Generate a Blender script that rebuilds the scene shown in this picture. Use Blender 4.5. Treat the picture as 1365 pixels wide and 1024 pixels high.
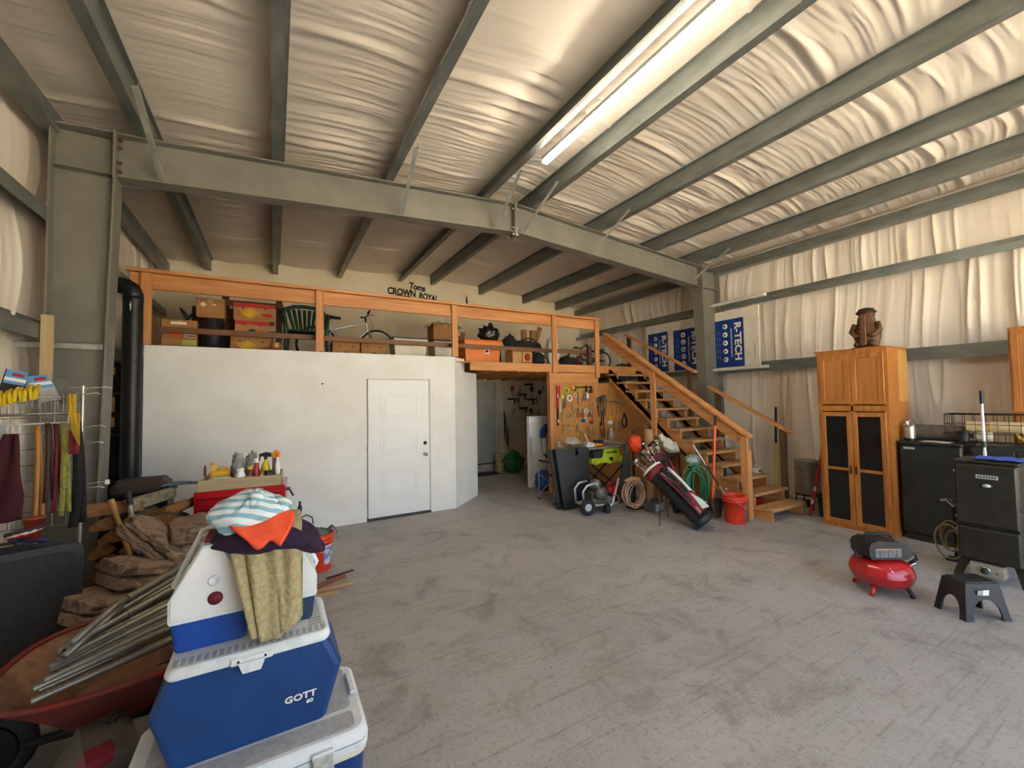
import bpy, bmesh, math, random
import numpy as np
from mathutils import Vector, Matrix, Euler, noise

for _o in list(bpy.data.objects):
    bpy.data.objects.remove(_o, do_unlink=True)
scene = bpy.context.scene
COL = scene.collection
random.seed(7)
rng = np.random.default_rng(11)
PI = math.pi

# ------------------------------------------------------------------ camera
F_PX, YAW, PITCH, ROLL, CAM_H = 551.39, 0.5218, 0.0388, -0.0167, 1.7163
_fw = Vector((math.sin(YAW) * math.cos(PITCH), math.cos(YAW) * math.cos(PITCH), math.sin(PITCH)))
_rt = Vector((math.cos(YAW), -math.sin(YAW), 0))
_up = _rt.cross(_fw)
_r2 = _rt * math.cos(ROLL) + _up * math.sin(ROLL)
_u2 = -_rt * math.sin(ROLL) + _up * math.cos(ROLL)
cam_d = bpy.data.cameras.new('camera')
cam = bpy.data.objects.new('camera', cam_d)
COL.objects.link(cam)
cam_d.sensor_width = 36.0
cam_d.lens = F_PX / 1365 * 36.0
cam_d.clip_start = 0.05
cam_d.clip_end = 500
_m = Matrix.Identity(4)
for i in range(3):
    _m[i][0], _m[i][1], _m[i][2] = _r2[i], _u2[i], -_fw[i]
_m[2][3] = CAM_H
cam.matrix_world = _m
scene.camera = cam

# ------------------------------------------------------------------ world, exposure
world = bpy.data.worlds.new('world')
scene.world = world
world.use_nodes = True
_n = world.node_tree.nodes
_l = world.node_tree.links
_n.clear()
_sky = _n.new('ShaderNodeTexSky')
_sky.sky_type = 'NISHITA'
_sky.sun_disc = False
_sky.sun_elevation = math.radians(48)
_sky.sun_rotation = math.radians(20)
_sky.dust_density = 1.5
_bg = _n.new('ShaderNodeBackground')
_bg.inputs['Strength'].default_value = 0.38
_wo = _n.new('ShaderNodeOutputWorld')
_mx = _n.new('ShaderNodeMixRGB')
_mx.inputs[0].default_value = 0.28
_mx.inputs[2].default_value = (3.2, 3.1, 3.0, 1)      # thin bright haze over the blue
_l.new(_sky.outputs[0], _mx.inputs[1])
_l.new(_mx.outputs[0], _bg.inputs[0])
_l.new(_bg.outputs[0], _wo.inputs[0])
sun_d = bpy.data.lights.new('sun', 'SUN')
sun_d.energy = 32.0
sun_d.angle = math.radians(0.6)
sun_d.color = (1.0, 0.95, 0.89)
sun = bpy.data.objects.new('sun', sun_d)
COL.objects.link(sun)
sun.rotation_euler = Euler((math.radians(-42), 0, math.radians(-15)))
# daylight portal in the open overhead door (guides sampling only, gives no light itself)
port_d = bpy.data.lights.new('door_portal', 'AREA')
port_d.shape = 'RECTANGLE'
port_d.size = 6.2
port_d.size_y = 3.7
port_d.cycles.is_portal = True
port = bpy.data.objects.new('door_portal', port_d)
COL.objects.link(port)
port.location = (3.9, -1.85, 1.85)
port.rotation_euler = (math.radians(90), 0, 0)

vs = scene.view_settings
vs.view_transform = 'Standard'
vs.look = 'None'
vs.exposure = 1.62
vs.gamma = 1.0
vs.use_curve_mapping = False
scene.cycles.use_denoising = True
scene.cycles.max_bounces = 10
scene.cycles.diffuse_bounces = 8
scene.cycles.sample_clamp_indirect = 8.0


# ------------------------------------------------------------------ mesh builder
def M3(rot):
    return Euler(rot).to_matrix().to_4x4() if rot else Matrix.Identity(4)


class MB:
    def __init__(s):
        s.v, s.f, s.sm, s.mi = [], [], [], []
        s.T = None

    def add(s, vs_, fs, smooth=False, m=0):
        b = len(s.v)
        if s.T is not None:
            vs_ = [s.T @ Vector(p) for p in vs_]
        s.v.extend([tuple(p) for p in vs_])
        s.f.extend([tuple(b + i for i in f) for f in fs])
        s.sm.extend([smooth] * len(fs))
        s.mi.extend([m] * len(fs))
        return s

    def box(s, x0, y0, z0, x1, y1, z1, c=0.0, m=0):
        if x1 < x0: x0, x1 = x1, x0
        if y1 < y0: y0, y1 = y1, y0
        if z1 < z0: z0, z1 = z1, z0
        if c <= 0:
            v = [(x, y, z) for z in (z0, z1) for y in (y0, y1) for x in (x0, x1)]
            return s.add(v, [(0, 2, 3, 1), (4, 5, 7, 6), (0, 1, 5, 4), (2, 6, 7, 3), (0, 4, 6, 2), (1, 3, 7, 5)], False, m)
        c = min(c, (x1 - x0) * .49, (y1 - y0) * .49, (z1 - z0) * .49)
        v, idx = [], {}
        for i, x in enumerate((x0, x1)):
            for j, y in enumerate((y0, y1)):
                for k, z in enumerate((z0, z1)):
                    sx, sy, sz = (1, -1)[i], (1, -1)[j], (1, -1)[k]
                    idx[i, j, k, 0] = len(v); v.append((x, y + sy * c, z + sz * c))
                    idx[i, j, k, 1] = len(v); v.append((x + sx * c, y, z + sz * c))
                    idx[i, j, k, 2] = len(v); v.append((x + sx * c, y + sy * c, z))
        f = []
        cyc = [(0, 0), (1, 0), (1, 1), (0, 1)]
        for i in (0, 1):
            q = [idx[i, a, b, 0] for a, b in cyc]; f.append(q if i else q[::-1])
            q = [idx[a, i, b, 1] for a, b in cyc]; f.append(q[::-1] if i else q)
            q = [idx[a, b, i, 2] for a, b in cyc]; f.append(q if i else q[::-1])
        for a in (0, 1):
            for b in (0, 1):
                e = [idx[0, a, b, 1], idx[1, a, b, 1], idx[1, a, b, 2], idx[0, a, b, 2]]; f.append(e if (a == b) == False else e[::-1])
                e = [idx[a, 0, b, 0], idx[a, 1, b, 0], idx[a, 1, b, 2], idx[a, 0, b, 2]]; f.append(e if (a == b) else e[::-1])
                e = [idx[a, b, 0, 0], idx[a, b, 1, 0], idx[a, b, 1, 1], idx[a, b, 0, 1]]; f.append(e if (a != b) else e[::-1])
                for k in (0, 1):
                    t = [idx[a, b, k, 0], idx[a, b, k, 1], idx[a, b, k, 2]]
                    f.append(t if (a + b + k) % 2 == 1 else t[::-1])
        return s.add(v, f, False, m)

    def obox(s, ctr, size, rot=None, c=0.0, m=0):
        old = s.T
        t = Matrix.Translation(ctr) @ M3(rot)
        s.T = t if old is None else old @ t
        a, b, d = size[0] / 2, size[1] / 2, size[2] / 2
        s.box(-a, -b, -d, a, b, d, c, m)
        s.T = old
        return s

    def beam(s, p0, p1, w, t, up=(0, 0, 1), c=0.0, m=0):
        """board from p0 to p1, w along side, t along up"""
        p0, p1 = Vector(p0), Vector(p1)
        d = p1 - p0
        L = d.length
        y = d.normalized()
        u = Vector(up)
        x = y.cross(u)
        if x.length < 1e-6: x = Vector((1, 0, 0))
        x.normalize()
        z = x.cross(y)
        R = Matrix((x, y, z)).transposed().to_4x4()
        old = s.T
        tt = Matrix.Translation((p0 + p1) / 2) @ R
        s.T = tt if old is None else old @ tt
        s.box(-w / 2, -L / 2, -t / 2, w / 2, L / 2, t / 2, c, m)
        s.T = old
        return s

    def ring(s, c, x, y, r, n):
        return [c + x * (r * math.cos(2 * PI * i / n)) + y * (r * math.sin(2 * PI * i / n)) for i in range(n)]

    def cyl(s, p0, p1, r0, r1=None, n=14, caps=True, m=0, smooth=True):
        r1 = r0 if r1 is None else r1
        p0, p1 = Vector(p0), Vector(p1)
        d = (p1 - p0).normalized()
        x = d.orthogonal().normalized()
        y = d.cross(x)
        s.add(s.ring(p0, x, y, r0, n) + s.ring(p1, x, y, r1, n), [(i, (i + 1) % n, n + (i + 1) % n, n + i) for i in range(n)], smooth, m)
        if caps:
            if r0 > 1e-5: s.add(s.ring(p0, x, y, r0, n), [tuple(range(n))[::-1]], False, m)
            if r1 > 1e-5: s.add(s.ring(p1, x, y, r1, n), [tuple(range(n))], False, m)
        return s

    def tube(s, pts, r, n=8, closed=False, m=0, caps=True):
        P = [Vector(p) for p in pts]
        k = len(P)
        rs = r if isinstance(r, (list, tuple)) else [r] * k
        T = []
        for i in range(k):
            a = P[(i - 1) % k] if (closed or i > 0) else P[i]
            b = P[(i + 1) % k] if (closed or i < k - 1) else P[i]
            t = (b - a)
            T.append(t.normalized() if t.length > 1e-9 else Vector((0, 0, 1)))
        x = T[0].orthogonal().normalized()
        v = []
        for i in range(k):
            x = (x - T[i] * x.dot(T[i]))
            if x.length < 1e-6: x = T[i].orthogonal()
            x.normalize()
            y = T[i].cross(x)
            v += s.ring(P[i], x, y, rs[i], n)
        f = []
        for i in range(k if closed else k - 1):
            j = (i + 1) % k
            for q in range(n):
                f.append((i * n + q, i * n + (q + 1) % n, j * n + (q + 1) % n, j * n + q))
        if not closed and caps:
            f.append(tuple(range(n))[::-1])
            f.append(tuple((k - 1) * n + q for q in range(n)))
        return s.add(v, f, True, m)

    def lathe(s, prof, ctr=(0, 0, 0), n=24, m=0, smooth=True, sx=1, sy=1, rot=None):
        old = s.T
        t = Matrix.Translation(ctr) @ M3(rot)
        s.T = t if old is None else old @ t
        v, f = [], []
        for r, z in prof:
            v += [(sx * r * math.cos(2 * PI * i / n), sy * r * math.sin(2 * PI * i / n), z) for i in range(n)]
        for k in range(len(prof) - 1):
            for i in range(n):
                f.append((k * n + i, k * n + (i + 1) % n, (k + 1) * n + (i + 1) % n, (k + 1) * n + i))
        if prof[0][0] > 1e-4: f.append(tuple(range(n))[::-1])
        if prof[-1][0] > 1e-4: f.append(tuple((len(prof) - 1) * n + i for i in range(n)))
        s.add(v, f, smooth, m)
        s.T = old
        return s

    def prism(s, poly, ax, lo, hi, m=0, smooth=False):
        """extrude a 2D polygon along ax ('x': (y,z), 'y': (x,z), 'z': (x,y))"""
        mk = {'x': lambda a, b, t: (t, a, b), 'y': lambda a, b, t: (a, t, b), 'z': lambda a, b, t: (a, b, t)}[ax]
        n = len(poly)
        v = [mk(a, b, lo) for a, b in poly] + [mk(a, b, hi) for a, b in poly]
        f = [(i, (i + 1) % n, n + (i + 1) % n, n + i) for i in range(n)] + [tuple(range(n))[::-1], tuple(range(n, 2 * n))]
        return s.add(v, f, smooth, m)

    def ell(s, c, r, nu=16, nv=10, amp=0.0, fr=3.0, seed=0, m=0, flat=None, rot=None):
        v, f = [], []
        R = M3(rot)
        for j in range(nv + 1):
            th = PI * j / nv
            for i in range(nu):
                ph = 2 * PI * i / nu
                p = Vector((math.sin(th) * math.cos(ph), math.sin(th) * math.sin(ph), math.cos(th)))
                k = 1 + (amp * noise.noise(p * fr + Vector((seed * 7.1, seed * 3.3, seed))) if amp else 0)
                q = R @ Vector((p.x * r[0] * k, p.y * r[1] * k, p.z * r[2] * k))
                q += Vector(c)
                if flat is not None and q.z < flat: q.z = flat
                v.append(q)
        for j in range(nv):
            for i in range(nu):
                f.append((j * nu + i, (j + 1) * nu + i, (j + 1) * nu + (i + 1) % nu, j * nu + (i + 1) % nu))
        return s.add(v, f, True, m)

    def grid(s, fn, nu, nv, closed_u=False, m=0, smooth=True):
        v = [fn(i / (nu if closed_u else nu - 1), j / (nv - 1)) for j in range(nv) for i in range(nu)]
        f = []
        for j in range(nv - 1):
            for i in range(nu if closed_u else nu - 1):
                f.append((j * nu + i, j * nu + (i + 1) % nu, (j + 1) * nu + (i + 1) % nu, (j + 1) * nu + i))
        return s.add(v, f, smooth, m)

    def sheet(s, fn, nu, nv, th, m=0):
        """cloth of real thickness: fn(u,v)->point"""
        P = np.array([[tuple(fn(i / (nu - 1), j / (nv - 1))) for i in range(nu)] for j in range(nv)])
        du = np.gradient(P, axis=1)
        dv = np.gradient(P, axis=0)
        N = np.cross(du, dv)
        N /= np.linalg.norm(N, axis=2, keepdims=True) + 1e-9
        v = [tuple(p) for p in (P + N * th / 2).reshape(-1, 3)] + [tuple(p) for p in (P - N * th / 2).reshape(-1, 3)]
        o = nu * nv
        f = []
        for j in range(nv - 1):
            for i in range(nu - 1):
                a = j * nu + i
                f.append((a, a + 1, a + nu + 1, a + nu))
                f.append((o + a, o + a + nu, o + a + nu + 1, o + a + 1))
        rim = [i for i in range(nu)] + [j * nu + nu - 1 for j in range(1, nv)] + [(nv - 1) * nu + i for i in range(nu - 2, -1, -1)] + [j * nu for j in range(nv - 2, 0, -1)]
        for k in range(len(rim)):
            a, b = rim[k], rim[(k + 1) % len(rim)]
            f.append((a, o + a, o + b, b))
        return s.add(v, f, True, m)

    def mesh(s, name):
        me = bpy.data.meshes.new(name)
        me.from_pydata(s.v, [], s.f)
        me.polygons.foreach_set('use_smooth', s.sm)
        if any(s.mi): me.polygons.foreach_set('material_index', s.mi)
        me.update()
        return me

    def build(s, name, mats, parent=None, loc=None, rz=0, rot=None):
        me = s.mesh(name)
        for mt in (mats if isinstance(mats, (list, tuple)) else [mats]):
            me.materials.append(mt)
        o = bpy.data.objects.new(name, me)
        COL.objects.link(o)
        if parent is not None: o.parent = parent
        if loc is not None: o.location = loc
        if rz: o.rotation_euler = (0, 0, rz)
        if rot: o.rotation_euler = rot
        return o


def thing(name, label, cat, loc=(0, 0, 0), rz=0, group=None):
    o = bpy.data.objects.new(name, None)
    COL.objects.link(o)
    o.empty_display_size = 0.05
    o.location = loc
    o.rotation_euler = (0, 0, rz)
    return tag(o, label, cat, group)


def tag(o, label, cat, group=None, kind=None):
    if label: o['label'] = label
    if cat: o['category'] = cat
    if group: o['group'] = group
    if kind: o['kind'] = kind
    return o


def struct(o, label=None):
    o['kind'] = 'structure'
    if label: o['label'] = label
    return o


def copy_tree(o, loc=None, rz=None, label=None, group=None, parent=None):
    c = o.copy()
    COL.objects.link(c)
    c.parent = parent
    if loc is not None: c.location = loc
    if rz is not None: c.rotation_euler = (c.rotation_euler[0], c.rotation_euler[1], rz)
    if label: c['label'] = label
    if group: c['group'] = group
    for ch in list(o.children):
        copy_tree(ch, parent=c)
    return c


def text_part(name, s, size, mat, parent, loc, rot, ext=0.0015, bold=0.0, align='CENTER', shear=0.0, space=1.0, sx=1.0):
    cu = bpy.data.curves.new('t', 'FONT')
    cu.body = s
    cu.size = size
    cu.extrude = ext
    cu.offset = bold
    cu.align_x = align
    cu.align_y = 'CENTER'
    cu.shear = shear
    cu.space_character = space
    cu.resolution_u = 3
    t = bpy.data.objects.new('t', cu)
    COL.objects.link(t)
    bpy.context.view_layer.update()
    me = bpy.data.meshes.new_from_object(t.evaluated_get(bpy.context.evaluated_depsgraph_get()))
    bpy.data.objects.remove(t, do_unlink=True)
    me.name = name
    me.materials.clear()
    me.materials.append(mat)
    o = bpy.data.objects.new(name, me)
    COL.objects.link(o)
    o.parent = parent
    o.location = loc
    o.rotation_euler = rot
    o.scale = (sx, 1, 1)
    return o


# ------------------------------------------------------------------ materials
def srgb(c):
    if isinstance(c, str):
        c = tuple(int(c[i:i + 2], 16) for i in (0, 2, 4))
    out = []
    for x in c[:3]:
        x = x / 255
        out.append(x / 12.92 if x <= 0.04045 else ((x + 0.055) / 1.055) ** 2.4)
    return tuple(out) + (1.0,)


MATS = {}


def pm(name, c1, c2=None, rough=0.5, metal=0.0, scale=4.0, detail=4.0, bump=0.0, bscale=None, spec=0.5, coat=0.0, c3=None, lo=0.35, hi=0.65, dist=0.0, alpha=1.0, trans=0.0, sheen=0.0, wave=None):
    if name in MATS: return MATS[name]
    mt = bpy.data.materials.new(name)
    mt.use_nodes = True
    nt = mt.node_tree
    b = nt.nodes['Principled BSDF']
    b.inputs['Roughness'].default_value = rough
    b.inputs['Metallic'].default_value = metal
    b.inputs['Specular IOR Level'].default_value = spec
    b.inputs['Coat Weight'].default_value = coat
    b.inputs['Alpha'].default_value = alpha
    b.inputs['Transmission Weight'].default_value = trans
    b.inputs['Sheen Weight'].default_value = sheen
    sc = scale if isinstance(scale, tuple) else (scale,) * 3
    tc = nt.nodes.new('ShaderNodeTexCoord')
    mp = nt.nodes.new('ShaderNodeMapping')
    mp.inputs['Scale'].default_value = sc
    nt.links.new(tc.outputs['Object'], mp.inputs[0])
    if wave:
        ns = nt.nodes.new('ShaderNodeTexWave')
        ns.inputs['Scale'].default_value = wave[0]
        ns.inputs['Distortion'].default_value = wave[1]
        ns.inputs['Detail'].default_value = 3
        ns.inputs['Detail Scale'].default_value = wave[2] if len(wave) > 2 else 1.5
    else:
        ns = nt.nodes.new('ShaderNodeTexNoise')
        ns.inputs['Scale'].default_value = 1.0
        ns.inputs['Detail'].default_value = detail
        ns.inputs['Distortion'].default_value = dist
    nt.links.new(mp.outputs[0], ns.inputs[0])
    fac = ns.outputs['Fac']
    cr = nt.nodes.new('ShaderNodeValToRGB')
    c1l = srgb(c1)
    c2l = srgb(c2) if c2 else tuple(x * 0.86 for x in c1l[:3]) + (1,)
    e = cr.color_ramp.elements
    e[0].position, e[0].color = lo, c1l
    e[1].position, e[1].color = hi, c2l
    if c3:
        k = e.new((lo + hi) / 2)
        k.color = srgb(c3)
    nt.links.new(fac, cr.inputs[0])
    nt.links.new(cr.outputs[0], b.inputs['Base Color'])
    if bump:
        bs = nt.nodes.new('ShaderNodeTexNoise')
        bs.inputs['Scale'].default_value = bscale or 60
        bs.inputs['Detail'].default_value = 3
        if bscale is None:
            nt.links.new(mp.outputs[0], bs.inputs[0]); bs.inputs['Scale'].default_value = 1.0
        else:
            nt.links.new(tc.outputs['Object'], bs.inputs[0])
        bp = nt.nodes.new('ShaderNodeBump')
        bp.inputs['Strength'].default_value = bump
        bp.inputs['Distance'].default_value = 0.01
        nt.links.new(bs.outputs['Fac'], bp.inputs['Height'])
        nt.links.new(bp.outputs[0], b.inputs['Normal'])
    MATS[name] = mt
    return mt


def wood(name, c1, c2, ax='x', rough=0.55, s=1.0, bump=0.15):
    sc = {'x': (1.2, 16, 16), 'y': (16, 1.2, 16), 'z': (16, 16, 1.2)}[ax]
    return pm(name, c1, c2, rough=rough, scale=tuple(v * s for v in sc), detail=5, dist=0.6, lo=.3, hi=.72, bump=bump)


def emit(name, col, st):
    if name in MATS: return MATS[name]
    mt = bpy.data.materials.new(name)
    mt.use_nodes = True
    b = mt.node_tree.nodes['Principled BSDF']
    b.inputs['Base Color'].default_value = srgb(col)
    b.inputs['Emission Color'].default_value = srgb(col)
    b.inputs['Emission Strength'].default_value = st
    MATS[name] = mt
    return mt


def stripes(name, c1, c2, freq, vec, rough=0.9, duty=0.5, warp=0.0):
    """printed stripes along object axis ax"""
    mt = bpy.data.materials.new(name)
    mt.use_nodes = True
    nt = mt.node_tree
    b = nt.nodes['Principled BSDF']
    b.inputs['Roughness'].default_value = rough
    tc = nt.nodes.new('ShaderNodeTexCoord')
    sp = nt.nodes.new('ShaderNodeVectorMath'); sp.operation = 'DOT_PRODUCT'; sp.inputs[1].default_value = vec
    src = tc.outputs['Object']
    if warp:
        nz = nt.nodes.new('ShaderNodeTexNoise'); nz.inputs['Scale'].default_value = 5
        nt.links.new(src, nz.inputs[0])
        mx = nt.nodes.new('ShaderNodeVectorMath'); mx.operation = 'MULTIPLY_ADD'
        mx.inputs[1].default_value = (warp,) * 3
        nt.links.new(nz.outputs['Color'], mx.inputs[0]); nt.links.new(src, mx.inputs[2])
        src = mx.outputs[0]
    nt.links.new(src, sp.inputs[0])
    ma = nt.nodes.new('ShaderNodeMath'); ma.operation = 'MULTIPLY'; ma.inputs[1].default_value = freq
    nt.links.new(sp.outputs['Value'], ma.inputs[0])
    fr = nt.nodes.new('ShaderNodeMath'); fr.operation = 'FRACT'
    nt.links.new(ma.outputs[0], fr.inputs[0])
    cr = nt.nodes.new('ShaderNodeValToRGB')
    cr.color_ramp.interpolation = 'EASE'
    e = cr.color_ramp.elements
    e[0].position, e[0].color = 0.0, srgb(c1)
    e[1].position, e[1].color = 1.0, srgb(c1)
    for p, c in ((duty - .04, c1), (duty + .04, c2), (.96, c2)):
        k = e.new(p); k.color = srgb(c)
    nt.links.new(fr.outputs[0], cr.inputs[0])
    nt.links.new(cr.outputs[0], b.inputs['Base Color'])
    MATS[name] = mt
    return mt


steel_grey = pm('primer_grey_steel', '716f66', '7e7b70', rough=.55, metal=.1, scale=3)
galv = pm('galvanised_steel', '6f7470', '8b908b', rough=.4, metal=.55, scale=(9, 3, 9), detail=6, lo=.3, hi=.7)
galv_l = pm('bright_galvanised', 'a8aaa4', 'c4c5bf', rough=.35, metal=.6, scale=10)
vinyl = pm('white_vinyl_insulation', 'e4d8c7', 'ebe1d3', rough=.58, scale=1.5, bump=.12, bscale=45, spec=.5)
white_paint = pm('white_wall_paint', 'e9e8e5', 'dfddd8', rough=.6, scale=2.2, detail=5, bump=.05, bscale=25)
drywall = pm('bare_drywall', 'dccfb0', 'e6dcc4', rough=.85, scale=(1.4, 1.4, .5), lo=.4, hi=.62)
joint_mud = pm('joint_compound', 'e2d8c2', 'd8ccb0', rough=.8, scale=4)
door_white = pm('door_white', 'e6e7e6', 'dfe0df', rough=.4, scale=1)
lum_x = wood('lumber_x', 'd0955a', 'b0713e', 'x')
lum_y = wood('lumber_y', 'd0955a', 'b0713e', 'y')
lum_z = wood('lumber_z', 'd0955a', 'b0713e', 'z')
lum_dx = wood('stained_and_shaded_lumber_x', '7c4f2b', '5d3a1f', 'x')  # dark rack wood; on the loft mid rail this brown paints in shade
lum_dz = wood('stained_lumber_z', '5a4028', '3f2c1b', 'z')
tread_x = wood('tread_lumber', 'bd9160', '9c7346', 'x', rough=.65)
ply = pm('plywood', 'b9813f', 'a06a2f', rough=.65, scale=(1.5, 8, 3), detail=5, dist=.8)
oak_z = wood('oak_z', 'bd7c35', '945621', 'z', rough=.4, s=1.6)
oak_y = wood('oak_y', 'bd7c35', '945621', 'y', rough=.4, s=1.6)
oak_p = wood('oak_panel', 'b97a3a', '9a5f2a', 'z', rough=.42, s=.9)
black = pm('black_plastic', '1b1b1c', '232425', rough=.5, scale=6)
black_m = pm('black_matte_metal', '171716', '21211f', rough=.45, metal=.4, scale=8)
blk_cloth = pm('black_cloth', '151517', '202024', rough=.9, scale=20, bump=.3)
rubber = pm('rubber', '17171a', '222224', rough=.8, scale=12)
chrome = pm('chrome', 'c8c9ca', 'aeb0b2', rough=.18, metal=.95, scale=4)
alu = pm('aluminium', 'c9cccd', 'b6b9ba', rough=.35, metal=.5, scale=6)
stainless = pm('stainless', 'b5b2a9', '9c998f', rough=.3, metal=.65, scale=(2, 2, 9))
white_pl = pm('white_plastic', 'e4e6e4', 'd8dad8', rough=.45, scale=5)
red_paint = pm('red_enamel', 'b3181f', '9c1219', rough=.25, coat=.4, scale=3)
bucket_or = pm('orange_red_plastic', 'e0401f', 'd23518', rough=.42, scale=3)
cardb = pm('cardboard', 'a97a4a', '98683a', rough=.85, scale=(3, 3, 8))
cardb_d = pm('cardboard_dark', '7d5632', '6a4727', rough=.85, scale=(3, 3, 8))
paper = pm('paper', 'e2ddd0', 'd2ccbd', rough=.8, scale=6)
red_print = pm('red_print', 'b5302a', 'a02822', rough=.8, scale=6)
yel_print = pm('yellow_print', 'd9b021', 'c79a16', rough=.75, scale=12)


# ================================================================== STRUCTURE
XL, XR, YB, YF0 = -1.86, 7.68, 9.3, -1.95     # wall faces: left, right, back, front
RX, RZ, RS = 2.91, 4.47, 0.072                # ridge x, rafter top height, roof slope
YF = 4.965                                    # steel frame line
DECK, WALLY, WTOP = 2.373, 6.277, 2.43


def zr(x):
    return RZ - RS * abs(x - RX)


def vnoise(x, y, seed):
    x = np.asarray(x, float); y = np.asarray(y, float)
    xi, yi = np.floor(x).astype(int), np.floor(y).astype(int)
    fx, fy = x - xi, y - yi
    fx, fy = fx * fx * (3 - 2 * fx), fy * fy * (3 - 2 * fy)

    def hsh(a, b):
        n = (a * 374761393 + b * 668265263 + seed * 974634777) & 0x7fffffff
        n = ((n ^ (n >> 13)) * 1274126177) & 0x7fffffff
        return ((n ^ (n >> 16)) & 0xffff) / 65535.0
    a, b, c, d = hsh(xi, yi), hsh(xi + 1, yi), hsh(xi, yi + 1), hsh(xi + 1, yi + 1)
    return (a * (1 - fx) + b * fx) * (1 - fy) + (c * (1 - fx) + d * fx) * fy


def np_grid(name, P, mat):
    nv, nu = P.shape[:2]
    idx = np.arange(nu * nv).reshape(nv, nu)
    F = np.stack([idx[:-1, :-1], idx[:-1, 1:], idx[1:, 1:], idx[1:, :-1]], -1).reshape(-1, 4)
    me = bpy.data.meshes.new(name)
    me.from_pydata(P.reshape(-1, 3).tolist(), [], F.tolist())
    me.polygons.foreach_set('use_smooth', [True] * len(F))
    me.materials.append(mat)
    me.update()
    o = bpy.data.objects.new(name, me)
    COL.objects.link(o)
    return o


# ---- floor: worn concrete slab
def concrete():
    mt = bpy.data.materials.new('worn_concrete')
    mt.use_nodes = True
    nt = mt.node_tree
    N, L = nt.nodes, nt.links
    b = N['Principled BSDF']
    tc = N.new('ShaderNodeTexCoord')

    def nz(scale, detail=6, dist=0.0, rough=.6, m=None):
        t = N.new('ShaderNodeTexNoise')
        t.inputs['Scale'].default_value = scale
        t.inputs['Detail'].default_value = detail
        t.inputs['Distortion'].default_value = dist
        t.inputs['Roughness'].default_value = rough
        if m:
            mp = N.new('ShaderNodeMapping'); mp.inputs['Scale'].default_value = m[0]; mp.inputs['Rotation'].default_value = (0, 0, m[1])
            L.new(tc.outputs['Object'], mp.inputs[0]); L.new(mp.outputs[0], t.inputs[0])
        else:
            L.new(tc.outputs['Object'], t.inputs[0])
        return t

    def ramp(src, stops):
        r = N.new('ShaderNodeValToRGB')
        e = r.color_ramp.elements
        e[0].position, e[0].color = stops[0][0], srgb(stops[0][1])
        e[1].position, e[1].color = stops[-1][0], srgb(stops[-1][1])
        for p, c in stops[1:-1]:
            k = e.new(p); k.color = srgb(c)
        L.new(src, r.inputs[0])
        return r
    base = ramp(nz(.55, 8, .4).outputs['Fac'], [(.3, '9c9b9a'), (.5, 'aaa9a7'), (.7, 'b8b6b3')])
    cloud = ramp(nz(2.6, 8, .8, .7).outputs['Fac'], [(.30, 'b4b0aa'), (.46, 'f4f2ef'), (.56, 'ffffff'), (.72, 'e4e0da')])
    m1 = N.new('ShaderNodeMixRGB'); m1.blend_type = 'MULTIPLY'; m1.inputs[0].default_value = .75
    L.new(base.outputs[0], m1.inputs[1]); L.new(cloud.outputs[0], m1.inputs[2])
    scr = ramp(nz(1.0, 5, .3, .6, ((1.2, 34, 1), .55)).outputs['Fac'], [(.56, 'ffffff'), (.66, 'dcd8d0'), (.74, 'ffffff')])
    m2 = N.new('ShaderNodeMixRGB'); m2.blend_type = 'MULTIPLY'; m2.inputs[0].default_value = .75
    L.new(m1.outputs[0], m2.inputs[1]); L.new(scr.outputs[0], m2.inputs[2])
    oil = ramp(nz(.9, 4, 1.2, .55, ((1.0, 1.6, 1), .2)).outputs['Fac'], [(.60, 'ffffff'), (.74, 'd6d2ca'), (.9, 'bab4ab')])
    m3 = N.new('ShaderNodeMixRGB'); m3.blend_type = 'MULTIPLY'; m3.inputs[0].default_value = .7
    L.new(m2.outputs[0], m3.inputs[1]); L.new(oil.outputs[0], m3.inputs[2])
    fl = ramp(nz(38, 3, 0, .5).outputs['Fac'], [(.3, 'cfcbc4'), (.5, 'ffffff'), (.75, 'e9e6e0')])
    m4 = N.new('ShaderNodeMixRGB'); m4.blend_type = 'MULTIPLY'; m4.inputs[0].default_value = .65
    L.new(m3.outputs[0], m4.inputs[1]); L.new(fl.outputs[0], m4.inputs[2])
    sc2 = ramp(nz(1.0, 4, .2, .6, ((2.2, 60, 1), -.35)).outputs['Fac'], [(.66, '000000'), (.72, 'ffffff')])
    m5 = N.new('ShaderNodeMixRGB'); m5.blend_type = 'MIX'
    mm = N.new('ShaderNodeMath'); mm.operation = 'MULTIPLY'; mm.inputs[1].default_value = .36
    L.new(sc2.outputs[0], mm.inputs[0]); L.new(mm.outputs[0], m5.inputs[0])
    L.new(m4.outputs[0], m5.inputs[1]); m5.inputs[2].default_value = srgb('6a645b')
    L.new(m5.outputs[0], b.inputs['Base Color'])
    b.inputs['Roughness'].default_value = .55
    bp = N.new('ShaderNodeBump'); bp.inputs['Strength'].default_value = .12; bp.inputs['Distance'].default_value = .004
    L.new(nz(14, 6).outputs['Fac'], bp.inputs['Height'])
    L.new(bp.outputs[0], b.inputs['Normal'])
    return mt


conc = concrete()
fl_ = MB()
fl_.box(XL - .2, YF0 - .1, -.15, XR + .2, YB + .1, 0)
struct(fl_.build('floor', conc), 'worn grey concrete slab floor with stains and scuffs')
g = MB()
g.box(-60, -80, -.3, 60, YF0 - .1, -.02)
struct(g.build('ground', pm('gravel_yard', 'c6bba4', 'b2a78f', rough=.95, scale=3)), 'tan gravel yard outside the open overhead door')

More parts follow.
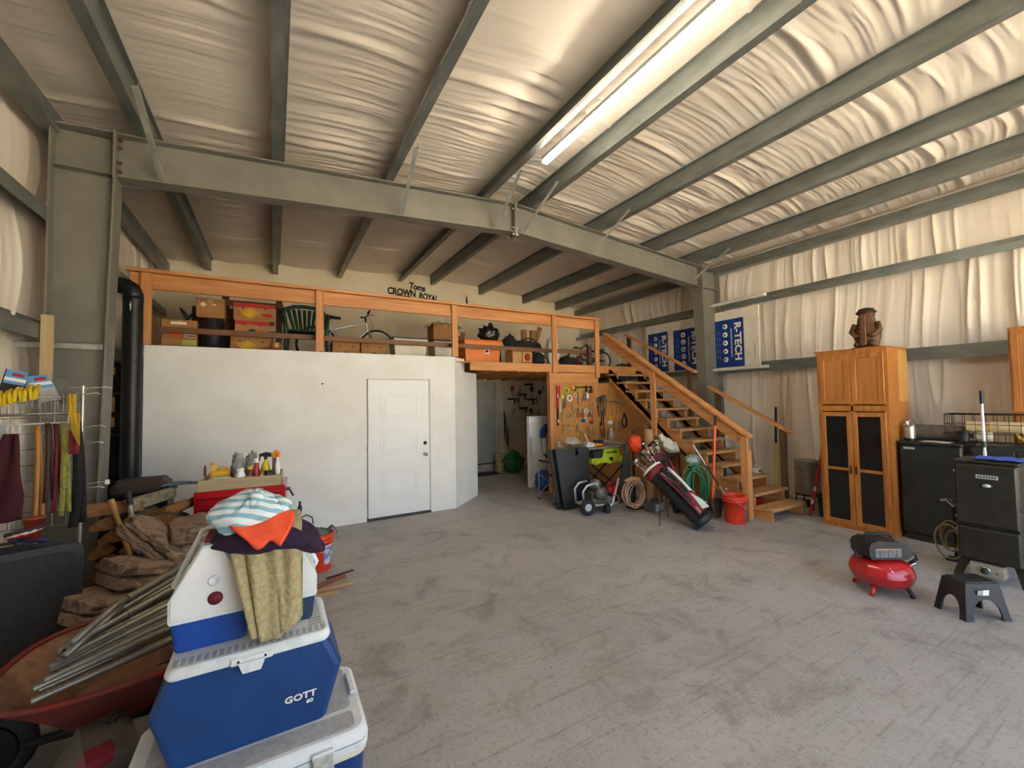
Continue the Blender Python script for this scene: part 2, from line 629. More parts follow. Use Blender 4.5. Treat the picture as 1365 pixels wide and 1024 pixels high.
# ---- ceiling: vinyl faced insulation draped over the purlins, real folds
PURX = [-1.02, 0.05, 1.22, 2.5, 3.17, 4.42, 5.70, 6.76]
nx, ny = 220, 900
xs = np.linspace(XL, XR, nx)
ys = np.linspace(YF0, YB, ny)
Xg, Yg = np.meshgrid(xs, ys)
bays = np.array([XL] + PURX + [XR])
bi = np.clip(np.searchsorted(bays, Xg) - 1, 0, len(bays) - 2)
u = (Xg - bays[bi]) / (bays[bi + 1] - bays[bi])
sag = np.sin(PI * np.clip(u, 0, 1))
base = RZ - RS * np.abs(Xg - RX) + .222
ph = Yg + .10 * sag + .03 * bi
mask = np.clip(vnoise(Xg * .45 + bi * 3.3, Yg * .9, 5) * 2.2 - .7, 0, 1)
f1 = np.abs(vnoise(Xg * .7 + bi * 9.1, ph * 7.5, 1) - .5) * 2
f2 = vnoise(Xg * 1.1 + bi * 5.7, ph * 20, 2)
f3 = vnoise(Xg * .8 + bi * 2.7, ph * 2.4, 3)
seam = np.zeros_like(Yg)
for k, ysn in enumerate(np.arange(-1.2, 9.3, 1.52)):
    d = ph - ysn - .05 * vnoise(Xg * 2, Xg * 0 + k, 8)
    seam += -.030 * np.exp(-(d / .045) ** 2) + .018 * np.exp(-((d - .07) / .03) ** 2)
Zg = base - .055 * sag + sag * (.006 + .026 * mask) * (1 - f1) * .9 + sag ** .5 * .012 * mask * f2 + .028 * sag * (f3 - .5) + seam * sag ** .4 * (.35 + .65 * vnoise(Xg * .3 + bi * 4.4, Yg * .25, 12))
f4 = 1 - np.abs(vnoise(Xg * .9 + bi * 6.3, ph * 13 + .6 * vnoise(Xg * 2, Yg * 2, 21), 4) - .5) * 2
f5 = 1 - np.abs(vnoise(Xg * 1.6 + bi * 1.9, ph * 27, 6) - .5) * 2
m2 = np.clip(vnoise(Xg * .7 + bi * 2.2, Yg * .7, 15) * 2.4 - .8, 0, 1)
Zg -= sag ** .35 * ((.004 + .016 * mask) * f4 ** 3 + (.002 + .009 * m2) * f5 ** 2)
Zg = np.minimum(Zg, base + .012)
struct(np_grid('ceiling', np.stack([Xg, Yg, Zg], -1), vinyl), 'wrinkled off-white vinyl insulation draped across the roof purlins')
rb = MB()
rb.prism([(XL - .1, zr(XL) + .28), (RX, RZ + .28), (XR + .1, zr(XR) + .28), (XR + .1, zr(XR) + .33), (RX, RZ + .33), (XL - .1, zr(XL) + .33)], 'y', YF0 - .1, YB + .1)
struct(rb.build('roof_deck', galv), 'metal roof sheeting above the insulation')


def fabric_wall(name, X, sgn, seed, label):
    gz = [0, 2.24, 3.48, 4.2]
    nu, nv = 1000, 90
    yy = np.linspace(YF0, YB, nu)
    zz = np.linspace(0, 4.38, nv)
    Y, Z = np.meshgrid(yy, zz)
    k = np.clip(np.searchsorted(gz, Z) - 1, 0, 2)
    g0 = np.array(gz)
    uu = np.clip((Z - g0[k]) / (g0[k + 1] - g0[k]), 0, 1)
    b = np.sin(PI * uu)
    drift = Y + .10 * vnoise(Z * .9 + k * 3, Y * .4, seed + 4) * (1 + .5 * k)
    m = np.clip(vnoise(Y * .8, Z * .4 + k * 2.0, seed + 3) * 2 - .55, 0, 1)
    a = 1 - np.abs(vnoise(drift * 5.5, Z * .35 + k * 7.0, seed) - .5) * 2
    c = 1 - np.abs(vnoise(drift * 15, Z * .45 + k * 5.0, seed + 1) - .5) * 2
    d = vnoise(drift * 1.3, Z * .5 + k * 4.0, seed + 2)
    off = b * (.02 + .03 * m * a ** 4) + (b ** .3) * ((.004 + .012 * m) * c ** 3 + (.008 + .030 * m) * a ** 7) + .03 * b * d
    return struct(np_grid(name, np.stack([X - sgn * off, Y, Z], -1), vinyl), label)


fabric_wall('wall_right', XR, 1, 31, 'off-white vinyl insulation hanging in vertical folds on the long side wall beside the stairs')
fabric_wall('wall_left', XL, -1, 57, 'off-white vinyl insulation hanging in vertical folds on the wall behind the belt rack')
wb = MB()
wb.box(XL - .1, YB, 0, XR + .1, YB + .1, 4.9)
wback = struct(wb.build('wall_back', drywall), 'unpainted drywall end wall with patches of joint compound')
for k in range(26):                                     # trowelled joint compound patches, thin but real
    cx, cz = (random.uniform(-1.5, 7.3), random.uniform(2.8, 4.15)) if k < 22 else (random.uniform(4.9, 6.8), random.uniform(.4, 1.9))
    w, h = random.uniform(.05, .14), random.uniform(.15, .5)
    p = MB()
    p.prism([(cx + w * math.cos(t) * (1 + .3 * noise.noise((t, k, 0))), cz + h * math.sin(t) * (1 + .25 * noise.noise((t, k, 5)))) for t in [2 * PI * i / 14 for i in range(14)]], 'y', YB - .004, YB + .01)
    p.build('joint_patch', joint_mud, wback)
for zz_ in (1.22,):
    p = MB(); p.box(4.9, YB - .003, zz_ - .06, 7.5, YB + .01, zz_ + .06); p.build('joint_patch', joint_mud, wback)
for xx_ in (5.15, 6.37):
    p = MB(); p.box(xx_ - .06, YB - .004, 0, xx_ + .06, YB + .01, 2.2); p.build('joint_patch', joint_mud, wback)
wf = MB()
wf.box(XL - .1, YF0 - .15, 0, 0.8, YF0, 4.7)
wf.box(7.0, YF0 - .15, 0, XR + .1, YF0, 4.7)
wf.box(0.8, YF0 - .15, 3.7, 7.0, YF0, 4.7)
struct(wf.build('wall_front', vinyl), 'front wall around the wide open overhead door')

# ---- white office partition with a clipped corner
wp = MB()
wp.box(-1.317, WALLY, 0, 1.165, WALLY + .11, WTOP)
wp.box(2.125, WALLY, 0, 2.54, WALLY + .11, WTOP)
wp.box(1.165, WALLY, 2.065, 2.125, WALLY + .11, WTOP)
for (xa, ya, xb, yb, zt) in ((2.54, WALLY, 2.83, WALLY + .272, WTOP), (2.83, WALLY + .272, 3.221, 6.916, 2.21)):
    nx_, ny_ = (yb - ya), -(xb - xa)
    l_ = math.hypot(nx_, ny_)
    ox, oy = -nx_ / l_ * .11, -ny_ / l_ * .11
    wp.prism([(xa, ya), (xb, yb), (xb + ox, yb + oy), (xa + ox, ya + oy)], 'z', 0, zt)
wp.box(3.111, 6.916, 0, 3.221, YB, 2.21)
wp.box(-1.317, WALLY + .11, 0, -1.207, YB, 2.30)
wpo = struct(wp.build('wall_partition', white_paint), 'smooth white painted partition wall with a clipped corner under the loft')
hook = MB(); hook.cyl((.575, WALLY - .012, 1.985), (.575, WALLY, 1.985), .012); hook.cyl((.61, WALLY - .006, 1.985), (.61, WALLY, 1.985), .006)
hook.build('screw_hook', black_m, wpo)

# ---- white three panel door
d1 = MB(); d1.box(1.185, WALLY + .005, .035, 2.1014, WALLY + .045, 2.05, .002)
door = struct(d1.build('door_1', door_white), 'white door with three raised panels and a deadbolt')
for zc in (1.645, 1.145, .50):
    hh = .20 if zc > .6 else .235
    x0, x1 = 1.365, 1.925
    m = MB()
    for (a, dy) in ((0, .006), (.035, .004)):
        w = .018
        X0, X1, Z0, Z1 = x0 + a, x1 - a, zc - hh + a, zc + hh - a
        y0, y1 = WALLY + .005 - dy, WALLY + .006
        m.box(X0, y0, Z0, X1, y1, Z0 + w, .003); m.box(X0, y0, Z1 - w, X1, y1, Z1, .003)
        m.box(X0, y0, Z0 + w, X0 + w, y1, Z1 - w, .003); m.box(X1 - w, y0, Z0 + w, X1, y1, Z1 - w, .003)
    pn = m.build('panel_moulding', door_white, door)
    m = MB(); m.box(x0 + .065, WALLY - .001, zc - hh + .065, x1 - .065, WALLY + .006, zc + hh - .065, .006)
    m.build('raised_panel', door_white, door)
m = MB(); m.lathe([(.028, 0), (.028, .012), (.02, .02), (0, .021)], (2.035, WALLY + .005, 1.075), 18, rot=(PI / 2, 0, 0)); m.build('deadbolt', black_m, door)
m = MB(); m.lathe([(.03, 0), (.028, .012), (.012, .018), (.012, .035), (.026, .045), (.029, .06), (.02, .072), (0, .074)], (2.035, WALLY + .005, .905), 18, rot=(PI / 2, 0, 0)); m.build('knob', chrome, door)
for z in (1.86, 1.05, .25):
    m = MB(); m.cyl((1.178, WALLY - .004, z - .045), (1.178, WALLY - .004, z + .045), .008, n=8); m.build('hinge', alu, door)
m = MB(); m.box(1.17, WALLY - .02, 0, 2.12, WALLY + .1, .03); m.build('threshold', pm('bronze_sill', '3a3632', '2c2926', rough=.5), door)
m = MB(); m.box(1.165, WALLY + .05, .03, 1.185, WALLY + .11, 2.065); m.box(2.1014, WALLY + .0, .03, 2.125, WALLY + .11, 2.065); m.box(1.165, WALLY, 2.05, 2.125, WALLY + .11, 2.065)
m.build('door_jamb', pm('jamb_paint', 'c9c4b6', 'bfb9aa', rough=.6), door)

# ---- pale grey door in the hall end wall
d2 = MB(); d2.box(4.02, YB - .04, .17, 4.82, YB - .005, 2.2, .003)
door2 = struct(d2.build('door_2', pm('grey_door', 'b4b6ac', 'a9aba1', rough=.5)), 'plain pale grey door at the end of the hall')
m = MB(); m.box(4.82, YB - .06, 0, 4.94, YB, 2.29, .004); m.box(3.9, YB - .06, 2.2, 4.82, YB, 2.29, .004); m.box(3.9, YB - .06, 0, 4.02, YB, 2.2, .004); m.build('door_jamb', pm('jamb_trim', 'd2cdbd', 'c5bfae', rough=.6), door2)
m = MB(); m.box(4.02, YB - .09, 0, 4.82, YB, .15); m.build('door_step', pm('step_paint', 'bcb8aa', 'aaa698', rough=.6), door2)
m = MB(); m.box(4.02, YB - .10, .15, 4.82, YB - .005, .17); m.build('threshold', black_m, door2)

# ---- steel frame
def bolts(parent, pts, d, r=.014, mat=galv_l):
    for p in pts:
        m = MB(); m.cyl((0, 0, 0), Vector(d), r, n=6, smooth=False)
        m.build('bolt', mat, parent, loc=p)


def column(sgn, x_out, x_in_top, x_in_bot, label):
    t = thing('steel_column', label, 'column', (x_out, YF, 0))
    a, b0 = (x_in_top - x_out), (x_in_bot - x_out)
    zt, zk = zr(x_out) - .01, 3.78
    m = MB(); m.prism([(0, .02), (b0, .02), (a, zk), (a, zt), (0, zt)], 'y', -.005, .005); m.build('web', steel_grey, t)
    m = MB(); m.box(0, -.1, .02, sgn * .014, .1, zt); m.build('outer_flange', steel_grey, t)
    m = MB(); m.prism([(b0, .02), (a, zk), (a - sgn * .016, zk), (b0 - sgn * .016, .02)], 'y', -.1, .1); m.build('inner_flange', steel_grey, t)
    m = MB(); m.box(a - sgn * .018, -.11, zk - .03, a, .11, zt + .05); m.build('end_plate', steel_grey, t)
    for y in (-1, 1):
        m = MB(); m.box(sgn * .014, y * .006, zk, a - sgn * .016, y * .09, zk + .012); m.build('stiffener', steel_grey, t)
    m = MB(); m.box(min(0, b0) - .03, -.13, 0, max(0, b0) + .03, .13, .02); m.build('base_plate', steel_grey, t)
    m = MB(); m.prism([(0, zt), (a, zt + RS * abs(a)), (a, zt + RS * abs(a) + .012), (0, zt + .012)], 'y', -.1, .1); m.build('cap_plate', steel_grey, t)
    bolts(t, [(a + (0 if sgn > 0 else 0), -.06, zk + dz) for dz in (.05, .13, .27, .34)], (sgn * .03, 0, 0), .016, pm('rusty_bolt', '7a4a2c', '5d3a26', rough=.7, metal=.4))
    return t


column(1, -1.657, -1.235, -1.315, 'grey tapered steel column beside the black stovepipe')
column(-1, 7.483, 6.945, 7.02, 'grey tapered steel column standing behind the staircase')


def rafter(sgn, x0, label):
    t = thing('rafter_beam', label, 'beam', (x0, YF, 0))
    X1 = RX - x0
    zt0, zt1 = zr(x0), RZ
    zb0, zb1 = zt0 - .40, RZ - .41
    e = sgn * .012
    m = MB(); m.prism([(0, zb0), (X1, zb1), (X1, zt1), (0, zt0)], 'y', -.004, .004); m.build('web', steel_grey, t)
    m = MB(); m.prism([(0, zt0 - .014), (X1, zt1 - .014), (X1, zt1), (0, zt0)], 'y', -.085, .085); m.build('top_flange', steel_grey, t)
    m = MB(); m.prism([(0, zb0), (X1, zb1), (X1, zb1 + .014), (0, zb0 + .014)], 'y', -.085, .085); m.build('bottom_flange', steel_grey, t)
    m = MB(); m.box(X1 - sgn * .02, -.1, zb1 - .06, X1, .1, zt1 + .01); m.build('ridge_plate', steel_grey, t)
    bolts(t, [(X1 - sgn * .02, y, zb1 + dz) for dz in (-.03, .06, .33) for y in (-.07, .07)], (-sgn * .025, 0, 0), .013)
    return t


rafter(1, -1.235, 'grey steel rafter rising from the stovepipe column to the ridge')
rafter(-1, 6.945, 'grey steel rafter rising from the staircase column to the ridge')

# ---- purlins: rolled Z sections
def zsec(h=.205, w=.066, t=.004, lip=.02, flip=1):
    k = .036
    q = [(0, 0), (w, 0), (w, lip), (w - t, lip), (w - t, t), (t, t), (t, h), (-k, h), (-k, h - t), (0, h - t)]
    return [(a * flip, b) for a, b in q]


PL = ['roof purlin nearest the wall of the belt rack', 'roof purlin above the red tool chest', 'roof purlin above the white door', 'roof purlin carrying the lit strip light', 'roof purlin just past the ridge splice, toward the stairs',
      'roof purlin between the ridge and the staircase', 'roof purlin second from the staircase wall', 'roof purlin closest to the staircase wall']
for x, lb in zip(PURX, PL):
    m = MB()
    fp = -1 if x < RX else 1
    m.prism(zsec(flip=fp, w=.088), 'y', 0, YB - YF0 - .01)
    tag(m.build('roof_purlin', galv, None, loc=(x, YF0 + .005, zr(x) + .003)), 'galvanised Z-shaped ' + lb, 'purlin', 'roof purlins')
for x, s, lb in ((-1.62, -1, 'galvanised eave strut along the top of the wall behind the belt rack'), (7.443, 1, 'galvanised eave strut along the top of the staircase wall')):
    m = MB()
    w = .12
    m.prism([(0, 0), (s * w, 0), (s * w, .004), (s * .004, .004), (s * .004, .146), (s * .07, .146), (s * .07, .15), (0, .15)], 'y', 0, YB - YF0 - .01)
    tag(m.build('eave_strut', galv, None, loc=(x, YF0 + .005, 4.085)), lb, 'purlin')

# ---- flange braces from rafter to purlin
for i, x in enumerate([-1.02, 1.22, 2.5, 3.17, 4.42, 6.76]):
    p0 = Vector((x + (.06 if x < RX else -.06), YF - .80, zr(x) + .03))
    p1 = Vector((x + (.10 if x < RX else -.14), YF - .09, zr(x) - .37))
    m = MB(); m.beam((0, 0, 0), p1 - p0, .04, .004); m.beam(Vector((.02, 0, .018)), p1 - p0 + Vector((.02, 0, .018)), .004, .036)
    lb = ['beside the stovepipe column', 'above the white door', 'just before the ridge splice', 'just after the ridge splice', 'halfway down to the staircase column', 'at the staircase column'][i]
    tag(m.build('flange_brace', galv_l, None, loc=p0), 'slanted steel angle brace from purlin to rafter, ' + lb, 'brace', 'flange braces')

# ---- wall girts
def girt(name, x, s, z, y0, y1, label, mat=galv):
    m = MB()
    prof = [(0, 0), (0, .055), (-.004 * s, .055), (-.004 * s, .004), (-.19 * s, .004), (-.19 * s, 0)]
    prof = [(0, -.06), (.004 * s, -.06), (.004 * s, 0), (.195 * s, 0), (.195 * s, .06), (.191 * s, .06), (.191 * s, .004), (0, .004)]
    m.prism(prof, 'y', 0, y1 - y0)
    return tag(m.build(name, mat, None, loc=(x, y0, z)), label, 'girt', 'wall girts')


for (z, lb) in ((3.47, 'upper'), (2.25, 'lower')):
    m = MB()
    m.prism([(0, -.09), (.004, -.09), (.004, -.004), (.15, -.004), (.15, .09), (.146, .09), (.146, 0), (0, 0)], 'y', 0, YB - YF0 - .01)
    tag(m.build('wall_girt', galv, None, loc=(7.484, YF0 + .005, z)), 'galvanised ' + lb + ' wall girt behind the staircase and oak cabinet', 'girt', 'wall girts')
for (z, lb) in ((3.40, 'upper'), (2.40, 'lower')):
    m = MB()
    m.prism([(0, -.12), (-.004, -.12), (-.004, -.004), (-.15, -.004), (-.15, .09), (-.146, .09), (-.146, 0), (0, 0)], 'y', 0, YB - YF0 - .01)
    tag(m.build('wall_girt', galv, None, loc=(-1.66, YF0 + .005, z)), 'galvanised ' + lb + ' wall girt behind the belt rack', 'girt', 'wall girts')
m = MB(); m.box(-.55, -.02, -.025, .0, -.016, .025); m.box(-.55, -.02, .021, .0, .02, .025)
ab = m.build('angle_bar', galv_l, None, loc=(-1.31, YF - .012, 2.245)); tag(ab, 'short galvanised angle bar bolted across the stovepipe column', 'angle bar')
m = MB(); m.cyl((-.035, -.04, 0), (-.035, -.016, 0), .014, n=6, smooth=False); m.build('bolt', chrome, ab)
m = MB(); m.box(-.035, -.02, 0, .035, .02, .62, .003)
tag(m.build('lumber_offcut', wood('raw_pine', 'c9b48c', 'a98f62', 'z'), None, loc=(-1.62, YF - .14, 1.86)), 'short raw pine stud standing above the belt rack', 'stud')

# ---- strip light on the purlin
t = thing('strip_light', 'long lit fluorescent strip light on the roof purlin', 'light', (2.62, 2.53, 4.37))
m = MB(); m.box(-.036, -1.22, .022, .036, 1.22, .07, .006); m.build('housing', white_pl, t)
for dx in (-.018, .018):
    m = MB(); m.cyl((dx, -1.2, .006), (dx, 1.2, .006), .014, n=12); m.build('lamp_tube', emit('tube_glow', 'fff1dc', 26.0), t)
for y in (-1.21, 1.21):
    m = MB(); m.box(-.036, y - .008, -.01, .036, y + .008, .03); m.build('end_cap', white_pl, t)
for y in (-.9, .9):
    m = MB(); m.cyl((0, y, .07), (0, y, .16), .003, n=6); m.build('hanger', alu, t)
for z, lb in ((3.47, 'upper'), (2.22, 'lower')):
    t = thing('shop_light', 'unlit white strip light on the %s girt at the staircase column' % lb, 'light', (7.36, 4.5, z))
    m = MB(); m.box(-.03, -.55, -.02, .03, .55, .03, .005); m.build('housing', white_pl, t)
    m = MB(); m.cyl((-.045, -.53, .0), (-.045, .53, .0), .013, n=10); m.build('lamp_tube', pm('dead_tube', 'e8e4d6', 'dcd8ca', rough=.3), t)
    for y in (-.54, .54):
        m = MB(); m.box(-.06, y - .012, -.018, -.03, y + .012, .018); m.build('lamp_holder', white_pl, t)
    for y in (-.3, .3):
        m = MB(); m.box(.03, y - .02, -.005, .122, y + .02, .0); m.build('bracket', galv_l, t)

# ================================================================== LOFT
lf = MB(); lf.box(-1.317, WALLY + .045, DECK - .02, XR - .05, YB, DECK)
struct(lf.build('loft_floor', ply), 'plywood loft floor above the office')
for k in range(9):
    x = 3.35 + k * .42
    m = MB(); m.box(x - .019, WALLY + .05, DECK - .16, x + .019, YB - .01, DECK - .02); tag(struct(m.build('floor_joist', lum_y)), None, None)
m = MB(); m.box(2.82, WALLY + .003, 2.226, 6.72, WALLY + .043, DECK, .003)
struct(m.build('rim_board', lum_x), 'pine rim board along the edge of the loft')
m = MB(); m.box(4.43, WALLY + .003, 2.02, 5.6, WALLY + .043, 2.215, .003)
struct(m.build('header_board', lum_x), 'pine header board under the loft rim above the tool board')
gr = thing('guard_rail', 'pine guard rail with square posts along the loft edge', 'railing', (0, 0, DECK))
m = MB(); m.box(-1.48, WALLY - .06, .905, 5.60, WALLY + .085, .945, .003)
m.build('cap_board', lum_x, gr)
segs = [(-1.46, .54), (.54, 2.54), (2.54, 4.52), (4.52, 5.58)]
for a, b in segs:
    m = MB(); m.box(a + .003, WALLY + .003, .72, b - .003, WALLY + .041, .903, .003); m.build('top_rail', lum_x, gr)
for px_ in (-1.30, .54, 2.54, 4.52, 5.56):
    zb = {-1.30: .06, .54: .06, 2.54: .06}.get(px_, -.17 if px_ < 5 else -.24)
    m = MB(); m.box(px_ - .05, WALLY - .04, zb, px_ + .05, WALLY + .001, .904, .004); m.build('post', lum_z, gr)
m = MB(); m.box(-1.3, WALLY + .13, .235, 5.5, WALLY + .168, .305, .003); m.build('mid_rail', lum_dx, gr)  # mid rail is plain lumber with its shade put into the colour
for px_ in (-1.25, 5.45):
    m = MB(); m.box(px_ - .04, WALLY + .055, .0, px_ + .04, WALLY + .13, .4, .003); m.build('rail_block', lum_dz, gr)

# ================================================================== STAIRS
SX0, SX1, SY0, RISE, RUN = 5.86, 6.70, 3.167, DECK / 14, (WALLY - 3.167) / 13
st = thing('staircase', 'open-riser pine staircase rising from the floor to the loft', 'staircase', (0, 0, 0))
for xs_, sd in ((SX0 + .02, 0), (SX1 - .06, 1)):
    poly = [(SY0 + .02, 0)]
    y, z = SY0 + .02, 0
    for k in range(13):
        z = (k + 1) * RISE - .04
        poly.append((y, z))
        y += RUN
        poly.append((y, z))
    poly.append((y, DECK - .04))
    ye = SY0 + 13 * RUN
    poly += [(ye + .0, DECK - .32), (SY0 + .46, 0)]
    m = MB(); m.prism(poly, 'x', xs_, xs_ + .04)
    o = m.build('stringer', lum_y, st)
for k in range(13):
    y0 = SY0 + k * RUN
    m = MB(); m.box(SX0 - .02, y0 - .02, (k + 1) * RISE - .04, SX1 + .01, y0 + RUN + .005, (k + 1) * RISE, .004); m.build('tread', tread_x, st)
nos = lambda y: (y - SY0) / RUN * RISE + RISE
RXL = SX0 - .10
ya, yb = 3.37, WALLY - .045
za, zb = 1.14, 3.02
lr = thing('stair_rail', 'pine stair handrail with three posts on the open side of the staircase', 'railing', (0, 0, 0))
dirv = Vector((0, yb - ya, zb - za)).normalized()
nrm = Vector((0, -dirv.z, dirv.y))
A = Vector((RXL, ya, za))
B = Vector((RXL, yb, zb))
m = MB(); m.beam(A, B, .14, .038, nrm, .003); m.build('cap_board', lum_y, lr)
m = MB(); m.beam(A + dirv * .11 - nrm * .11 + Vector((.0, 0, 0)), B - nrm * .11, .038, .16, nrm, .003); m.build('rail_board', lum_y, lr)
rail_z = lambda y: za + (y - ya) * (zb - za) / (yb - ya)
for y_, zb_ in ((SY0 + .27, 0.0), (5.02, nos(5.02) - .42)):
    m = MB(); m.box(RXL - .065, y_ - .05, zb_, RXL - .022, y_ + .05, rail_z(y_) - .03, .004); m.build('post', lum_z, lr)
m = MB(); m.box(RXL - .02, SY0 + .235, 0, RXL + .06, SY0 + .325, rail_z(SY0 + .28) - .24, .004); m.build('post', lum_z, lr)
m = MB(); m.prism([(4.05, 0), (5.40, 0), (5.40, nos(5.40) - .50), (4.05, nos(4.05) - .50)], 'x', SX0 + .022, SX0 + .034); m.build('skirt_panel', ply, st)
for i, (y0, z0, y1, z1, ps) in enumerate(((6.64, 3.12, 4.92, 2.18, (6.55, 5.05)), (4.66, 1.90, 3.32, 1.15, (4.5, 3.45)))):
    t = thing('wall_handrail', ('upper' if i == 0 else 'lower') + ' wooden handrail on dark posts, wall side of the staircase', 'railing', (6.74, 0, 0))
    m = MB(); m.beam((0, y0, z0), (0, y1, z1), .11, .036, (0, 0, 1), .003); m.build('handrail_board', lum_y, t)
    for y in ps:
        zt = z0 + (y - y0) * (z1 - z0) / (y1 - y0) - .02
        zb_ = nos(y) - .30 if y > 3.6 else .0
        m = MB(); m.box(-.02, y - .045, max(0, zb_), .03, y + .045, zt, .004); m.build('post', lum_dz, t)


# ================================================================== THINGS ON THE LOFT
def carton(label, x0, x1, y0, y1, z0, z1, mat=cardb, flaps=True, open_top=False, group=None, tape=True):
    t = thing('cardboard_box', label, 'box', ((x0 + x1) / 2, (y0 + y1) / 2, z0), 0, group)
    w, d, h = (x1 - x0) / 2, (y1 - y0) / 2, z1 - z0
    m = MB(); m.box(-w, -d, 0, w, d, h - .006, .003); m.build('body', mat, t)
    for s in (-1, 1):
        m = MB(); m.box(-w, s * .002, h - .006, w, s * d, h, 0); m.build('flap', mat, t)
    if tape:
        m = MB(); m.box(-.025, -d - .0012, h - .07, .025, -d, h - .006); m.box(-.025, -d, h, .025, d, h + .001); m.build('packing_tape', pm('tan_tape', 'b89462', 'a98552', rough=.3), t)
    return t


def sticker(t, name, mat, x0, z0, x1, z1, y, dy=-.0015, sub=None):
    m = MB(); m.box(x0, y + dy, z0, x1, y, z1)
    return m.build(name, mat, t)


b = carton('large brown cardboard box with white labels and a red sticker on the loft', -1.24, -.88, 6.7, 7.1, DECK, 2.82)
sticker(b, 'shipping_label', paper, -.09, .385, .07, .42, -.2)
sticker(b, 'red_sticker', pm('fluor_red', 'e8452a', 'd93a20', rough=.6), -.09, .23, .02, .285, -.2)
sticker(b, 'shipping_label', pm('pinkish_label', 'c3a99a', 'b89c8c', rough=.7), .05, .22, .17, .32, -.2)
sticker(b, 'label_stripe', black, .065, .235, .165, .247, -.2015)
sticker(b, 'green_label', pm('lime_label', 'b4c060', 'a5b24f', rough=.7), .03, .12, .175, .19, -.2)
m = MB()
m.tube([(0, 0, .0), (-.05, .02, .10), (-.09, .02, .16)], [.03, .022, .004], 6); m.tube([(0, 0, 0), (.05, .03, .07), (.10, .03, .02)], [.03, .02, .012], 6)
tag(m.build('camera_strap', blk_cloth, None, loc=(-1.0, 6.82, 2.855)), 'small black strap lying on the large labelled cardboard box', 'strap')

t = thing('plastic_drum', 'black plastic drum under a small cardboard box on the loft', 'drum', (-.735, 6.83, DECK))
m = MB(); m.lathe([(.125, 0), (.13, .02), (.13, .15), (.135, .155), (.135, .17), (.13, .175), (.13, .33), (.135, .335), (.135, .35), (.13, .355), (.13, .46), (.12, .475)], n=28); m.build('body', black, t)
m = MB(); m.lathe([(.136, .472), (.136, .495), (.1, .498), (.095, .488), (0, .488)], n=28); m.build('lid', black, t)
b = carton('brown cardboard box with a white diamond sticker on the black drum', -.89, -.585, 6.69, 6.97, DECK + .50, 3.13)
m = MB(); m.obox((-.08, -.1412, .17), (.05, .0015, .05), (0, PI / 4, 0)); m.build('diamond_sticker', paper, b)
m = MB(); m.obox((.0, -.13, .262), (.30, .1, .006), (.25, .05, 0)); m.build('open_flap', paper, b)
sticker(b, 'paper_scrap', paper, .01, .165, .06, .18, -.14)
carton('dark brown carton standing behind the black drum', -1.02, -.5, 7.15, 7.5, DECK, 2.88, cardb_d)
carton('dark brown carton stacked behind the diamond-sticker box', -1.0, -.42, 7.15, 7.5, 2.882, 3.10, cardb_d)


def crescent(cx, cz, r, w, a0, a1, y0, y1, n=9):
    o = [(cx + r * math.cos(a0 + (a1 - a0) * i / n), cz + r * math.sin(a0 + (a1 - a0) * i / n)) for i in range(n + 1)]
    q = [(cx + (r - w * math.sin(PI * i / n)) * math.cos(a0 + (a1 - a0) * i / n), cz + (r - w * math.sin(PI * i / n)) * math.sin(a0 + (a1 - a0) * i / n)) for i in range(n, -1, -1)]
    return o + q[1:-1]


def banana_box(label, x0, x1, y0, y1, z0, z1, band=True, prints=True, hole=False):
    t = thing('banana_box', label, 'box', ((x0 + x1) / 2, (y0 + y1) / 2, z0), 0, 'banana boxes on the loft')
    w, d, h = (x1 - x0) / 2, (y1 - y0) / 2, z1 - z0
    m = MB(); m.box(-w + .006, -d + .006, 0, w - .006, d - .006, h - .012, .003); m.build('tray', cardb, t)
    m = MB(); m.box(-w, -d, h * .12, w, d, h, .004); lid = m.build('lid', cardb, t)
    if band: sticker(t, 'red_band', red_print, -w + .004, h - .058, w - .004, h - .006, -d)
    if prints:
        for k in range(5):
            m = MB(); m.prism(crescent(-.02 + k * .018, h * .82 + k * .006, .16 - k * .012, .026, -PI * .93, -PI * .45, 0, 0), 'y', -d - .0016 - k * .0002, -d)
            m.build('banana_print', yel_print, t)
        m = MB(); m.prism([(w * .62 + .07 * math.cos(a), h * .35 + .025 * math.sin(a)) for a in [2 * PI * i / 16 for i in range(16)]], 'y', -d - .0014, -d); m.build('oval_print', red_print, t)
        for k in range(3):
            sticker(t, 'line_print', cardb_d, -w + .02, h * .3 + k * .03, -w + .11, h * .3 + k * .03 + .008, -d)
    for sx in ((-.55, .55) if not hole else (-.5, 0, .5)):
        big = hole and sx == 0
        m = MB(); m.prism([(sx * w + (.045 if big else .02) * math.cos(a), h * (.35 if big else .72) + (.022 if big else .009) * math.sin(a)) for a in [2 * PI * i / 14 for i in range(14)]], 'y', -d - .0018, -d); m.build('hand_hole', black, t)
    return t


banana_box('banana box with red top band, topmost of the stack of three', -.49, 0.0, 6.7, 7.05, 2.872, 3.11)
banana_box('banana box seen end on, middle of the stack of three', -.47, -.07, 6.7, 7.05, 2.664, 2.87, True, False, True)
banana_box('banana box without a red band at the bottom of the stack of three', -.52, -.04, 6.7, 7.05, DECK, 2.662, False)
banana_box('open banana box below the silver bicycle, nearer the green chair', .75, 1.14, 6.68, 7.0, DECK, 2.655, False, False, True)
banana_box('open banana box below the silver bicycle, nearer the white bins', 1.16, 1.56, 6.68, 7.0, DECK, 2.66, False, False, True)
carton('small reddish carton between the banana boxes and the green chair', -.035, .085, 6.56, 6.68, DECK, 2.57, pm('reddish_card', '8a4a33', '74402c', rough=.85))
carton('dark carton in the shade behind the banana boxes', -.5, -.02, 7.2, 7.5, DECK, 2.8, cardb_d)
t = thing('storage_rack', 'dark stained wooden frame rack behind the banana boxes', 'rack', (-.2, 7.6, DECK))
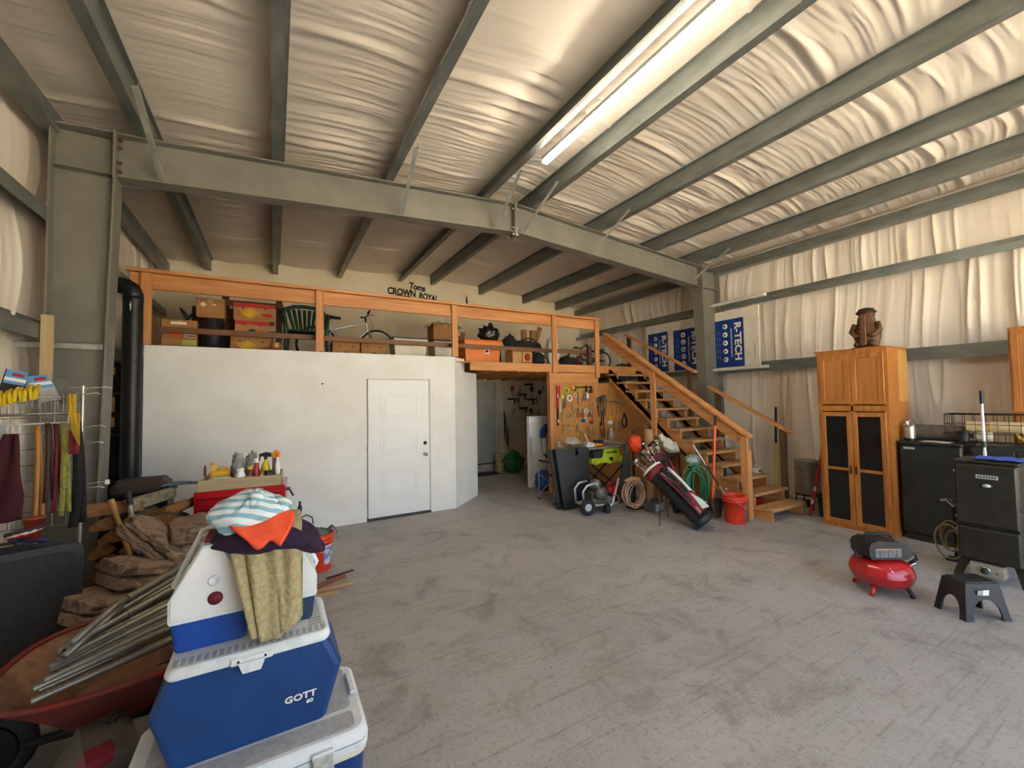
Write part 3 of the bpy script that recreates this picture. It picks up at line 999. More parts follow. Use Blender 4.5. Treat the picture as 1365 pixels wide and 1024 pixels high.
for x in (-.45, .26):
    m = MB(); m.box(x - .045, -.02, 0, x + .045, .02, 1.0); m.build('post', lum_dz, t)
for z in (.45, .9):
    m = MB(); m.box(-.5, -.06, z - .04, .32, -.02, z + .04); m.build('cross_rail', lum_dx, t)

# green resin armchair
gp = pm('green_resin', '173326', '1f4030', rough=.38, scale=4)
t = thing('resin_armchair', 'dark green plastic garden chair on the loft', 'chair', (.41, 7.0, DECK), 0)
m = MB(); m.sheet(lambda u, v: (-.23 + .46 * u, -.22 + .44 * v, .42 - .03 * math.sin(PI * u) * math.sin(PI * v) - .02 * v), 9, 9, .014); m.build('seat', gp, t)
for k in range(7):
    a = (k - 3) / 3
    m = MB()
    m.sheet(lambda u, v, a=a: (a * (.13 + .10 * v) + (u - .5) * (.034 + .022 * v), .21 + .13 * v - .03 * (1 - a * a), .41 + .42 * v), 3, 8, .012)
    m.build('back_slat', gp, t)
m = MB(); m.tube([(-.20 * 1.05, .2, .42), (-.27, .25, .58), (-.30, .31, .74), (-.27, .34, .83), (-.15, .335, .875), (0, .325, .885), (.15, .335, .875), (.27, .34, .83), (.30, .31, .74), (.27, .25, .58), (.21, .2, .42)], [.02, .03, .034, .03, .03, .03, .03, .03, .034, .03, .02], 8); m.build('back_frame', gp, t)
m = MB(); m.sheet(lambda u, v: (-.16 + .32 * u, .205 + .02 * v - .02 * math.sin(PI * u), .405 + .09 * v), 7, 3, .014); m.build('back_panel', gp, t)
for s in (-1, 1):
    m = MB(); m.tube([(s * .295, .30, .70), (s * .31, .14, .665), (s * .31, -.08, .655), (s * .30, -.2, .64), (s * .285, -.23, .58)], [.026, .03, .032, .03, .024], 8); m.build('armrest', gp, t)
    m = MB(); m.tube([(s * .285, -.23, .60), (s * .27, -.24, .42), (s * .28, -.27, .0)], [.028, .03, .022], 7); m.build('leg', gp, t)
    m = MB(); m.tube([(s * .22, .19, .43), (s * .26, .28, .0)], [.03, .02], 7); m.build('leg', gp, t)


# ---- bicycles
def bicycle(label, loc, rz, r, fm, sc=1.0, seat_h=.82, lean=0.0):
    t = thing('bicycle', label, 'bicycle', loc, rz)
    wb = 1.0 * sc

    def wheel(x):
        m = MB(); m.tube([(r * math.cos(2 * PI * i / 36), 0, r * math.sin(2 * PI * i / 36)) for i in range(36)], .022 * (.6 + .4 * sc), 8, True)
        w = m.build('wheel', rubber, t, loc=(x, 0, r + .02))
        m = MB(); m.tube([((r - .028) * math.cos(2 * PI * i / 36), 0, (r - .028) * math.sin(2 * PI * i / 36)) for i in range(36)], .010, 6, True); m.build('rim', alu, w)
        m = MB(); m.cyl((0, -.04, 0), (0, .04, 0), .018, n=10)
        for i in range(18):
            a = 2 * PI * i / 18
            m.cyl((.015 * math.cos(a + .8), .02 * (-1) ** i, .015 * math.sin(a + .8)), ((r - .03) * math.cos(a), 0, (r - .03) * math.sin(a)), .0016, n=4, caps=False)
        m.build('spokes', alu, w)
    wheel(0); wheel(wb)
    zc = r + .02
    bb = (.43 * sc, 0, zc - .03)
    sb = (.28 * sc, 0, seat_h - .18)
    ht, hb = (.80 * sc, 0, seat_h - .04), (.835 * sc, 0, seat_h - .17)
    m = MB()
    for a, b_, rr in ((bb, sb, .016), (sb, ht, .019), (bb, hb, .022), (ht, hb, .02), ((0, .05, zc), (bb[0], .03, bb[2]), .009), ((0, -.05, zc), (bb[0], -.03, bb[2]), .009), ((0, .05, zc), (sb[0], .02, sb[2]), .008), ((0, -.05, zc), (sb[0], -.02, sb[2]), .008)):
        m.cyl(a, b_, rr * (.7 + .3 * sc), n=8)
    m.build('frame', fm, t)
    m = MB()
    for s in (-1, 1): m.tube([hb, (hb[0] + .01, s * .05, hb[2] - .04), (wb, s * .05, zc)], .013, 7)
    m.build('fork', fm, t)
    m = MB(); m.cyl(sb, (sb[0] - .03, 0, seat_h), .012, n=8); m.build('seat_post', alu, t)
    m = MB(); m.sheet(lambda u, v: ((-.15 + .27 * v) + sb[0] - .03, (u - .5) * (.02 + .15 * (1 - v) ** 1.3 + .02), seat_h + .02 + .035 * (1 - v) ** 2 - .05 * abs(u - .5) ** 1.5), 7, 9, .035); m.build('saddle', blk_cloth, t)
    m = MB(); m.cyl(ht, (ht[0] - .02, 0, seat_h + .07), .014, n=8); m.tube([(ht[0] - .01, -.29 * sc, seat_h + .12), (ht[0] + .01, -.12, seat_h + .085), (ht[0] - .01, 0, seat_h + .07), (ht[0] + .01, .12, seat_h + .085), (ht[0] - .01, .29 * sc, seat_h + .12)], .012, 8); m.build('handlebar', black_m, t)
    for s in (-1, 1):
        m = MB(); m.cyl((ht[0] - .01, s * .19 * sc, seat_h + .105), (ht[0] - .01, s * .31 * sc, seat_h + .123), .018, n=8); m.cyl((ht[0] + .03, s * .15 * sc, seat_h + .09), (ht[0] + .08, s * .24 * sc, seat_h + .07), .006, n=6); m.build('grip', rubber, t)
    m = MB(); m.cyl((bb[0], -.05, bb[2]), (bb[0], .05, bb[2]), .02, n=8); m.lathe([(.075, -.003), (.085, 0), (.075, .003)], (bb[0], -.05, bb[2]), 20, rot=(PI / 2, 0, 0)); m.cyl((bb[0], -.07, bb[2]), (bb[0] + .12, -.07, bb[2] - .11), .009, n=6); m.cyl((bb[0], .07, bb[2]), (bb[0] - .12, .07, bb[2] + .11), .009, n=6); m.box(bb[0] + .09, -.15, bb[2] - .12, bb[0] + .16, -.08, bb[2] - .10); m.box(bb[0] - .16, .08, bb[2] + .10, bb[0] - .09, .15, bb[2] + .12); m.build('crank', black_m, t)
    m = MB(); m.tube([(ht[0] + .05, .02, seat_h + .1), (ht[0] + .13, .03, seat_h - .05), (hb[0] + .05, .04, hb[2] - .12)], .004, 5); m.build('brake_cable', black, t)
    return t


bicycle('silver bicycle with black saddle parked on the loft', (.62, 7.65, DECK), .05, .31, pm('silver_frame', 'c3c4c2', '9c9d9b', rough=.3, metal=.6), 1.0, .80)
bicycle('small dark bicycle at the loft end by the stair head', (6.72, 7.35, DECK), PI - .05, .205, pm('dark_frame', '2a2a2e', '39393e', rough=.4, metal=.4), .82, .43)

# ---- bins, bags, rolls
def bin_(label, x0, x1, y0, y1, z0, z1, body, lidm, taper=.85, lid_h=.035):
    t = thing('storage_bin', label, 'bin', ((x0 + x1) / 2, (y0 + y1) / 2, z0))
    w, d, h = (x1 - x0) / 2, (y1 - y0) / 2, z1 - z0
    k = taper
    m = MB()
    v = [(-w * k, -d * k, 0), (w * k, -d * k, 0), (w * k, d * k, 0), (-w * k, d * k, 0), (-w * .97, -d * .97, h - lid_h), (w * .97, -d * .97, h - lid_h), (w * .97, d * .97, h - lid_h), (-w * .97, d * .97, h - lid_h)]
    m.add(v, [(0, 3, 2, 1), (4, 5, 6, 7), (0, 1, 5, 4), (1, 2, 6, 5), (2, 3, 7, 6), (3, 0, 4, 7)]); m.build('body', body, t)
    m = MB(); m.box(-w, -d, h - lid_h * 1.6, w, d, h - lid_h, .006); m.build('rim', body, t)
    m = MB(); m.box(-w * 1.01, -d * 1.01, h - lid_h, w * 1.01, d * 1.01, h, .008); m.build('lid', lidm, t)
    return t


cloudy = pm('cloudy_plastic', 'cfcab8', 'c2bda9', rough=.4)
bin_('translucent white bin with a dark lid and a paper on top', 1.66, 2.23, 6.68, 7.05, DECK, 2.78, cloudy, pm('grey_lid', '4a4843', '3c3a36', rough=.5))
m = MB(); m.sheet(lambda u, v: (-.12 + .24 * u, -.08 + .16 * v, .012 + .02 * noise.noise((u * 4, v * 4, 1))), 8, 6, .003)
tag(m.build('paper_sheet', paper, None, loc=(2.05, 6.82, 2.784)), 'crumpled white paper on the white bin with dark lid', 'paper')
bin_('translucent white bin under the plastic-wrapped box', 2.34, 2.72, 6.68, 7.05, DECK, 2.775, cloudy, pm('dark_lid', '35332f', '2b2926', rough=.5))
t = carton('brown box wrapped in torn clear plastic near the orange tote', 2.34, 2.78, 6.72, 7.05, 2.778, 3.05)
m = MB()
m.sheet(lambda u, v: ((-.30 + .60 * u) * (1 + .12 * noise.noise((u * 3, v * 3, 2))), (-.19 + .38 * v) * 1.05, .285 + .045 * noise.noise((u * 6, v * 6, 4)) - .5 * max(0, abs(u - .5) - .38)), 16, 12, .002)
m.build('plastic_wrap', pm('clear_film', 'e6e4dc', 'd8d6cd', rough=.2, alpha=.5), t)
orange = pm('orange_tote_plastic', 'e07a16', 'd66f10', rough=.42)
t = bin_('big orange plastic tote with a round white sticker on the loft', 2.90, 3.66, 6.72, 7.15, DECK, 2.82, orange, orange, .86, .02)
m = MB(); m.obox((0, 0, 0), (.10, .002, .09), (-.02, 0, 0)); lb_ = m.build('sticker', paper, t, loc=(.07, -.2075, .235)); lb_.rotation_euler = (-.07, 0, 0)
m = MB(); m.lathe([(.032, 0), (.032, .0015)], n=18, rot=(PI / 2, 0, 0)); m.build('sticker_disc', red_print, t, loc=(.07, -.2085, .235))
m = MB(); m.lathe([(.018, 0), (.018, .0015)], n=18, rot=(PI / 2, 0, 0)); m.build('sticker_mark', black, t, loc=(.07, -.2098, .235))
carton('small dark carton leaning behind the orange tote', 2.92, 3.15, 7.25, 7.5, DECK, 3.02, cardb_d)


def bag(name, label, cat, c, r, mat, amp=.28, fr=3.2, seed=1, parts=None):
    t = thing(name, label, cat, c)
    m = MB(); m.ell((0, 0, r[2] * .92), r, 26, 18, amp, fr, seed, flat=0.0); m.build('sack', mat, t)
    return t


blk_bag = pm('black_film', '141414', '1e1e1f', rough=.28, scale=9, bump=.4)
t = bag('trash_bag', 'shiny black plastic bag standing on the orange tote', 'bag', (3.50, 6.93, 2.822), (.20, .17, .15), blk_bag, .4, 3.5, 3)
m = MB(); m.tube([(-.02, 0, .24), (0, 0, .29), (.05, .02, .33)], [.05, .02, .05], 8); m.build('tied_neck', blk_bag, t)
t = thing('hand_pump', 'black T-handled pump between the orange tote and duffel bag', 'pump', (3.84, 7.12, DECK))
m = MB(); m.cyl((0, 0, 0), (0, 0, .40), .02, n=10); m.build('barrel', black_m, t)
m = MB(); m.tube([(-.09, 0, .51), (0, 0, .5), (.09, 0, .53)], .013, 8); m.cyl((0, 0, .4), (0, 0, .5), .008, n=6); m.build('handle', black_m, t)
carton('cardboard box under the black duffel bag, beside the orange tote', 3.83, 4.03, 6.62, 6.9, DECK, 2.64, pm('light_card', 'c39a66', 'b38a57', rough=.85))
t = carton('small white and tan carton with a red circle under the duffel bag', 4.05, 4.26, 6.62, 6.9, DECK, 2.64, pm('light_card', 'c39a66'))
m = MB(); m.lathe([(.07, 0), (.07, .0015)], n=24, rot=(PI / 2, 0, 0)); m.build('red_circle', red_print, t, loc=(0, -.14, .15))
m = MB(); m.box(-.08, -.0015, -.012, .08, 0, .012); m.build('red_strip', red_print, t, loc=(0, -.14, .04))
t = thing('duffel_bag', 'black duffel bag lying across the two small cartons', 'bag', (4.12, 6.82, 2.642))
m = MB(); m.ell((.13, 0, .11), (.36, .14, .115), 22, 14, .2, 3, 5, flat=0.0); m.build('body', blk_cloth, t)
m = MB(); m.ell((-.22, .02, .16), (.13, .12, .16), 18, 12, .3, 3, 8, flat=0.0); m.build('end_pocket', blk_cloth, t)
m = MB(); m.tube([(-.05, -.1, .2), (.05, -.14, .25), (.2, -.14, .25), (.3, -.1, .2)], .012, 6); m.build('carry_strap', blk_cloth, t)
for i, (p0, p1, r) in enumerate((((4.40, 7.10, DECK), (4.37, 7.09, 3.13), .062), ((4.60, 7.10, DECK), (4.58, 7.09, 3.13), .068), ((4.60, 7.34, DECK + .02), (4.90, 7.28, 3.24), .05))):
    t = thing('paper_roll', ['narrow upright brown paper roll behind the duffel bag', 'wide upright brown paper roll behind the duffel bag', 'slanted tan paper roll leaning behind the upright rolls'][i], 'roll', p0)
    d = Vector(p1) - Vector(p0)
    m = MB(); m.cyl((0, 0, 0), d, r, n=18, caps=False); m.cyl((0, 0, 0), d, r - .014, n=18, caps=False); m.cyl(d * .999, d, r, r - .014, n=18, caps=False); m.build('outer_wrap', pm('kraft', 'a27c4c', '8f6a3d', rough=.8, scale=5), t)
    m = MB(); m.cyl(d * .1, d * .97, r - .03, n=14); m.build('core', cardb_d, t)
t = bag('pillow', 'white stuffed pillow beside the rolls', 'pillow', (4.82, 6.74, DECK), (.15, .13, .30), pm('white_ticking', 'd8d2c2', 'c9c2b0', rough=.9, scale=6), .25, 2.6, 9)
t = bag('pack', 'dark navy backpack beside the red-circle carton', 'bag', (4.46, 6.72, DECK), (.14, .12, .13), pm('navy_cloth', '1d2530', '161b24', rough=.9), .3, 3, 12)
t = bag('tarp_bundle', 'dark bundled tarp near the loft end post', 'tarp', (5.21, 6.75, DECK), (.19, .14, .12), blk_cloth, .35, 3, 15)
t = thing('fuel_lantern', 'small red and black camp lantern beside the bundled tarp', 'lantern', (5.53, 6.8, DECK))
m = MB(); m.lathe([(.06, 0), (.065, .01), (.065, .09), (.05, .12), (.02, .125)], n=18); m.build('tank', red_paint, t)
m = MB(); m.lathe([(.04, .12), (.045, .13), (.045, .2), (.04, .21)], n=16); m.build('globe', pm('smoky_glass', '5b5650', '4c4843', rough=.1), t)
m = MB(); m.lathe([(.055, .21), (.05, .225), (.02, .25), (0, .255)], n=16); m.build('cap', red_paint, t)
t = bag('cloth_bundle', 'olive cloth bundle on the loft beyond the end post', 'cloth', (6.95, 6.95, DECK), (.2, .15, .07), pm('olive_cloth', '4f5a3a', '434c31', rough=.9), .3, 3, 18)
# marker lettering on the end wall
gt = thing('wall_lettering', 'black hand painted lettering on the drywall above the loft rail', 'lettering', (2.80, YB - .004, 4.17))
ink = pm('black_marker', '15110f', '201a17', rough=.7)
for s, x, z, sz, rz, sx_ in (('Toms', .06, .19, .20, .10, .85), ('CROWN', -.30, .03, .21, .02, .80), ('ROYAL', .33, -.02, .20, .10, .75)):
    text_part('lettering', s, sz, ink, gt, (x, 0, z), (PI / 2, rz, 0), .001, .009, space=.95, sx=sx_)
m = MB(); m.tube([(-.45, 0, -.07), (-.35, 0, -.035), (-.22, 0, -.06), (-.12, 0, -.05)], .012, 6); m.build('underline', ink, gt)
m = MB(); m.tube([(.28, 0, -.13), (.4, 0, -.11), (.55, 0, -.15), (.62, 0, -.09)], .012, 6); m.build('underline', ink, gt)


# ================================================================== TOOL BOARD AND HALL
wd = MB(); wd.box(4.475, WALLY - .015, 0, 5.84, WALLY + .003, 2.02); wd.box(5.845, WALLY - .015, 0, 6.95, WALLY + .003, 2.02)
tb = struct(wd.build('wall_tool_board', ply), 'brown plywood tool board wall under the loft beside the stairs')
m = MB(); m.box(4.40, WALLY - .02, 0, 4.473, WALLY + .08, 2.22, .003); m.build('stud', lum_z, tb)
for x in (5.10, 5.52):
    m = MB(); m.box(x - .02, WALLY - .019, .0, x + .02, WALLY - .014, 2.0); m.build('batten', lum_z, tb)
TY = WALLY - .018
tl_red = pm('tool_red', 'b5221f', '9f1b19', rough=.4)
tl_yel = pm('tool_yellow', 'd8a51d', 'c79414', rough=.45)
tl_neon = pm('tool_neon', 'b4d12c', 'a4c220', rough=.45)
tl_blue = pm('tool_blue', '2a4f8f', '234377', rough=.45)
tl_wood = wood('tool_handle_wood', 'b58a50', '94692f', 'z')
tl_steel = pm('tool_steel', 'a3a29c', '7f7e79', rough=.32, metal=.8, scale=20)
GT = 'tools hung on the brown tool board'


def rpoly_(x0, y0, x1, y1, r, n=4):
    out = []
    for cx, cy, a in ((x1 - r, y1 - r, 0), (x0 + r, y1 - r, PI / 2), (x0 + r, y0 + r, PI), (x1 - r, y0 + r, 1.5 * PI)):
        out += [(cx + r * math.cos(a + PI / 2 * i / n), cy + r * math.sin(a + PI / 2 * i / n)) for i in range(n + 1)]
    return out


def peg(t, x=0, z=0):
    m = MB(); m.tube([(x, .012, z), (x, -.03, z - .004), (x, -.035, z + .012)], .003, 5); m.build('hook', black_m, t)


def pliers(x, z, L, label, hm, rz=0.0, Y=TY, group=GT):
    t = thing('pliers', label, 'pliers', (x, Y - .012, z), 0, group)
    t.rotation_euler = (0, rz, 0)
    m = MB(); m.prism([(-.012, 0), (.012, 0), (.022, -.03), (.012, -.075 * L / .2), (-.012, -.075 * L / .2), (-.022, -.03)], 'y', -.006, .006); m.build('jaws', tl_steel, t)
    for s in (-1, 1):
        m = MB(); m.tube([(s * .008, 0, -.07 * L / .2), (s * .028, 0, -.55 * L), (s * .02, 0, -L)], [.006, .009, .007], 7); m.build('handle', hm, t)
    return t


def roll_(x, z, r, label, mat, Y=TY, name='tape_roll', cat='tape', group=GT):
    t = thing(name, label, cat, (x, Y - .016, z), 0, group)
    m = MB(); m.tube([(r * .8 * math.cos(2 * PI * i / 20), 0, r * .8 * math.sin(2 * PI * i / 20)) for i in range(20)], r * .24, 8, True); m.build('coil', mat, t)
    peg(t, 0, r * .5)
    return t


def stick(name, x, z0, z1, w, label, cat, mat, mat2=None, Y=TY, group=GT, th=.018, x1=None):
    t = thing(name, label, cat, (x, Y - th / 2 - .002, z1), 0, group)
    L = z0 - z1
    dx = (x1 - x) if x1 is not None else 0
    if mat2 is None:
        m = MB(); m.beam((0, 0, 0), (-dx * 0, 0, L), w, th, (0, 1, 0), .002); m.build('blade', mat, t)
    else:
        m = MB(); m.beam((0, 0, 0), (0, 0, L * .58), w * .8, th * .8, (0, 1, 0), .002); m.build('shaft', mat2, t)
        m = MB(); m.beam((0, 0, L * .56), (0, 0, L), w, th, (0, 1, 0), .003); m.build('handle', mat, t)
    return t


t = thing('spirit_level', 'long red and black spirit level on the tool board', 'level', (4.56, TY - .014, 1.23), 0, GT)
m = MB(); m.box(-.022, -.012, .32, .022, .012, .74, .002); m.build('upper_rail', tl_red, t)
m = MB(); m.box(-.018, -.012, .0, .018, .012, .32, .002); m.build('lower_rail', black, t)
for z in (.08, .55):
    m = MB(); m.box(-.012, -.014, z - .03, .012, -.010, z + .03); m.build('vial', white_pl, t)
stick('pry_bar', 4.615, 1.97, 1.46, .022, 'thin red and white bar beside the spirit level', 'bar', tl_red, white_pl)
roll_(4.76, 1.87, .065, 'neon green tape roll on the tool board', tl_neon)
roll_(4.84, 1.73, .065, 'white tape ring hanging on the tool board', white_pl)
pliers(4.75, 1.76, .22, 'teal handled pliers under the white tape ring', pm('teal_grip', '3c5c5c', '304a4a', rough=.5), .2)
roll_(4.98, 1.78, .045, 'small cream tape roll near the tool board batten', pm('cream', 'd9d0b5', 'c9bf9f', rough=.6))
stick('hacksaw_blade', 5.05, 1.85, 1.60, .02, 'thin grey saw blade on the tool board batten', 'blade', tl_steel, None, TY - .004)
t = thing('bar_clamp', 'black bar clamp hung level across the top of the tool board', 'clamp', (5.17, TY - .02, 1.94), 0, GT)
m = MB(); m.box(-.22, -.006, -.012, .22, .006, .012); m.build('bar', black_m, t)
for x, h in ((-.2, .07), (.08, .09), (.2, .06)):
    m = MB(); m.box(x - .02, -.014, -h, x + .02, .014, .03, .004); m.build('jaw', black, t)
roll_(5.02, 1.90, .04, 'lime green string reel behind the level clamp', tl_neon)
t = pliers(5.21, 1.88, .2, 'snips with dark blue grips below the level clamp', tl_blue)
m = MB(); m.box(-.028, -.004, -.05, .028, .004, .05, .002)
tag(m.build('hang_tag', white_pl, None, loc=(5.29, TY - .006, 1.77)), 'white card tag hanging on the tool board', 'tag', GT)
roll_(4.82, 1.41, .05, 'grey hole saw ring on the tool board', tl_steel, name='hole_saw', cat='hole saw')
stick('screwdriver', 4.97, 1.36, 1.55, .026, 'yellow handled screwdriver on the tool board batten', 'screwdriver', tl_yel, tl_steel)
for i, (x, z, L, mt, lb) in enumerate(((5.05, 1.55, .2, tl_red, 'red handled pliers by the tool board batten'), (5.16, 1.52, .17, black, 'small black pliers mid tool board'), (5.30, 1.53, .17, black, 'black pliers beside the white reels'), (4.69, 1.25, .16, tl_yel, 'yellow handled pliers low on the tool board'), (4.79, 1.24, .14, white_pl, 'pale handled pliers low on the tool board'), (5.02, 1.22, .14, tl_wood, 'tan handled pliers low beside the batten'))):
    pliers(x, z, L, lb, mt, (.0, .15, -.12, .05, -.6, .2)[i])
roll_(5.24, 1.48, .052, 'upper white reel on the tool board', white_pl)
roll_(5.21, 1.31, .042, 'lower white reel on the tool board', white_pl)
roll_(5.37, 1.13, .06, 'clear tape roll above the table saw', pm('amber_tape', 'b59a5c', 'a3894d', rough=.3))
for i, (x, z, lb) in enumerate(((4.57, .93, 'white'), (4.63, .90, 'cream'), (4.79, .94, 'grey'), (4.98, .90, 'tan'))):
    t = thing('spring_clamp', 'small %s spring clamp low on the tool board' % lb, 'clamp', (x, TY - .014, z), 0, GT)
    mm_ = [white_pl, MATS['cream'], tl_steel, tl_wood][i]
    for s in (-1, 1):
        m = MB(); m.prism([(s * .004, 0), (s * .03, -.005), (s * .022, -.05), (s * .028, -.10), (s * .01, -.10), (s * .006, -.05)], 'y', -.009, .009); m.build('jaw', mm_, t)
for i, (x, z1, z0, lb) in enumerate(((5.54, 1.74, 1.36, 'short bar clamp with olive jaws'), (5.605, 1.76, .94, 'long black bar clamp'), (5.665, 1.79, .92, 'long black pipe clamp'), (5.73, 1.79, 1.33, 'short steel bar clamp'))):
    t = thing('bar_clamp', lb + ' in the upright row of clamps', 'clamp', (x, TY - .03, z0), 0, GT)
    m = MB(); m.box(-.008, -.004, 0, .008, .004, z1 - z0); m.build('bar', black_m if i < 3 else tl_steel, t)
    jm = [pm('olive_iron', '4c4f38', '3f4230', rough=.6), black, pm('grey_iron', '5a5a55', '4a4a46', rough=.5), tl_steel][i]
    m = MB(); m.box(-.03, -.018, z1 - z0 - .11, .012, .018, z1 - z0, .004); m.build('fixed_jaw', jm, t)
    zz = (z1 - z0) * (.45, .3, .55, .3)[i]
    m = MB(); m.box(-.03, -.018, zz, .012, .018, zz + .06, .004); m.build('sliding_jaw', jm, t)
    m = MB(); m.cyl((-.02, -.02, zz - .08), (-.02, -.02, zz), .012, n=8); m.build('screw_handle', tl_wood if i % 2 else black, t)
for i, x in enumerate((5.91, 6.03)):
    t = thing('hammer', 'small claw hammer with pale handle, %s the pair by the stairs' % ('nearer the clamps of' if i == 0 else 'nearer the wall of'), 'hammer', (x, TY - .016, 1.40), 0, GT)
    m = MB(); m.beam((0, 0, 0), (0, 0, .25), .022, .016, (0, 1, 0), .003); m.build('handle', tl_wood, t)
    m = MB(); m.cyl((-.055, 0, .255), (.03, 0, .255), .014, n=10); m.prism([(.03, .265), (.075, .235), (.07, .23), (.03, .245)], 'y', -.01, .01); m.build('head', tl_steel, t)
for i, (z, mt, lb) in enumerate(((1.33, tl_yel, 'yellow blade box beneath the hammers'), (1.235, white_pl, 'white blade box beneath the yellow one'))):
    m = MB(); m.box(-.055, -.03, -.035, .055, 0, .035, .004)
    tag(m.build('blade_box', mt, None, loc=(5.85, TY - .001, z)), lb, 'box', GT)
t = thing('extension_cord', 'black cord looped on a hook under the stairs', 'cord', (6.23, TY - .02, 1.12), 0, GT)
for k in range(4):
    m = MB(); w = .045 + .008 * k
    m.tube([(w * math.sin(a) * (1 if math.cos(a) < .2 else .6), -.006 * k, .14 + .14 * math.cos(a)) for a in [2 * PI * i / 22 for i in range(22)]], .008, 6, True); m.build('loop', rubber, t)
t = thing('parts_bag', 'clear plastic bag of coloured parts hanging above the table saw', 'bag', (5.84, TY - .05, .84), 0, GT)
m = MB(); m.ell((0, 0, .12), (.075, .04, .13), 14, 10, .25, 3, 4); m.build('sack', pm('mixed_parts', '6a7f9a', '9a5a5f', rough=.3, scale=22, c3='b8b2a0'), t)
m = MB(); m.tube([(0, 0, .24), (0, .03, .29)], [.02, .008], 6); m.build('tied_neck', white_pl, t)

def wrench(x, z, L, rz, label):
    t = thing('wrench', label, 'wrench', (x, TY - .008, z), 0, GT)
    t.rotation_euler = (0, rz, 0)
    m = MB(); m.beam((0, 0, -.02), (0, 0, -L + .02), .014, .007, (0, 1, 0), .002); m.build('shank', tl_steel, t)
    m = MB(); m.tube([(.016 * math.cos(a), 0, .016 * math.sin(a) - L) for a in [2 * PI * i / 12 for i in range(12)]], .006, 6, True); m.build('ring_end', tl_steel, t)
    m = MB(); m.prism([(-.02, .015), (-.008, -.004), (.008, -.004), (.02, .015), (.022, -.015), (.008, -.028), (-.008, -.028), (-.022, -.015)], 'y', -.005, .005); m.build('open_end', tl_steel, t)
    return t


for i, (x, z, L, rz) in enumerate(((4.70, 1.62, .16, .1), (4.90, 1.60, .20, -.08), (5.00, 1.44, .15, .3), (5.14, 1.74, .14, .1), (5.34, 1.72, .20, -.1), (5.42, 1.62, .22, .05), (5.40, 1.38, .18, .1), (4.66, 1.45, .14, 0), (4.86, 1.20, .13, .5), (5.10, 1.10, .12, .2), (5.26, 1.14, .14, -.3), (5.80, 1.70, .16, .1), (6.12, 1.62, .15, 0), (5.97, 1.20, .12, .1), (6.10, 1.22, .13, -.1))):
    wrench(x, z, L, rz, 'steel wrench hung among the other tools on the tool board').__setitem__('group', 'steel wrenches on the tool board')
for i, (x, z, mt, lb) in enumerate(((4.92, 1.93, tl_yel, 'yellow tape measure at the top of the tool board'), (5.36, 1.86, black, 'black tape measure below the level clamp'), (5.36, 1.26, tl_red, 'red chalk reel above the clear tape roll'), (5.16, 1.30, tl_blue, 'blue chalk reel by the lower white reel'), (4.66, 1.76, tl_neon, 'lime tape measure beside the teal pliers'))):
    t = thing('tape_measure', lb, 'tape measure', (x, TY - .02, z), 0, GT)
    m = MB(); m.prism(rpoly_(-.036, -.034, .036, .034, .018), 'y', -.018, .016); m.build('case', mt, t)
    m = MB(); m.box(.02, -.012, -.034, .05, .008, -.03); m.build('blade_tip', tl_steel, t)

# hall: tools on the end wall, freezer, bags
hall = [(5.36, 2.03), (5.59, 2.0), (5.85, 2.12), (5.96, 2.01), (6.1, 1.81), (5.91, 1.72), (6.2, 1.93), (5.4, 1.52), (5.67, 1.5), (5.92, 1.45), (6.14, 1.40), (5.33, 1.74), (5.54, 1.74), (6.32, 2.08), (5.65, 1.85)]
for i, (x, z) in enumerate(hall):
    if i % 3 == 0:
        t = thing('hand_saw', 'short hand saw hung on the hall end wall', 'saw', (x, YB - .02, z), 0, 'hand saws on the hall end wall')
        m = MB(); m.prism([(-.06, .03), (.02, .04), (.03, -.06), (-.05, -.09)], 'y', -.008, .008); m.build('handle', tl_red if i in (0, 12) else black, t)
        m = MB(); m.box(-.012, -.004, -.22, .012, .004, -.07); m.build('blade', tl_steel, t)
    elif i % 3 == 1:
        pliers(x, z, .2, 'dark pliers hung on the hall end wall', black if i != 7 else tl_red, .3 * (i % 2), YB - .008, 'pliers on the hall end wall')
    else:
        t = thing('caulk_gun', 'dark caulking gun hung on the hall end wall', 'caulk gun', (x, YB - .03, z), 0, 'caulking guns on the hall end wall')
        m = MB(); m.cyl((-.13, 0, 0), (.12, 0, .01), .022, n=10); m.build('barrel', black_m, t)
        m = MB(); m.prism([(.06, -.02), (.10, -.02), (.08, -.13), (.05, -.13)], 'y', -.01, .01); m.build('handle', black, t)
t = thing('freezer_door', 'white refrigerator door slab standing at the hall edge beside the tool board', 'door', (4.62, 6.92, 0))
m = MB(); m.box(-.3, .0, .0, .38, .05, 1.39, .012); m.build('liner', white_pl, t)
m = MB(); m.box(-.3, -.05, .0, .38, -.002, 1.385, .012); m.build('outer_skin', white_pl, t)
m = MB(); m.box(-.29, -.07, .6, -.26, -.05, 1.0, .006); m.build('handle', alu, t)
t = thing('folded_camp_chair', 'folded blue camp chair with white legs leaning on the white slab', 'chair', (4.50, 6.74, .0))
m = MB(); m.tube([(.05, .02, .98), (.09, .04, 1.08), (.16, .04, 1.17), (.2, .05, 1.2)], [.05, .075, .07, .05], 10); m.build('seat_bag', pm('royal_cloth', '1d4f96', '173f7a', rough=.85), t)
for dx in (0, .04):
    m = MB(); m.tube([(.08 + dx, .03, 1.0), (.07 + dx, .0, .62), (.06 + dx, -.02, .02)], .012, 8); m.build('leg', white_pl, t)
m = MB(); m.tube([(.05, -.03, .66), (.12, -.03, .60)], .02, 8); m.build('clip', black, t)
t = bag('cooler_bag', 'blue soft bag on the floor in front of the white slab', 'bag', (4.42, 6.55, 0), (.17, .16, .2), MATS['royal_cloth'], .2, 2.5, 22)
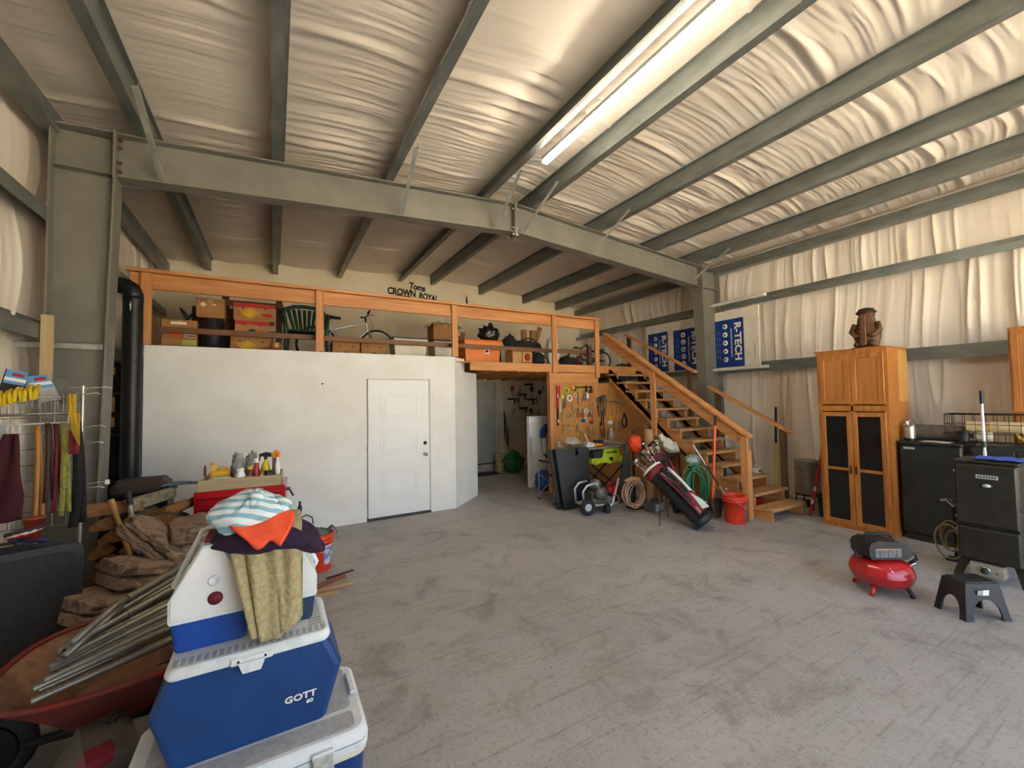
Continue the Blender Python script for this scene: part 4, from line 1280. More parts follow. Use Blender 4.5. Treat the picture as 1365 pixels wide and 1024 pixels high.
t = bag('leaf_bag', 'green plastic bag on the floor by the hall end wall', 'bag', (4.95, 8.6, 0), (.24, .2, .26), pm('green_film', '1f5d2c', '2b7a3b', rough=.3, scale=7, bump=.4), .35, 3, 25)
for k in range(4):
    carton('small white and tan carton in the short pile beside the green bag', 4.62 - .01 * (k % 2), 4.74 - .01 * (k % 2), 8.74, 8.9, k * .11, k * .11 + .108, pm('offwhite_card', 'c8b898', 'a98860', rough=.8), group='small cartons piled by the green bag', tape=False)
m = MB(); m.box(-.3, -.2, 0, .3, .2, .012, .004)
tag(m.build('door_mat', rubber, None, loc=(4.3, 8.75, 0)), 'dark doormat in front of the pale grey hall door', 'mat')

# ================================================================== THE PILE BY THE STAIRS
# director's chair
t = thing('folding_chair', 'aluminium folding chair with black seat beside the leaning black tables', 'chair', (4.20, 5.82, 0), .04)
for x in (-.22, .22):
    m = MB(); m.tube([(x, -.22, .01), (x, -.22, .62), (x, -.19, .65), (x, .19, .65), (x, .22, .62), (x, .22, .01)], .012, 8); m.build('side_frame', alu, t)
    m = MB(); m.tube([(x, -.19, .665), (x, .2, .665)], .02, 8); m.build('armrest', black, t)
m = MB(); m.sheet(lambda u, v: (-.22 + .44 * u, -.2 + .4 * v, .44 - .03 * math.sin(PI * u)), 7, 5, .008); m.build('seat', blk_cloth, t)
for y in (-.2, .2):
    m = MB(); m.cyl((-.22, y, .43), (.22, y, .10), .009, n=8); m.cyl((.22, y, .43), (-.22, y, .10), .009, n=8); m.build('cross_brace', alu, t)
for y in (-.22, .22):
    for x in (-.22, .22):
        m = MB(); m.cyl((x, y, 0), (x, y, .03), .017, n=8); m.build('foot', black, t)
# two folded tables
for i, (dx, dy, sc_) in enumerate(((0, 0, 1.0), (-.05, .09, .98))):
    t = thing('folded_table', ('front' if i == 0 else 'rear') + ' of two black folded tables leaning together by the chair', 'table', (4.14 + dx, 5.20 + dy, 0), -.02)
    t.rotation_euler = (-.10, 0, -.03)
    m = MB(); m.prism([(-.26, .01), (.27, .01), (.29, .93 * sc_), (.09, .93 * sc_), (.09, .82 * sc_), (.03, .82 * sc_), (.03, .93 * sc_), (-.345, .95 * sc_)], 'y', -.02, .02); m.build('top_panel', black, t)
    m = MB(); m.tube([(-.24, -.0, .02), (.25, -.0, .02)], .014, 6); m.build('edge_rail', black_m, t)
    m = MB(); m.tube([(.03, -.012, .90 * sc_), (.09, -.012, .90 * sc_)], .008, 6); m.build('carry_handle', rubber, t)
# clear bag on the table edge
m = MB(); m.sheet(lambda u, v: (-.22 + .44 * u, -.12 + .24 * v, .06 + .10 * math.sin(PI * v) * math.sin(PI * min(1, u * 1.2)) + .05 * noise.noise((u * 5, v * 5, 3))), 16, 12, .003)
tag(m.build('plastic_sheet', pm('dusty_film', 'a8a396', '8e897d', rough=.35), None, loc=(4.22, 5.36, .94)), 'crumpled clear plastic sheet on top of the folded black tables', 'sheet')
# table saw on folding stand
lime = pm('lime_plastic', 'b3c21f', 'a1b018', rough=.42)
t = thing('table_saw', 'lime green portable table saw on a folding black stand', 'saw', (4.94, 5.52, 0), -.06)
m = MB(); m.prism([(-.38, .64), (.36, .64), (.36, .71), (.22, .73), (.20, .87), (-.12, .87), (-.16, .74), (-.38, .72)], 'y', -.24, .24); m.build('body', lime, t)
m = MB(); m.box(-.07, -.245, .795, .13, -.238, .815); m.box(.09, -.247, .79, .14, -.238, .822); m.build('slot', black, t)
for x in (-.30, -.02, .30):
    m = MB(); m.box(x - .04, -.27, .62, x + .04, -.18, .70, .008); m.build('foot_lug', lime, t)
m = MB(); m.box(-.48, -.30, .88, .52, .28, .915, .004); m.build('table_top', pm('saw_top', '77756d', '8b8980', rough=.35, metal=.5, scale=12), t)
m = MB(); m.box(.30, -.31, .915, .335, .29, .955, .003); m.build('rip_fence', alu, t)
m = MB(); m.box(-.36, -.26, .73, -.18, -.14, .86, .01); m.build('motor', black, t)
for y in (-.2, .2):
    m = MB(); m.cyl((-.36, y, .62), (.36, y, .06), .014, n=8); m.cyl((.36, y, .62), (-.36, y, .06), .014, n=8); m.build('stand_leg', black_m, t)
for x in (-.36, .36):
    m = MB(); m.cyl((x, -.22, .04), (x, .22, .04), .016, n=8); m.build('stand_foot', black_m, t)
m = MB(); m.lathe([(.035, 0), (.035, .03), (.01, .035), (.01, .06)], (.0, -.25, .70), 14, rot=(PI / 2, 0, 0)); m.build('hand_wheel', black, t)
m = MB(); m.prism([(-.13, .0), (.13, .01), (.15, .03), (.0, .05), (-.15, .03)], 'y', -.05, .05)
tag(m.build('push_block', pm('safety_orange', 'd98a1e', 'c97a14', rough=.5), None, loc=(4.70, 5.40, .917)), 'orange push block lying on the table saw', 'push block')
for i, (x, y, z, mt, lb) in enumerate(((4.53, 5.36, .917, white_pl, 'white clutter box at the corner of the table saw'), (4.95, 5.60, .917, black, 'black tool case on the table saw top'))):
    t = thing('tool_case', lb, 'case', (x, y, z))
    m = MB(); m.box(-.08, -.06, 0, .08, .06, .07, .012); m.build('shell', mt, t)
    m = MB(); m.tube([(-.03, -.06, .05), (-.02, -.08, .055), (.02, -.08, .055), (.03, -.06, .05)], .006, 6); m.build('handle', black, t)
m = MB(); m.cyl((0, 0, 0), (-.09, .02, .2), .009, n=8)
tag(m.build('white_dowel', white_pl, None, loc=(4.72, 5.56, .917)), 'white dowel standing up on the table saw', 'dowel')
# pressure washer cart
t = thing('pressure_washer', 'wheeled engine pressure washer with aluminium frame on the floor', 'pressure washer', (4.26, 4.92, 0), -.15)
for x, n_ in ((-.24, 0), (.30, 1)):
    m = MB(); m.tube([(0, .0, 0)] + [(0, 0, 0)], .001, 3)
    m = MB(); m.tube([(.085 * math.cos(2 * PI * i / 24), 0, .085 * math.sin(2 * PI * i / 24)) for i in range(24)], .038, 10, True)
    w = m.build('wheel', rubber, t, loc=(x, -.18 if n_ == 0 else .12, .125))
    m = MB(); m.cyl((0, -.02, 0), (0, .02, 0), .06, n=16); m.build('hub', alu, w)
m = MB(); m.tube([(-.26, -.1, .16), (-.27, -.1, .34), (-.2, -.1, .42), (-.05, -.1, .44)], .017, 8); m.tube([(-.26, .14, .16), (-.27, .14, .34), (-.2, .14, .42), (-.05, .14, .44)], .017, 8); m.tube([(.34, -.14, .50), (.20, -.16, .12), (.10, -.16, .08)], .017, 8); m.box(-.26, -.16, .12, .28, .16, .14); m.build('cart_frame', alu, t)
m = MB(); m.box(-.12, -.12, .14, .16, .12, .32, .02); m.lathe([(.09, 0), (.1, .02), (.1, .08), (.05, .1)], (.0, -.12, .30), 18, rot=(PI / 2, 0, 0)); m.build('engine', pm('dirty_engine', '4a463f', '6d675c', rough=.5, metal=.4, scale=18), t)
m = MB(); m.lathe([(.07, 0), (.085, .02), (.085, .12), (.06, .15), (0, .16)], (.02, .02, .32), 16); m.build('fuel_tank', pm('grey_engine', '8f8a80', '76716a', rough=.4, metal=.5), t)
m = MB(); m.box(-.06, -.17, .30, -.03, -.12, .42, .004); m.build('silver_guard', chrome, t)
m = MB(); m.tube([(.25 + .07 * math.cos(2 * PI * i / 20), -.16, .18 + .07 * math.sin(2 * PI * i / 20)) for i in range(20)], .012, 6, True); m.build('pump_hose', pm('olive_hose', '6d6a5c', '59564a', rough=.6), t)
m = MB(); m.box(.06, -.2, 0, .14, -.12, .14, .008); m.build('rubber_foot', rubber, t)
# coiled air hoses on a handle
t = thing('hose_coil', 'tan and pink coiled air hose hanging in front of the gas can', 'hose', (4.74, 4.58, .0))
for k in range(9):
    m = MB(); rr = .135 + .010 * (k % 4); yy = -.06 + .016 * k
    m.tube([(rr * math.cos(a) * 1.15, yy + .015 * math.sin(2 * a + k), .27 + .02 * math.sin(k * 2.1) + rr * 1.25 * math.sin(a)) for a in [2 * PI * i / 30 for i in range(30)]], .0075, 6, True)
    m.build('loop', [pm('tan_hose', 'c09a72', 'ad875f', rough=.5), pm('pink_hose', 'd2b0a6', 'c49e94', rough=.5)][k % 2], t)
m = MB(); m.tube([(-.15, .03, .46), (-.05, .0, .50), (.12, .02, .47), (.16, .05, .43)], .03, 8); m.build('wrap', MATS['tan_hose'], t)
t = thing('hose_stand', 'black pipe stand holding the coiled air hose', 'stand', (4.74, 4.73, 0))
m = MB(); m.tube([(-.2, -.12, .455), (.25, -.02, .47)], .018, 8); m.build('arm', black_m, t)
m = MB(); m.cyl((.16, .0, .0), (.16, .0, .455), .014, n=8); m.box(.06, -.1, 0, .26, .1, .015); m.build('post', black_m, t)
t = thing('gas_can', 'red plastic gas can behind the coiled hose', 'gas can', (4.90, 5.22, 0))
m = MB(); m.box(-.14, -.1, 0, .14, .1, .26, .03); m.build('body', tl_red, t)
m = MB(); m.tube([(-.08, 0, .25), (-.06, 0, .32), (.06, 0, .32), (.08, 0, .25)], .016, 8); m.build('handle', tl_red, t)
m = MB(); m.cyl((.1, 0, .25), (.14, 0, .34), .018, n=8); m.build('spout', black, t)


# golf bags
def golf(label, b0, b1, r, mats, clubs, seed, stand=True):
    t = thing('golf_bag', label, 'golf bag', b0)
    d = Vector(b1) - Vector(b0)
    L = d.length
    z = d.normalized()
    x = Vector((1, 0, 0)); x = (x - z * x.dot(z)).normalized()
    y = z.cross(x)
    R = Matrix((x, y, z)).transposed().to_4x4()
    body, trim, wht, blk = mats

    def P(m, name, mat):
        m.v = [tuple(R @ Vector(p)) for p in m.v]
        return m.build(name, mat, t)
    m = MB(); m.lathe([(r * 1.02, .0), (r * 1.05, .03), (r * .95, .1), (r * .9, L * .5), (r * .98, L * .9), (r * 1.05, L)], n=22, sx=1.0, sy=.85); P(m, 'body', body)
    m = MB(); m.lathe([(r * 1.08, L * .88), (r * 1.12, L * .9), (r * 1.12, L * 1.0), (r * .95, L * 1.02), (r * .9, L * .98)], n=22, sy=.86); P(m, 'collar', trim)
    m = MB(); m.lathe([(r * 1.10, L * .985), (r * 1.13, L * .99), (r * 1.12, L * 1.015), (r * 1.0, L * 1.03)], n=22, sy=.86); P(m, 'collar_trim', wht)
    m = MB(); m.lathe([(r * .6, -.02), (r * 1.08, -.005), (r * 1.12, .05), (r * 1.05, .07)], n=22, sy=.88); P(m, 'base_cup', blk)
    m = MB(); m.box(-r * .62, -r * 1.12, .10, r * .62, -r * .6, L * .45, .03); pk = P(m, 'pocket', trim)
    m = MB(); m.prism([(-r * .45, .12), (r * .5, .10), (r * .5, .22), (-r * .05, .36)], 'y', -r * 1.14, -r * 1.10); P(m, 'white_patch', wht)
    m = MB(); m.tube([(-r * .7, -r * .85, .1), (-r * .3, -r * .98, L * .45), (-r * .55, -r * .85, L * .85)], .007, 5); m.tube([(r * .7, -r * .85, .1), (r * .75, -r * .8, L * .4), (r * .5, -r * .82, L * .85)], .007, 5); P(m, 'piping', wht)
    m = MB(); m.sheet(lambda u, v: ((.18 + .25 * v + (u - .5) * .22) * r * 1.6, -r * .93 - .02 * math.sin(PI * v), L * (.22 + .66 * v)), 4, 8, .012); P(m, 'white_stripe', wht)
    m = MB(); m.sheet(lambda u, v: ((-.52 + (u - .5) * .16) * r * 1.6, -r * .80 - .02 * math.sin(PI * v), L * (.10 + .78 * v)), 4, 8, .012); P(m, 'maroon_stripe', trim)
    m = MB(); m.sheet(lambda u, v: ((-.35 + .22 * v + (u - .5) * .22) * r * 2, -r * .98 - .02 * math.sin(PI * v), L * (.30 + .6 * v)), 4, 8, .01); P(m, 'side_panel', blk)
    m = MB(); m.tube([(r * .9, -.02, L * .85), (r * 1.7, -.06, L * .65), (r * 1.6, -.05, L * .4), (r * .9, -.02, L * .25)], .014, 6); P(m, 'shoulder_strap', blk)
    if stand:
        for s in (-1, 1):
            m = MB(); m.cyl(Vector(d) * .82 + Vector((s * .06, -.02, 0)), Vector((d.x * .8 + s * .20, d.y * .82 - .02 + .10 * s, -b0[2] + .005)), .006, n=6); m.build('stand_leg', black_m, t)
    rr = random.Random(seed)
    for k in range(clubs):
        a = 2 * PI * k / clubs
        o = Vector((r * .6 * math.cos(a), r * .5 * math.sin(a), L * .9))
        hl = L + rr.uniform(.10, .26)
        tip = Vector((r * .95 * math.cos(a) + rr.uniform(-.03, .03), r * .8 * math.sin(a), hl))
        m = MB(); m.cyl(o, tip, .005, n=6); P(m, 'club_shaft', chrome)
        m = MB()
        if k % 3 == 0: m.ell(tip, (.05, .035, .028), 12, 8)
        else: m.obox(tip + Vector((.015, 0, .01)), (.07, .018, .045), (0, rr.uniform(-.6, .6), rr.uniform(0, 3)), .005)
        P(m, 'club_head', [chrome, black_m, tl_steel][k % 3])
    return t


maroon = pm('maroon_cloth', '7a1a28', '66141f', rough=.6)
golf('black, maroon and white golf bag leaning at the front of the pile', (4.83, 3.46, .10), (4.63, 4.12, .70), .150, (blk_cloth, maroon, pm('white_cloth', 'd9d6d0', 'c9c6c0', rough=.6), black), 11, 3)
golf('dark golf bag with white shafts standing behind the maroon one', (5.28, 4.16, .04), (5.20, 4.52, .80), .12, (blk_cloth, pm('dark_maroon', '4a1620', '3a1119', rough=.7), maroon, black), 7, 5, False)
t = thing('cardboard_tube', 'tall tan cardboard tube standing behind the golf bags', 'tube', (5.40, 4.86, 0))
m = MB(); m.cyl((0, 0, 0), (0, 0, 1.19), .066, n=22, caps=False); m.cyl((0, 0, 0), (0, 0, 1.19), .056, n=22, caps=False); m.cyl((0, 0, 1.189), (0, 0, 1.19), .066, .056, n=22, caps=False); m.build('wall', pm('kraft_tube', 'b8926a', 'a9835a', rough=.7), t)
m = MB(); m.cyl((0, 0, 0), (0, 0, .02), .049, n=18); m.build('end_plug', cardb_d, t)
hv = pm('hi_vis_orange', 'f04a16', 'e23f0e', rough=.6, scale=6)
t = thing('coat_stand', 'black post with a round orange safety hood hung on it', 'stand', (5.26, 5.08, 0))
m = MB(); m.cyl((0, 0, 0), (0, 0, 1.17), .02, n=10); m.box(-.15, -.15, 0, .15, .15, .02); m.build('post', black_m, t)
m = MB(); m.ell((-.02, -.07, .95), (.125, .10, .145), 20, 14, .35, 3.2, 2); m.build('hood', hv, t)
m = MB(); m.ell((.11, -.10, .91), (.05, .04, .09), 12, 8); m.build('visor', black, t)
t = thing('canvas_screen', 'dark olive canvas leaning behind the hose stand', 'canvas', (4.98, 5.02, 0))
m = MB(); m.prism([(-.16, .02), (.18, .02), (.10, .95), (.04, .97)], 'y', -.012, .012); m.build('panel', pm('dark_olive', '3b3d30', '2f3127', rough=.85), t)
m = MB(); m.cyl((.18, 0, .0), (.08, 0, 1.0), .012, n=8); m.build('edge_pole', black_m, t)
t = thing('feed_sack', 'white printed sack slumped on the black stand beside the tube', 'bag', (5.66, 4.66, .80))
m = MB(); m.ell((0, 0, .12), (.22, .10, .10), 26, 16, .3, 3, 31, flat=0.0, rot=(0, .55, 0)); m.tube([(-.14, 0, .20), (-.19, .0, .27), (-.2, .02, .31)], [.06, .035, .05], 9); m.build('sack', pm('sack_white', 'd8d2c0', 'c4beab', rough=.7, scale=12), t)
m = MB(); m.obox((.02, -.098, .13), (.12, .004, .06), (0, .55, 0)); m.build('print', pm('faded_print', '9a8f88', 'b5aaa2', rough=.8, scale=40), t)
t = thing('sack_stand', 'black wheeled frame under the white sack', 'stand', (5.66, 4.66, 0))
m = MB(); m.box(-.16, -.1, .76, .16, .1, .80, .006); m.build('platform', black, t)
for x in (-.13, .13):
    for y in (-.08, .08):
        m = MB(); m.cyl((x, y, 0), (x, y, .76), .011, n=8); m.build('leg', black_m, t)
t = bag('plastic_bag', 'pale green crumpled plastic bag above the green hose', 'bag', (5.66, 4.24, .645), (.13, .10, .09), pm('pale_green_film', '9db1a4', '8aa093', rough=.3, scale=10), .4, 4, 33)
t = thing('garden_hose', 'coiled green garden hose hanging beside the stair stringer', 'hose', (5.60, 4.14, .0), -.5)
gh = pm('green_hose', '2f8d5c', '267a4e', rough=.45)
for k in range(8):
    a0 = .15 * k
    m = MB(); rr = .15 + .012 * (k % 3)
    m.tube([(rr * math.cos(a) * .85 + .045 * (k % 4) - .06, -.055 + .018 * k, .33 + .018 * (k % 5) + rr * 1.75 * math.sin(a)) for a in [2 * PI * i / 30 for i in range(30)]], .010, 7, True); m.build('loop', gh, t)
t = thing('hose_post', 'short black post carrying the green hose', 'post', (5.66, 4.28, 0))
m = MB(); m.cyl((0, 0, 0), (0, 0, .60), .016, n=8); m.box(-.09, -.09, 0, .09, .09, .015); m.build('post', black_m, t)
m = MB(); m.tube([(-.06, -.1, .60), (0, 0, .61), (.07, .08, .60)], .016, 8); m.build('arm', black_m, t)
t = thing('parts_crate', 'black open crate of jars on the floor behind the golf bag', 'crate', (5.20, 3.80, 0), .2)
m = MB()
for a in ((-.13, -.10, .13, -.09), (-.13, .09, .13, .10), (-.13, -.10, -.12, .10), (.12, -.10, .13, .10)): m.box(a[0], a[1], 0, a[2], a[3], .2)
m.box(-.13, -.1, 0, .13, .1, .01); m.build('shell', black, t)
for x in (-.07, 0, .07):
    for y in (-.04, .04):
        m = MB(); m.cyl((x, y, .011), (x, y, .23), .026, n=10); j = m.build('jar', pm('jar_glass', '6a6258', '56504a', rough=.2), t)
        m = MB(); m.cyl((x, y, .231), (x, y, .245), .028, n=10); m.build('lid', alu, j)
t = thing('battery_charger', 'grey boxy charger on the floor between the golf bags', 'charger', (5.02, 4.45, 0), .1)
m = MB(); m.box(-.12, -.1, .0, .12, .1, .14, .01); m.build('case', pm('dirty_grey', '6b6a66', '585753', rough=.5, metal=.3), t)
m = MB(); m.box(-.1, -.104, .02, .1, -.1, .12); m.build('face_plate', alu, t)
m = MB(); m.tube([(-.08, 0, .14), (-.06, 0, .19), (.06, 0, .19), (.08, 0, .14)], .009, 6); m.build('handle', black, t)
# shovels, bucket, clubs
t = thing('orange_shovel', 'round point shovel with a bright orange handle against the stair rail', 'shovel', (5.38, 3.74, 0))
top = Vector((.20, .03, 1.44))
m = MB(); m.cyl(top * .16, top * .90, .018, n=10); m.build('handle', pm('orange_fibreglass', 'e2572a', 'd44c20', rough=.4), t)
m = MB(); m.cyl(top * .90, top, .021, n=10); m.build('grip', rubber, t)
m = MB(); m.cyl(top * .10, top * .19, .022, .02, n=10); m.build('socket', tl_steel, t)
m = MB(); m.sheet(lambda u, v: ((u - .5) * .22 * (1 - .55 * max(0, v - .45) ** 2 * 3.2) + .02, -.03 - .10 * (u - .5) ** 2 * 1.2 - .02, .285 - .275 * v), 9, 10, .004); m.build('blade', pm('rusty_blade', '4a4540', '5d5248', rough=.55, metal=.5, scale=14), t)
t = thing('wooden_shovel', 'wooden handled tool standing just behind the orange shovel', 'shovel', (5.50, 3.80, 0))
top = Vector((.14, .02, 1.40))
m = MB(); m.cyl(top * .16, top, .016, n=10); m.build('handle', tl_wood, t)
m = MB(); m.sheet(lambda u, v: ((u - .5) * .20, .0 - .05 * (u - .5) ** 2, .26 - .25 * v), 7, 6, .004); m.build('blade', MATS['rusty_blade'], t)


def bucket(label, loc, rz=0, mat=bucket_or, r=.148, h=.37):
    t = thing('bucket', label, 'bucket', loc, rz)
    m = MB(); m.lathe([(r * .84, .0), (r * .86, .012), (r * .96, h * .78), (r * 1.04, h * .785), (r * 1.04, h * .80), (r * .97, h * .81), (r * .98, h * .88), (r * 1.05, h * .885), (r * 1.05, h * .9), (r * .99, h * .91), (r, h * .97), (r * 1.05, h * .975), (r * 1.05, h), (r * .97, h), (r * .93, h * .9), (r * .82, .02), (0, .018)], n=32); m.build('shell', mat, t)
    a0 = 2 * PI * .62
    m = MB(); m.grid(lambda u, v: ((r * (.885 + .055 * v) + .002) * math.cos(a0 + (u - .5) * .9 + 1.0), (r * (.885 + .055 * v) + .002) * math.sin(a0 + (u - .5) * .9 + 1.0), .07 + .19 * v), 9, 3); m.build('paper_label', pm('blue_white_label', '6f7fae', 'd0cbd2', rough=.7, scale=16, lo=.45, hi=.55), t)
    m = MB(); m.tube([(r * 1.02 * math.cos(a), -r * .25 - .9 * r * math.sin(a) * .9, h * .83 - .11 * math.sin(a)) for a in [PI * i / 14 for i in range(15)]], .0028, 5); m.build('bail', alu, t)
    for s in (-1, 1):
        m = MB(); m.obox((s * r * 1.04, -.01, h * .84), (.012, .04, .04), None, .003); m.build('bail_ear', mat, t)
    return t


bucket('red-orange bucket at the foot of the stairs', (5.47, 3.46, 0), .5)
t = thing('golf_club', 'golf club with black grip leaning out of the bucket by the stairs', 'golf club', (5.54, 3.42, .03))
p1 = Vector((-.47, .36, 1.02))
m = MB(); m.cyl((0, 0, 0), p1 * .62, .006, n=8); m.build('shaft', chrome, t)
m = MB(); m.cyl(p1 * .45, p1 * .72, .012, n=8); m.build('grip', rubber, t)
m = MB(); m.cyl(p1 * .72, p1, .008, n=8); m.build('upper_shaft', alu, t)
t = thing('putter', 'silver headed putter in the bucket by the stairs', 'golf club', (5.44, 3.52, .03))
m = MB(); m.cyl((.0, 0, 0), (-.02, .02, .40), .006, n=8); m.build('shaft', chrome, t)
m = MB(); m.obox((-.03, .0, .41), (.10, .035, .03), (0, .2, .4), .006); m.build('head', chrome, t)


# ================================================================== STAIR WALL SIDE
# printed foam boards
foam = pm('white_foam', 'e3dccb', 'd6cfbd', rough=.8, scale=8)
rblue = pm('print_blue', '123a8c', '0f327b', rough=.45, scale=5)
wht = pm('print_white', 'eeeae0', 'e2ded4', rough=.5)
RT = Matrix(((0, 0, -1), (0, -1, 0), (-1, 0, 0)))      # text x -> down, text y -> toward -Y, faces -X
RTe = RT.to_euler()


def print_panel(t, y_hi, y_lo, z0, z1, x):
    m = MB(); m.box(x - .002, y_lo, z0, x, y_hi, z1); bp_ = m.build('blue_print', rblue, t)
    W = y_hi - y_lo
    H = z1 - z0
    zc = (z0 + z1) / 2
    text_part('lettering', 'R-TECH', W * .30, wht, t, (x - .0025, y_lo + W * .20, zc + H * .02), RTe, .0006, .006, space=1.02, sx=H * .80 / (W * .30 * 3.55))
    text_part('tagline', 'ENGINEERED FOR EFFICIENCY', W * .055, wht, t, (x - .0025, y_lo + W * .41, zc), RTe, .0004, .001, sx=H * .70 / (W * .055 * 15.6))
    for k in range(5):
        m = MB(); m.lathe([(W * .085, 0), (W * .085, .002)], n=18, rot=(0, -PI / 2, 0)); m.build('round_icon', wht, t, loc=(x - .001, y_lo + W * .62, z1 - H * (.14 + .175 * k)))
        m = MB(); m.lathe([(W * .035, 0), (W * .035, .003)], n=12 - k, rot=(0, -PI / 2, 0)); m.build('icon_mark', red_print if k % 2 else rblue, t, loc=(x - .001, y_lo + W * .62, z1 - H * (.14 + .175 * k)))
    for j, yy in enumerate((.80, .88)):
        for k in range(5):
            m = MB(); m.box(x - .003, y_lo + W * yy, z1 - H * (.30 + .13 * k), x - .002, y_lo + W * yy + .008, z1 - H * (.22 + .13 * k)); m.build('fine_print', pm('faint_print', '7f94c0', '8da0c8', rough=.5), t)


t = thing('foam_board', 'white foam insulation board with two blue printed panels above the stairs', 'board', (0, 0, 0))
m = MB(); m.box(7.43, 5.26, 2.262, 7.47, 6.68, 3.34, .003); m.build('board', foam, t)
print_panel(t, 6.62, 6.08, 2.28, 3.16, 7.43)
print_panel(t, 5.93, 5.30, 2.28, 3.14, 7.43)
t = thing('foam_board', 'white foam insulation board with one blue printed panel beside the column', 'board', (0, 0, 0))
m = MB(); m.box(7.43, 4.13, 2.262, 7.47, 5.02, 3.34, .003); m.build('board', foam, t)
print_panel(t, 4.98, 4.40, 2.27, 3.17, 7.43)
for k in range(7):
    m = MB(); m.box(7.428, 4.2, 2.4 + k * .035, 7.43, 4.22, 2.412 + k * .035); m.build('nail_hole', black, t)

# ---- oak cabinet
cx0, cx1, cy0, cy1, ch = 6.374, 6.97, 2.05, 2.792, 2.278
t = thing('oak_cabinet', 'tall oak cabinet with panel doors above and dark glass doors below', 'cabinet', (cx0, cy0, 0))
W = cy1 - cy0
D = cx1 - cx0
m = MB()
m.box(.02, 0, .0, D, .018, ch); m.box(.02, W - .018, 0, D, W, ch); m.box(D - .01, .018, 0, D, W - .018, ch)
for z in (.05, .75, 1.50, 2.26): m.box(.04, .018, z, D - .01, W - .018, z + .018)
m.build('carcass', oak_z, t)
m = MB()
m.box(0, 0, 0, .02, .045, ch); m.box(0, W - .045, 0, .02, W, ch); m.box(0, .045, 0, .02, W - .045, .07); m.box(0, .045, 1.505, .02, W - .045, 1.575); m.box(0, .045, ch - .07, .02, W - .045, ch); m.box(0, W / 2 - .012, .07, .02, W / 2 + .012, ch - .07)
m.build('face_frame', oak_z, t)
m = MB(); m.box(-.02, -.012, ch, D, W + .012, ch + .018, .005); m.build('top_board', oak_y, t)


def frame_door(y0, y1, z0, z1, fw, name='door', glass=False, mid=None, knob=0):
    m = MB()
    m.box(-.02, y0, z0, -.001, y0 + fw, z1, .003); m.box(-.02, y1 - fw, z0, -.001, y1, z1, .003)
    m.box(-.02, y0 + fw, z0, -.001, y1 - fw, z0 + fw, .003); m.box(-.02, y0 + fw, z1 - fw, -.001, y1 - fw, z1, .003)
    if mid: m.box(-.02, y0 + fw, mid - .018, -.001, y1 - fw, mid + .018, .003)
    d_ = m.build(name, oak_z, t)
    if glass:
        for a, b in ((z0 + fw, mid - .018), (mid + .018, z1 - fw)):
            m = MB(); m.box(-.011, y0 + fw, a, -.006, y1 - fw, b); m.build('glass_pane', pm('dark_glass', '0d0f0d', '1a1d1a', rough=.16, scale=6), d_)
    else:
        m = MB(); m.box(-.008, y0 + fw, z0 + fw, -.003, y1 - fw, z1 - fw); m.build('door_panel', oak_p, d_)
    m = MB()
    if knob:
        m.box(-.042, knob - .006, (mid or z0) - .05, -.02, knob + .006, (mid or z0) + .05, .003)
        m.build('pull', black_m, d_)
    return d_


hm = W / 2
frame_door(.03, hm - .003, 1.59, 2.23, .06)
frame_door(hm + .003, W - .03, 1.59, 2.23, .06)
frame_door(.03, hm - .003, .06, 1.49, .055, glass=True, mid=.76, knob=hm - .028)
frame_door(hm + .003, W - .03, .06, 1.49, .055, glass=True, mid=.76, knob=hm + .028)
m = MB(); m.box(.30, -.006, 1.62, D, 0, ch - .02); m.build('side_patch', pm('pale_oak', 'c79552', 'b98545', rough=.45, scale=(8, 8, 1.5)), t)
# carved figure
wc = wood('carved_wood', '6b4424', '3d2513', 'z', rough=.6, s=1.2, bump=.5)
t = thing('carved_figure', 'dark carved wooden figure holding a lettered plank on the oak cabinet', 'figurine', (6.70, 2.34, ch + .018))
m = MB(); m.box(-.08, -.15, 0, .08, .15, .035, .008); m.build('base', wc, t)
m = MB()


def fig(u, v):
    a = 2 * PI * u
    z = .035 + .40 * v
    w = .115 + .025 * math.sin(PI * min(1, v * 1.4)) - .05 * max(0, v - .6) * 1.5
    k = 1 + .14 * noise.noise((math.cos(a) * 2, math.sin(a) * 2, v * 5)) + .05 * noise.noise((math.cos(a) * 6, math.sin(a) * 6, v * 14))
    return (.62 * w * math.cos(a) * k, w * math.sin(a) * k, z)


m.grid(fig, 26, 18, True); m.build('body', wc, t)
m = MB(); m.ell((0, 0, .46), (.07, .085, .065), 18, 12, .25, 4, 6); m.build('head', wc, t)
m = MB(); m.lathe([(.10, .0), (.105, .015), (.085, .03), (.075, .055), (.03, .07), (0, .072)], (0, 0, .475), 18, sy=1.05); m.build('cap', pm('dark_carving', '3a2413', '2b1a0d', rough=.6), t)
for s in (-1, 1):
    m = MB(); m.tube([(-.02, s * .12, .34), (-.05, s * .145, .24), (-.085, s * .09, .17), (-.095, s * .03, .19)], [.03, .034, .028, .022], 9); m.build('arm', wc, t)
    m = MB(); m.tube([(-.03, s * .06, .10), (-.09, s * .08, .07), (-.11, s * .09, .05)], [.04, .036, .028], 9); m.build('foot', wc, t)
m = MB(); m.box(-.128, -.030, .05, -.112, .030, .43, .004); m.build('plank', pm('plank_wood', '8a5d33', '6f4826', rough=.6, scale=(20, 20, 3)), t)
for k, ch_ in enumerate('KOIOX'):
    text_part('carved_letter', ch_, .072, black, t, (-.1295, 0, .385 - k * .066), Matrix(((0, 0, -1), (-1, 0, 0), (0, 1, 0))).to_euler(), .001, .001)

